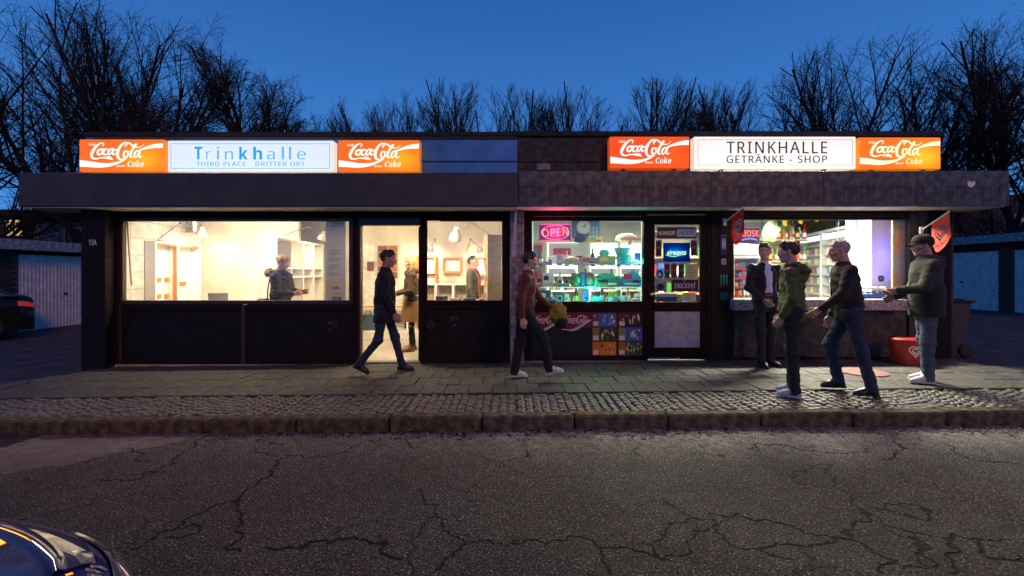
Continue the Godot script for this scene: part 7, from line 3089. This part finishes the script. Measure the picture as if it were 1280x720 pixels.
func trees() -> void:
	var wide := {trunk = 4.6, rad = 0.26, limbs = 10, limb_from = 0.25, low_angle = 0.45, high_angle = 1.35, limb_len = 8.6, kids = [12, 8, 7, 4], from = [0.18, 0.12, 0.08, 0.1], spread = [0.60, 0.70, 0.7, 0.6], wob = 0.12, lift = 0.05, droop = 0.02, taper = 0.35, levels = 3, long = 0.52, tip = 0.40, thin = 0.0075, env = [7.0, 6.4, 6.0]}
	var birch := {trunk = 9.0, rad = 0.19, limbs = 15, limb_from = 0.22, low_angle = 0.75, high_angle = 1.2, limb_len = 4.6, kids = [9, 7, 7, 3], from = [0.2, 0.12, 0.1, 0.1], spread = [0.6, 0.7, 0.8, 0.5], wob = 0.15, lift = 0.03, droop = -0.26, taper = 0.35, levels = 3, long = 0.52, tip = 0.40, thin = 0.008, top_len = 0.75, env = [7.4, 3.9, 6.2]}
	var upright := {trunk = 3.4, rad = 0.22, limbs = 11, limb_from = 0.2, low_angle = 0.8, high_angle = 1.4, limb_len = 9.6, kids = [13, 9, 8, 4], from = [0.25, 0.12, 0.08, 0.1], spread = [0.42, 0.5, 0.5, 0.5], wob = 0.08, lift = 0.06, droop = 0.10, taper = 0.35, levels = 3, long = 0.44, tip = 0.34, thin = 0.0085, top_len = 0.9, env = [7.6, 4.3, 5.2]}
	var shapes := [make_tree(3, wide), make_tree(8, wide), make_tree(5, birch), make_tree(6, upright), make_tree(11, upright), make_tree(17, wide)]
	# shape, picture x of the trunk, distance, height scale, turn, label
	var list := [
		[0, 112, 19.0, 18, 0.4, "huge spreading bare tree behind the left end of the left shop"],
		[5, -45, 20.0, 70, 2.2, "bare spreading tree cut by the left edge of the view"],
		[1, 178, 24.0, 28, 1.6, "tall bare tree right of the huge spreading one"],
		[2, 236, 22.0, 50, 0.2, "slender drooping bare birch behind the left white sign"],
		[2, 300, 23.5, 36, 2.9, "tallest drooping birch left of the open sky"],
		[2, 334, 24.5, 88, 4.6, "shorter drooping birch at the right end of the left tree group"],
		[3, 380, 46.0, 130, 1.0, "very small far tree in the gap right of the birches"],
		[3, 487, 36.0, 104, 0.3, "round bare tree above the second orange sign"],
		[4, 585, 38.0, 100, 1.3, "left one of the two fan shaped bare trees above the blue parapet"],
		[3, 640, 39.0, 106, 4.4, "right one of the two fan shaped bare trees above the blue parapet"],
		[4, 722, 40.0, 113, 2.0, "faint fan shaped bare tree above the grey parapet"],
		[4, 812, 34.0, 98, 3.6, "dense twiggy tree above the redder drink sign, left of its pair"],
		[3, 862, 34.5, 106, 5.3, "dense twiggy tree above the left end of the black lettered sign"],
		[4, 926, 38.0, 98, 0.9, "thin upright bare tree above the black lettered sign"],
		[1, 1058, 25.0, 60, 0.6, "broad bare tree with a domed crown above the kiosk's right end"],
		[0, 1145, 27.0, 82, 2.6, "dark bare tree between the domed tree and the tall right tree"],
		[5, 1262, 20.5, 20, 1.1, "tall bare tree filling the right edge of the view"],
		[2, 1212, 30.0, 75, 3.8, "narrow bare tree behind the tall right tree"],
	]
	for q in list:
		var o := thing("bare_tree", q[5], "tree", Vector3(fx(q[1], q[2]), -0.2, -q[2]), q[4], "bare winter trees behind the shops")
		var s: float = (fy(q[3], q[2]) + 0.2) / shapes[q[0]][1].get_aabb().end.y
		var tr := part("trunk", shapes[q[0]][0], M.bark, o)
		var cr := part("crown", shapes[q[0]][1], M.bark_pale if q[0] == 2 else M.bark, o)
		tr.scale = Vector3.ONE * s
		cr.scale = Vector3.ONE * s
	# a tangle of low branches beside the left garages
	var hedge := make_tree(23, {trunk = 0.8, rad = 0.10, limbs = 9, limb_from = 0.1, low_angle = 0.3, high_angle = 1.2, limb_len = 2.6, kids = [7, 6, 4], from = [0.2, 0.1, 0.1], spread = [0.6, 0.7, 0.7], wob = 0.15, lift = 0.03, droop = 0.0, taper = 0.4, levels = 2, long = 0.5, tip = 0.3, thin = 0.010, env = [1.6, 3.2, 2.4]})
	var hl := [[-18.0, -19.5, 1.0, "leafless bush rising above the left garage roof"], [-21.0, -21.0, 1.3, "leafless bush in front of the pale house"], [25.5, -22.0, 1.7, "dark leafless bush behind the right garages, left one"], [29.5, -23.0, 1.9, "dark leafless bush behind the right garages, right one"], [21.5, -26.0, 1.9, "dark leafless bush beyond the end of the right yard"]]
	for q in hl:
		var o := thing("bare_bush", q[3], "bush", Vector3(q[0], 0.0, q[1]), q[0], "leafless bushes beside the yards")
		for k in 2:
			part(["stem", "twigs"][k], hedge[k], M.bark, o).scale = Vector3.ONE * q[2]


# ------------------------------------------------------------------ things standing on or hanging over the pavement
func kiosk_flag(label: String, root_at: Vector3, tip: Vector3, w: float, h: float) -> void:
	var o := thing("kiosk_flag", label, "flag", root_at, 0.0, "red heart flags beside the hatch")
	var t := tip - root_at
	var mb := MB.new()
	mb.box(Vector3(0, 0, 0.02), Vector3(0.05, 0.11, 0.04), 0.005)
	part("wall_bracket", mb, M.mark_cream, o)
	mb = MB.new()
	mb.rod(Vector3(0, 0, 0.02), t, 0.011, 8)
	part("pole", mb, M.white, o)
	# cloth hangs from the outer part of the pole
	var cloth := func(u: float, v: float) -> Vector3:
		var edge := t.lerp(t * 0.30, u) if w > 0 else t.lerp(t * 0.30, u)
		var start := t * lerpf(1.0, 0.42, u)
		var drop: float = h * v * (1.0 - 0.32 * pow(v, 3.0) * pow(absf(u - 0.5) * 2.0, 2.0))
		return start + Vector3(0, -drop + (t.y * 0.0), 0.03 * sin(u * 5.0 + v * 2.0) * v)
	mb = MB.new()
	mb.grid(18, 18, cloth)
	var back := MB.new()
	for k in mb.v.size():
		pass
	var fl := part("flag_cloth", mb, M.flag_red, o)
	# mark: two nested hearts following the cloth
	var hm := MB.new()
	var raw := MB.new()
	heart(raw, 0.30, 0.055, 0.0)
	for k in raw.v.size():
		var p := raw.v[k]
		var q: Vector3 = cloth.call(clampf(0.5 - p.x * 1.0, 0, 1), clampf(0.46 - p.y * 0.85, 0, 1))
		raw.v[k] = q + Vector3(0, 0, 0.006)
		raw.n[k] = Vector3(0, 0, 1)
	part("heart_mark", raw, M.mark_cream, fl)
	var tm := text_mesh("LANGNESE", font(true), 0.0)
	var arr := tm.get_mesh_arrays()
	var src: PackedVector3Array = arr[Mesh.ARRAY_VERTEX]
	var order = arr[Mesh.ARRAY_INDEX]
	var lo := Vector3.INF
	var hi := -Vector3.INF
	for p in src:
		lo = lo.min(p)
		hi = hi.max(p)
	var tx := MB.new()
	var ids: PackedInt32Array = order if order != null and order.size() else PackedInt32Array(range(src.size()))
	for p in src:
		var x := (p.x - lo.x) / (hi.x - lo.x)
		var y := (p.y - lo.y) / (hi.y - lo.y)
		var q: Vector3 = cloth.call(0.88 - 0.76 * x, 0.86 - 0.12 * y)
		tx.vert(q + Vector3(0, 0, 0.006), Vector3(0, 0, 1))
	tx.idx.append_array(ids)
	part("lettering", tx, M.mark_cream, fl)


func street_things() -> void:
	# red bucket with the heart mark
	var x := fx(1131, 6.75)
	var o := thing("litter_bucket", "red bucket with a white heart mark standing under the hatch counter", "bucket", Vector3(x, gy(x), -6.75))
	var mb := MB.new()
	mb.lathe([Vector2(0, 0.0), Vector2(0.155, 0.0), Vector2(0.165, 0.02), Vector2(0.205, 0.385), Vector2(0.218, 0.39), Vector2(0.218, 0.415), Vector2(0.198, 0.415), Vector2(0.16, 0.05), Vector2(0, 0.04)], 28)
	part("bucket", mb, mk(0.40, 0.030, 0.016, {rough = 0.5}), o)
	o.scale = Vector3.ONE * 0.92
	mb = MB.new()
	var raw := MB.new()
	heart(raw, 0.105, 0.020, 0.0)
	for k in raw.v.size():
		var p := raw.v[k]
		var a := p.x / 0.195 + 0.08
		var r := 0.187 + (p.y) * 0.10 + 0.005
		raw.v[k] = Vector3(sin(a) * r, 0.235 + p.y, cos(a) * r)
		raw.n[k] = Vector3(sin(a), 0, cos(a))
	part("heart_mark", raw, M.mark_cream, o)
	mb = MB.new()
	mb.lathe([Vector2(0.215, 0.414), Vector2(0.195, 0.43), Vector2(0.05, 0.432), Vector2(0, 0.432)], 24)
	part("lid", mb, M.red_deep, o)
	# wheelie bin by the corner
	x = fx(1203, 7.05)
	o = thing("wheeled_bin", "dark grey wheeled rubbish bin behind the right corner of the kiosk", "bin", Vector3(7.24, gy(7.3) - 0.05, -7.62), PI / 2)
	mb = MB.new()
	var pr := [[0.20, 0.08], [0.235, 0.55], [0.265, 0.92]]
	for k in 2:
		var a: Array = pr[k]
		var b: Array = pr[k + 1]
		for s in 4:
			var c := [Vector2(-1, -1), Vector2(1, -1), Vector2(1, 1), Vector2(-1, 1)]
			var p: Vector2 = c[s]
			var q: Vector2 = c[(s + 1) % 4]
			mb.poly([Vector3(p.x * a[0], a[1], p.y * a[0] * 1.15), Vector3(q.x * a[0], a[1], q.y * a[0] * 1.15), Vector3(q.x * b[0], b[1], q.y * b[0] * 1.15), Vector3(p.x * b[0], b[1], p.y * b[0] * 1.15)], Vector3(p.x + q.x, 0, p.y + q.y))
	mb.poly([Vector3(-0.2, 0.08, -0.23), Vector3(0.2, 0.08, -0.23), Vector3(0.2, 0.08, 0.23), Vector3(-0.2, 0.08, 0.23)], Vector3.DOWN)
	part("bin_body", mb, M.bin, o)
	mb = MB.new()
	mb.box(Vector3(0, 0.935, 0), Vector3(0.58, 0.04, 0.66), 0.012)
	mb.box(Vector3(0, 0.965, -0.02), Vector3(0.46, 0.03, 0.52), 0.012)
	part("lid", mb, M.black_matt, o)
	mb = MB.new()
	mb.rod(Vector3(-0.26, 0.93, 0.37), Vector3(0.26, 0.93, 0.37), 0.016)
	part("handle", mb, M.black_matt, o)
	for s in [-1.0, 1.0]:
		mb = MB.new()
		mb.xf = Transform3D(Basis(Vector3(0, 0, 1), PI / 2), Vector3(s * 0.22 + 0.03, 0.12, 0.26))
		mb.lathe([Vector2(0.0, 0), Vector2(0.10, 0.0), Vector2(0.12, 0.015), Vector2(0.12, 0.045), Vector2(0.10, 0.06), Vector2(0, 0.06)], 20)
		part("wheel", mb, M.rubber, o)
	# flags
	kiosk_flag("red flag with a white heart hanging left of the hatch", pt(905, 278, D - 0.02), pt(929.5, 259.5, D - 0.42), 0.3, 0.50)
	kiosk_flag("red flag with a white heart above the man in the cap", pt(1150, 288, D - 0.05), pt(1187, 264, D - 0.50), 0.3, 0.52)
	# slim pennant of folded cloth on the pillar between the shops
	o = thing("folded_pennant", "slim folded pink and white pennant hanging on the pillar between the shops", "flag", pt(645, 262, D - 0.32))
	mb = MB.new()
	mb.grid(10, 16, func(u, v): return Vector3((u - 0.5) * lerpf(0.02, 0.10, v) - 0.03 * v, -v * 0.72, 0.02 * sin(u * 7.0) * v))
	var cm := mk(0.62, 0.52, 0.58, {rough = 0.8, tex = "blotch", scale = 2.0})
	cm.backlight_enabled = true
	cm.backlight = Color(0.3, 0.25, 0.3)
	part("pennant_cloth", mb, cm, o)
	mb = MB.new()
	mb.rod(Vector3(0, 0.01, -0.22), Vector3(0, 0.01, 0.02), 0.008)
	part("pole", mb, M.white, o)
	# round pink sticker on the pavement
	x = fx(1075, 6.27)
	mb = MB.new()
	mb.lathe([Vector2(0.29, 0.0), Vector2(0.288, 0.003), Vector2(0, 0.003)], 40)
	var rs := item("floor_sticker", "round pink distance sticker on the paving behind the man in the black jacket", "sticker", mb, M.pink, Vector3(x, gy(x) + 0.009, -6.22))
	rs.rotation.z = 0.010
	# drink banners under the display window
	var names := ["left red and black drink banner partly behind the walking person in red", "right red and black drink banner under the display window"]
	for k in 2:
		var im := blank(148, 224, Color(0.035, 0.032, 0.032))
		block(im, 0, 0, 148, 78, Color(0.45, 0.035, 0.045))
		for q in 148:
			var u := q / 148.0
			var yy := 74.0 + 16.0 * sin(u * 4.4 + 0.4) - 22.0 * u * u
			block(im, q, yy, 1, 4 + 13.0 * absf(sin(u * 3.3 - 0.5)), Color(0.72, 0.72, 0.72))
			if yy > 78:
				block(im, q, 78, 1, yy - 78, Color(0.45, 0.035, 0.045))
		script_logo(im, Rect2(10, 16, 128, 42), Color(0.80, 0.78, 0.77), 0.95)
		sticker("drink_banner", names[k], "banner", im, 664.8 + k * 37.3, 390.2, 701.8 + k * 37.3, 445, D + 0.008)
	# price boards with pictures of ices
	for k in 2:
		var im := blank(130, 216, Color(0.32, 0.03, 0.04))
		var cols := [Color(0.10, 0.42, 0.70), Color(0.05, 0.26, 0.09), Color(0.78, 0.50, 0.05)] if k == 0 else [Color(0.05, 0.04, 0.05), Color(0.10, 0.38, 0.68), Color(0.08, 0.30, 0.12)]
		var r := RandomNumberGenerator.new()
		r.seed = 60 + k
		for j in 3:
			block(im, 5, 4 + j * 71, 120, 66, cols[j])
			block(im, 5, 4 + j * 71, 34, 66, cols[j].lerp([Color(0.6, 0.1, 0.08), Color(0.7, 0.55, 0.1), Color(0.8, 0.4, 0.05)][j], 0.7))
			block(im, 8, 44 + j * 71, 27, 22, Color(0.8, 0.8, 0.78))
			for q in 13:
				var c: Color = [Color(0.85, 0.8, 0.7), Color(0.75, 0.15, 0.1), Color(0.9, 0.7, 0.1), Color(0.35, 0.18, 0.1), Color(0.9, 0.9, 0.9)][r.randi() % 5]
				var px := r.randi_range(42, 116)
				var py := 8 + j * 71 + r.randi_range(0, 40)
				block(im, px, py, r.randi_range(4, 8), r.randi_range(10, 18), c)
				block(im, px + 2, py + 16, 2, 5, Color(0.7, 0.6, 0.4))
			for q in 5:
				disc(im, r.randi_range(10, 118), 12 + j * 71 + r.randi_range(0, 50), r.randf_range(2, 5), [Color(0.9, 0.9, 0.85), Color(0.8, 0.2, 0.1), Color(0.2, 0.5, 0.2)][q % 3])
		sticker("ice_price_board", ["left board of ice pictures in blue, green and yellow under the display window", "right board of ice pictures in black, blue and green under the display window"][k], "price board", im, 739.5 + k * 32.7, 390.5, 771.5 + k * 32.5, 445, D + 0.004)
	# gully grate in the gutter at the left
	var g := ground_point(18, 548)
	o = thing("gully_grate", "rusty slotted drain grate in the gutter at the left", "drain", Vector3(g.x - 0.12, gy(g.x) - 0.122, g.y + 0.02))
	mb = MB.new()
	mb.span(-0.30, 0.30, -0.03, 0.0, -0.20, -0.17, 0.004)
	part("frame_bar", mb, M.frame_light, o)
	mb = MB.new()
	mb.span(-0.30, 0.30, -0.03, 0.0, 0.17, 0.20, 0.004)
	part("frame_bar", mb, M.frame_light, o)
	mb = MB.new()
	mb.span(-0.30, 0.30, -0.05, -0.035, -0.17, 0.17)
	part("pit", mb, M.black_matt, o)
	for k in 7:
		mb = MB.new()
		mb.box(Vector3(0, -0.012, -0.145 + k * 0.048), Vector3(0.58, 0.024, 0.024), 0.004)
		part("bar", mb, M.frame_light, o)


# ------------------------------------------------------------------ the passers-by and the people inside
func people() -> void:
	heads.man = make_head()
	heads.woman = make_head(true)
	hands.rest = make_hand(0.38, 0.5)
	hands.grip = make_hand(0.85, 0.2)
	for k in ["short", "thin", "long", "bun", "cap", "brim"]:
		hairs[k] = make_hair(k)
	eye_ball = MB.new()
	eye_ball.ball(Vector3.ZERO, Vector3(0.0115, 0.0115, 0.0115), 10, 8)
	var mb := MB.new()
	var x := 0.0
	# man walking past the open door, to the right
	x = fx(480, 6.45)
	var p := person({label = "man in a long dark coat striding right past the open shop door", at = Vector3(x, gy(x) + 0.004, -6.45), turn = 0.06, h = 1.78, lean = 0.05, twist = 0.1,
		legs = [[0.30, 0.06, 0.02, -0.06], [-0.12, 0.55, 0.02, -0.42]], arms = [[-0.24, 0.14, 0.35, 0.0], [0.12, 0.14, 0.30, 0.1]], jacket_mat = M.cloth_black, coat = 0.20, loose = 1.06, flare = 1.05,
		trouser_mat = M.denim, trouser = 0.92, hair = "short", hair_mat = M.hair_dark, shoe_mat = M.leather_black, collar = 0.05, nod = -0.08, skin = M.skin_tan})
	# person in red walking right past the pillar
	x = fx(655, 6.0)
	p = person({label = "person in a red patterned jacket and dark trousers walking past the pillar", at = Vector3(x, gy(x) + 0.004, -6.0), turn = 0.0, h = 1.70, lean = 0.10, twist = -0.15,
		legs = [[-0.12, 0.06, 0.02, 0.0], [0.62, 0.42, 0.02, 0.22]], arms = [[0.45, 0.12, 0.45, 0.1], [-0.25, 0.12, 0.35, 0.0]], jacket_mat = M.cloth_red, coat = 0.10, loose = 1.0,
		trouser_mat = M.denim_dark, trouser = 1.12, hair = "short", hair_mat = M.hair_dark, shoe_mat = M.shoe_white, sole_mat = M.shoe_white, collar = 0.04})
	# yellow and black bundle in that person's hand
	var palm: Vector3 = p.transform * (p.get_meta("palms")[0])
	var o := thing("shopping_bundle", "yellow and black bundle carried by the person in red", "bag", palm + Vector3(0.03, 0.0, 0.0))
	mb = MB.new()
	mb.ball(Vector3(0, -0.04, 0), Vector3(0.12, 0.15, 0.08), 16, 12)
	for k in mb.v.size():
		mb.v[k] += mb.n[k] * 0.06 * folds.get_noise_3dv(mb.v[k] * 2.4)
	mb._smooth(0, 0)
	part("bundle", mb, mk(0.50, 0.40, 0.02, {rough = 0.6, tex = "stain", scale = 6.0}), o)
	mb = MB.new()
	mb.ball(Vector3(0.03, -0.15, 0.01), Vector3(0.10, 0.09, 0.075), 14, 10)
	for k in mb.v.size():
		mb.v[k] += mb.n[k] * 0.05 * folds.get_noise_3dv(mb.v[k] * 2.6)
	mb._smooth(0, 0)
	part("dark_lining", mb, M.cloth_black, o)
	# man in a suit leaning at the hatch, facing the street and looking left
	x = fx(955, 6.72)
	p = person({label = "man in a dark suit and pale blue shirt leaning at the hatch counter", at = Vector3(x, gy(x) + 0.004, -6.70), turn = -PI / 2 + 0.10, h = 1.82, lean = -0.04, twist = 0.0,
		legs = [[-0.02, 0.05, 0.03, 0.0, 0.2], [0.12, 0.10, 0.00, 0.0, 0.2]], arms = [[-0.12, 0.30, 0.55, 0.0], [0.05, 0.20, 0.75, 0.45]], jacket_mat = M.cloth_navy, coat = 0.17, loose = 1.0, shirt_mat = M.cloth_shirt, belt_mat = M.leather_brown,
		trouser_mat = M.cloth_navy, trouser = 0.95, hair = "short", hair_mat = M.hair_brown, shoe_mat = M.leather_black, collar = 0.0, look = -0.75, hands = ["rest", "rest"], crease = 0.014})
	# man in a green jacket
	x = fx(993, 5.05)
	p = person({label = "man in a green padded jacket and grey trainers standing on the kerb side", at = Vector3(x, gy(x) + 0.004, -5.08), turn = PI - 0.70, h = 1.74, lean = 0.03, twist = 0.1,
		legs = [[-0.02, 0.05, 0.02, 0.0], [0.07, 0.10, 0.02, 0.0]], arms = [[-0.12, 0.16, 0.62, 0.25], [-0.10, 0.16, 0.62, 0.25]], jacket_mat = M.cloth_green, coat = 0.08, loose = 0.98, wide = 0.96, hood = true,
		trouser_mat = M.denim_dark, trouser = 1.02, hair = "short", hair_mat = M.hair_dark, shoe_mat = M.shoe_grey, sole_mat = M.shoe_white, collar = 0.05, look = 0.2, nod = -0.05, crease = 0.018})
	# dark blue hood lining over the shoulders
	neck_roll("dark_collar", p, 0.085, 0.034, -0.02, M.cloth_navy, 0.008, 0.03)
	# man in a black jacket walking left
	x = fx(1064, 5.15)
	p = person({label = "grey haired man in a black jacket and jeans striding left", at = Vector3(x, gy(x) + 0.004, -5.18), turn = PI - 0.40, h = 1.78, lean = 0.11, twist = 0.12,
		legs = [[-0.20, 0.04, 0.02, 0.0], [0.40, 0.62, 0.02, -0.08]], arms = [[0.30, 0.10, 0.60, 0.1], [-0.12, 0.10, 0.45, 0.0]], jacket_mat = M.cloth_black, coat = 0.10, loose = 1.05,
		trouser_mat = M.denim, trouser = 1.02, hair = "thin", hair_mat = M.hair_grey, shoe_mat = M.leather_black, sole_mat = M.rubber, collar = 0.05, nod = -0.12})
	# man with a cap at the right
	x = fx(1160, 5.6)
	p = person({label = "man in a black cap and grey green rain jacket holding a paper", at = Vector3(x, gy(x) + 0.004, -5.62), turn = PI - 0.42, h = 1.83, lean = 0.02, twist = 0.05,
		legs = [[0.05, 0.06, 0.02, 0.0], [-0.03, 0.05, 0.02, 0.0]], arms = [[0.32, 0.10, 1.10, 0.15], [0.12, 0.12, 1.00, 0.35]], jacket_mat = M.cloth_green_grey, yoke_mat = M.cloth_black, coat = 0.14, loose = 1.14, hood = true,
		trouser_mat = M.denim_light, trouser = 1.06, hair = "cap", hair_mat = M.hair_dark, cap_mat = M.cloth_black, shoe_mat = M.shoe_white, sole_mat = M.shoe_white, collar = 0.06, nod = -0.10, hands = ["grip", "rest"], skin = M.skin_tan, crease = 0.007})
	palm = p.transform * (p.get_meta("palms")[0])
	mb = MB.new()
	mb.box(Vector3(-0.06, 0.01, 0.02), Vector3(0.20, 0.006, 0.10), 0.002)
	item("paper_slip", "white slip of paper in the hand of the man in the cap", "paper", mb, M.white_gloss, palm + Vector3(-0.02, 0.02, 0)).rotation = Vector3(0.5, 0.2, -0.25)
	# woman in a parka inside the left shop, looking at her phone
	x = fx(350, 7.62)
	p = person({label = "woman in a grey fur hooded parka looking at her phone in the left shop", at = Vector3(x, -0.026, -7.64), turn = -0.12, h = 1.74, lean = 0.03, woman = true,
		legs = [[0.04, 0.05, 0.02, 0.0], [-0.04, 0.05, 0.02, 0.0]], arms = [[0.25, 0.10, 1.35, 0.25], [0.25, 0.12, 1.30, 0.3]], jacket_mat = M.cloth_grey, coat = 0.30, loose = 1.14, crease = 0.018,
		trouser_mat = M.denim_dark, hair = "bun", hair_mat = M.hair_blond, shoe_mat = M.leather_black, collar = 0.04, nod = -0.32, hands = ["grip", "grip"], hood = true})
	neck_roll("scarf", p, 0.075, 0.042, 0.0, M.cloth_brown, 0.014)
	var nk: Vector3 = p.get_meta("neck")
	var f := Field.new(nk + Vector3(-0.40, -0.25, -0.30), nk + Vector3(0.05, 0.15, 0.30), 0.012, 0.02)
	f.cap(nk + Vector3(-0.16, -0.02, -0.13), 0.045, nk + Vector3(-0.22, 0.01, 0.0), 0.055)
	f.cap(nk + Vector3(-0.22, 0.01, 0.0), 0.055, nk + Vector3(-0.16, -0.02, 0.13), 0.045)
	var fm := MB.new()
	f.mesh_into(fm, 0.030, folds, Vector3(5, 5, 5))
	part("fur_trim", fm, M.fur, p)
	palm = p.transform * ((p.get_meta("palms")[0] + p.get_meta("palms")[1]) / 2)
	mb = MB.new()
	mb.box(Vector3.ZERO, Vector3(0.14, 0.008, 0.07), 0.003)
	item("phone", "dark phone in the hand of the woman in the parka", "phone", mb, M.black, palm + Vector3(0.05, 0.035, 0.02)).rotation.z = 0.35
	o = thing("shoulder_camera", "black camera hanging behind the woman in the parka", "camera", p.transform * Vector3(-0.27, 0.98, 0.05))
	mb = MB.new()
	mb.box(Vector3(0, 0, 0), Vector3(0.15, 0.10, 0.08), 0.012)
	part("camera_body", mb, M.black, o)
	mb = MB.new()
	mb.rod(Vector3(0, 0.0, 0.03), Vector3(-0.02, 0.0, 0.13), 0.04, 14)
	part("lens", mb, M.black, o)
	mb = MB.new()
	mb.tube([Vector3(0.06, 0.05, 0), Vector3(0.08, 0.22, 0.02), Vector3(0.14, 0.42, 0.06)], [0.010], 6)
	part("strap", mb, M.black_matt, o)
	# woman in a mustard skirt in the doorway
	x = fx(514, 8.4)
	p = person({label = "blond woman in a mustard skirt standing inside the doorway", at = Vector3(x, -0.026, -8.42), turn = PI + 0.35, h = 1.76, lean = 0.0, woman = true,
		legs = [[0.04, 0.04, 0.01, 0.0], [-0.04, 0.04, 0.01, 0.0]], arms = [[0.15, 0.10, 1.2, 0.3], [0.15, 0.10, 1.2, 0.3]], jacket_mat = M.cloth_brown, coat = 0.02, loose = 0.98,
		trouser_mat = M.cloth_black, trouser = 0.72, hair = "long", hair_mat = M.hair_blond, shoe_mat = M.leather_brown, sole_mat = M.leather_brown, collar = 0.04})
	mb = MB.new()
	mb.grid(36, 14, func(u, v):
		var a: float = u * TAU
		var r: float = lerpf(0.155, 0.235, v) * (1.0 + 0.05 * sin(a * 7.0) * v)
		return Vector3(cos(a) * r * 0.85, lerpf(1.08, 0.56, v), sin(a) * r), true)
	part("skirt", mb, M.cloth_mustard, p)
	neck_roll("scarf", p, 0.075, 0.045, -0.01, M.cloth_brown, 0.014)
	# man looking up behind the small window
	x = fx(592, 9.15)
	p = person({label = "man in a dark coat and orange scarf looking up behind the small window", at = Vector3(x, -0.026, -9.2), turn = -0.25, h = 1.80, lean = -0.03,
		legs = [[0.02, 0.04, 0.02, 0.0], [-0.02, 0.04, 0.02, 0.0]], arms = [[-0.05, 0.10, 0.25, 0.1], [0.05, 0.10, 0.3, 0.1]], jacket_mat = M.cloth_olive, coat = 0.25, loose = 1.06,
		trouser_mat = M.cloth_black, hair = "thin", hair_mat = M.hair_dark, shoe_mat = M.leather_black, collar = 0.03, nod = 0.42})
	neck_roll("scarf", p, 0.070, 0.036, -0.01, M.cloth_orange, 0.010)
	mb = MB.new()
	nk = p.get_meta("neck")
	mb.tube([nk + Vector3(0.07, -0.02, 0.05), nk + Vector3(0.15, -0.16, 0.07), nk + Vector3(0.165, -0.40, 0.08), nk + Vector3(0.17, -0.62, 0.08)], [0.03, 0.035, 0.035, 0.03], 8)
	part("scarf_end", mb, M.cloth_orange, p)
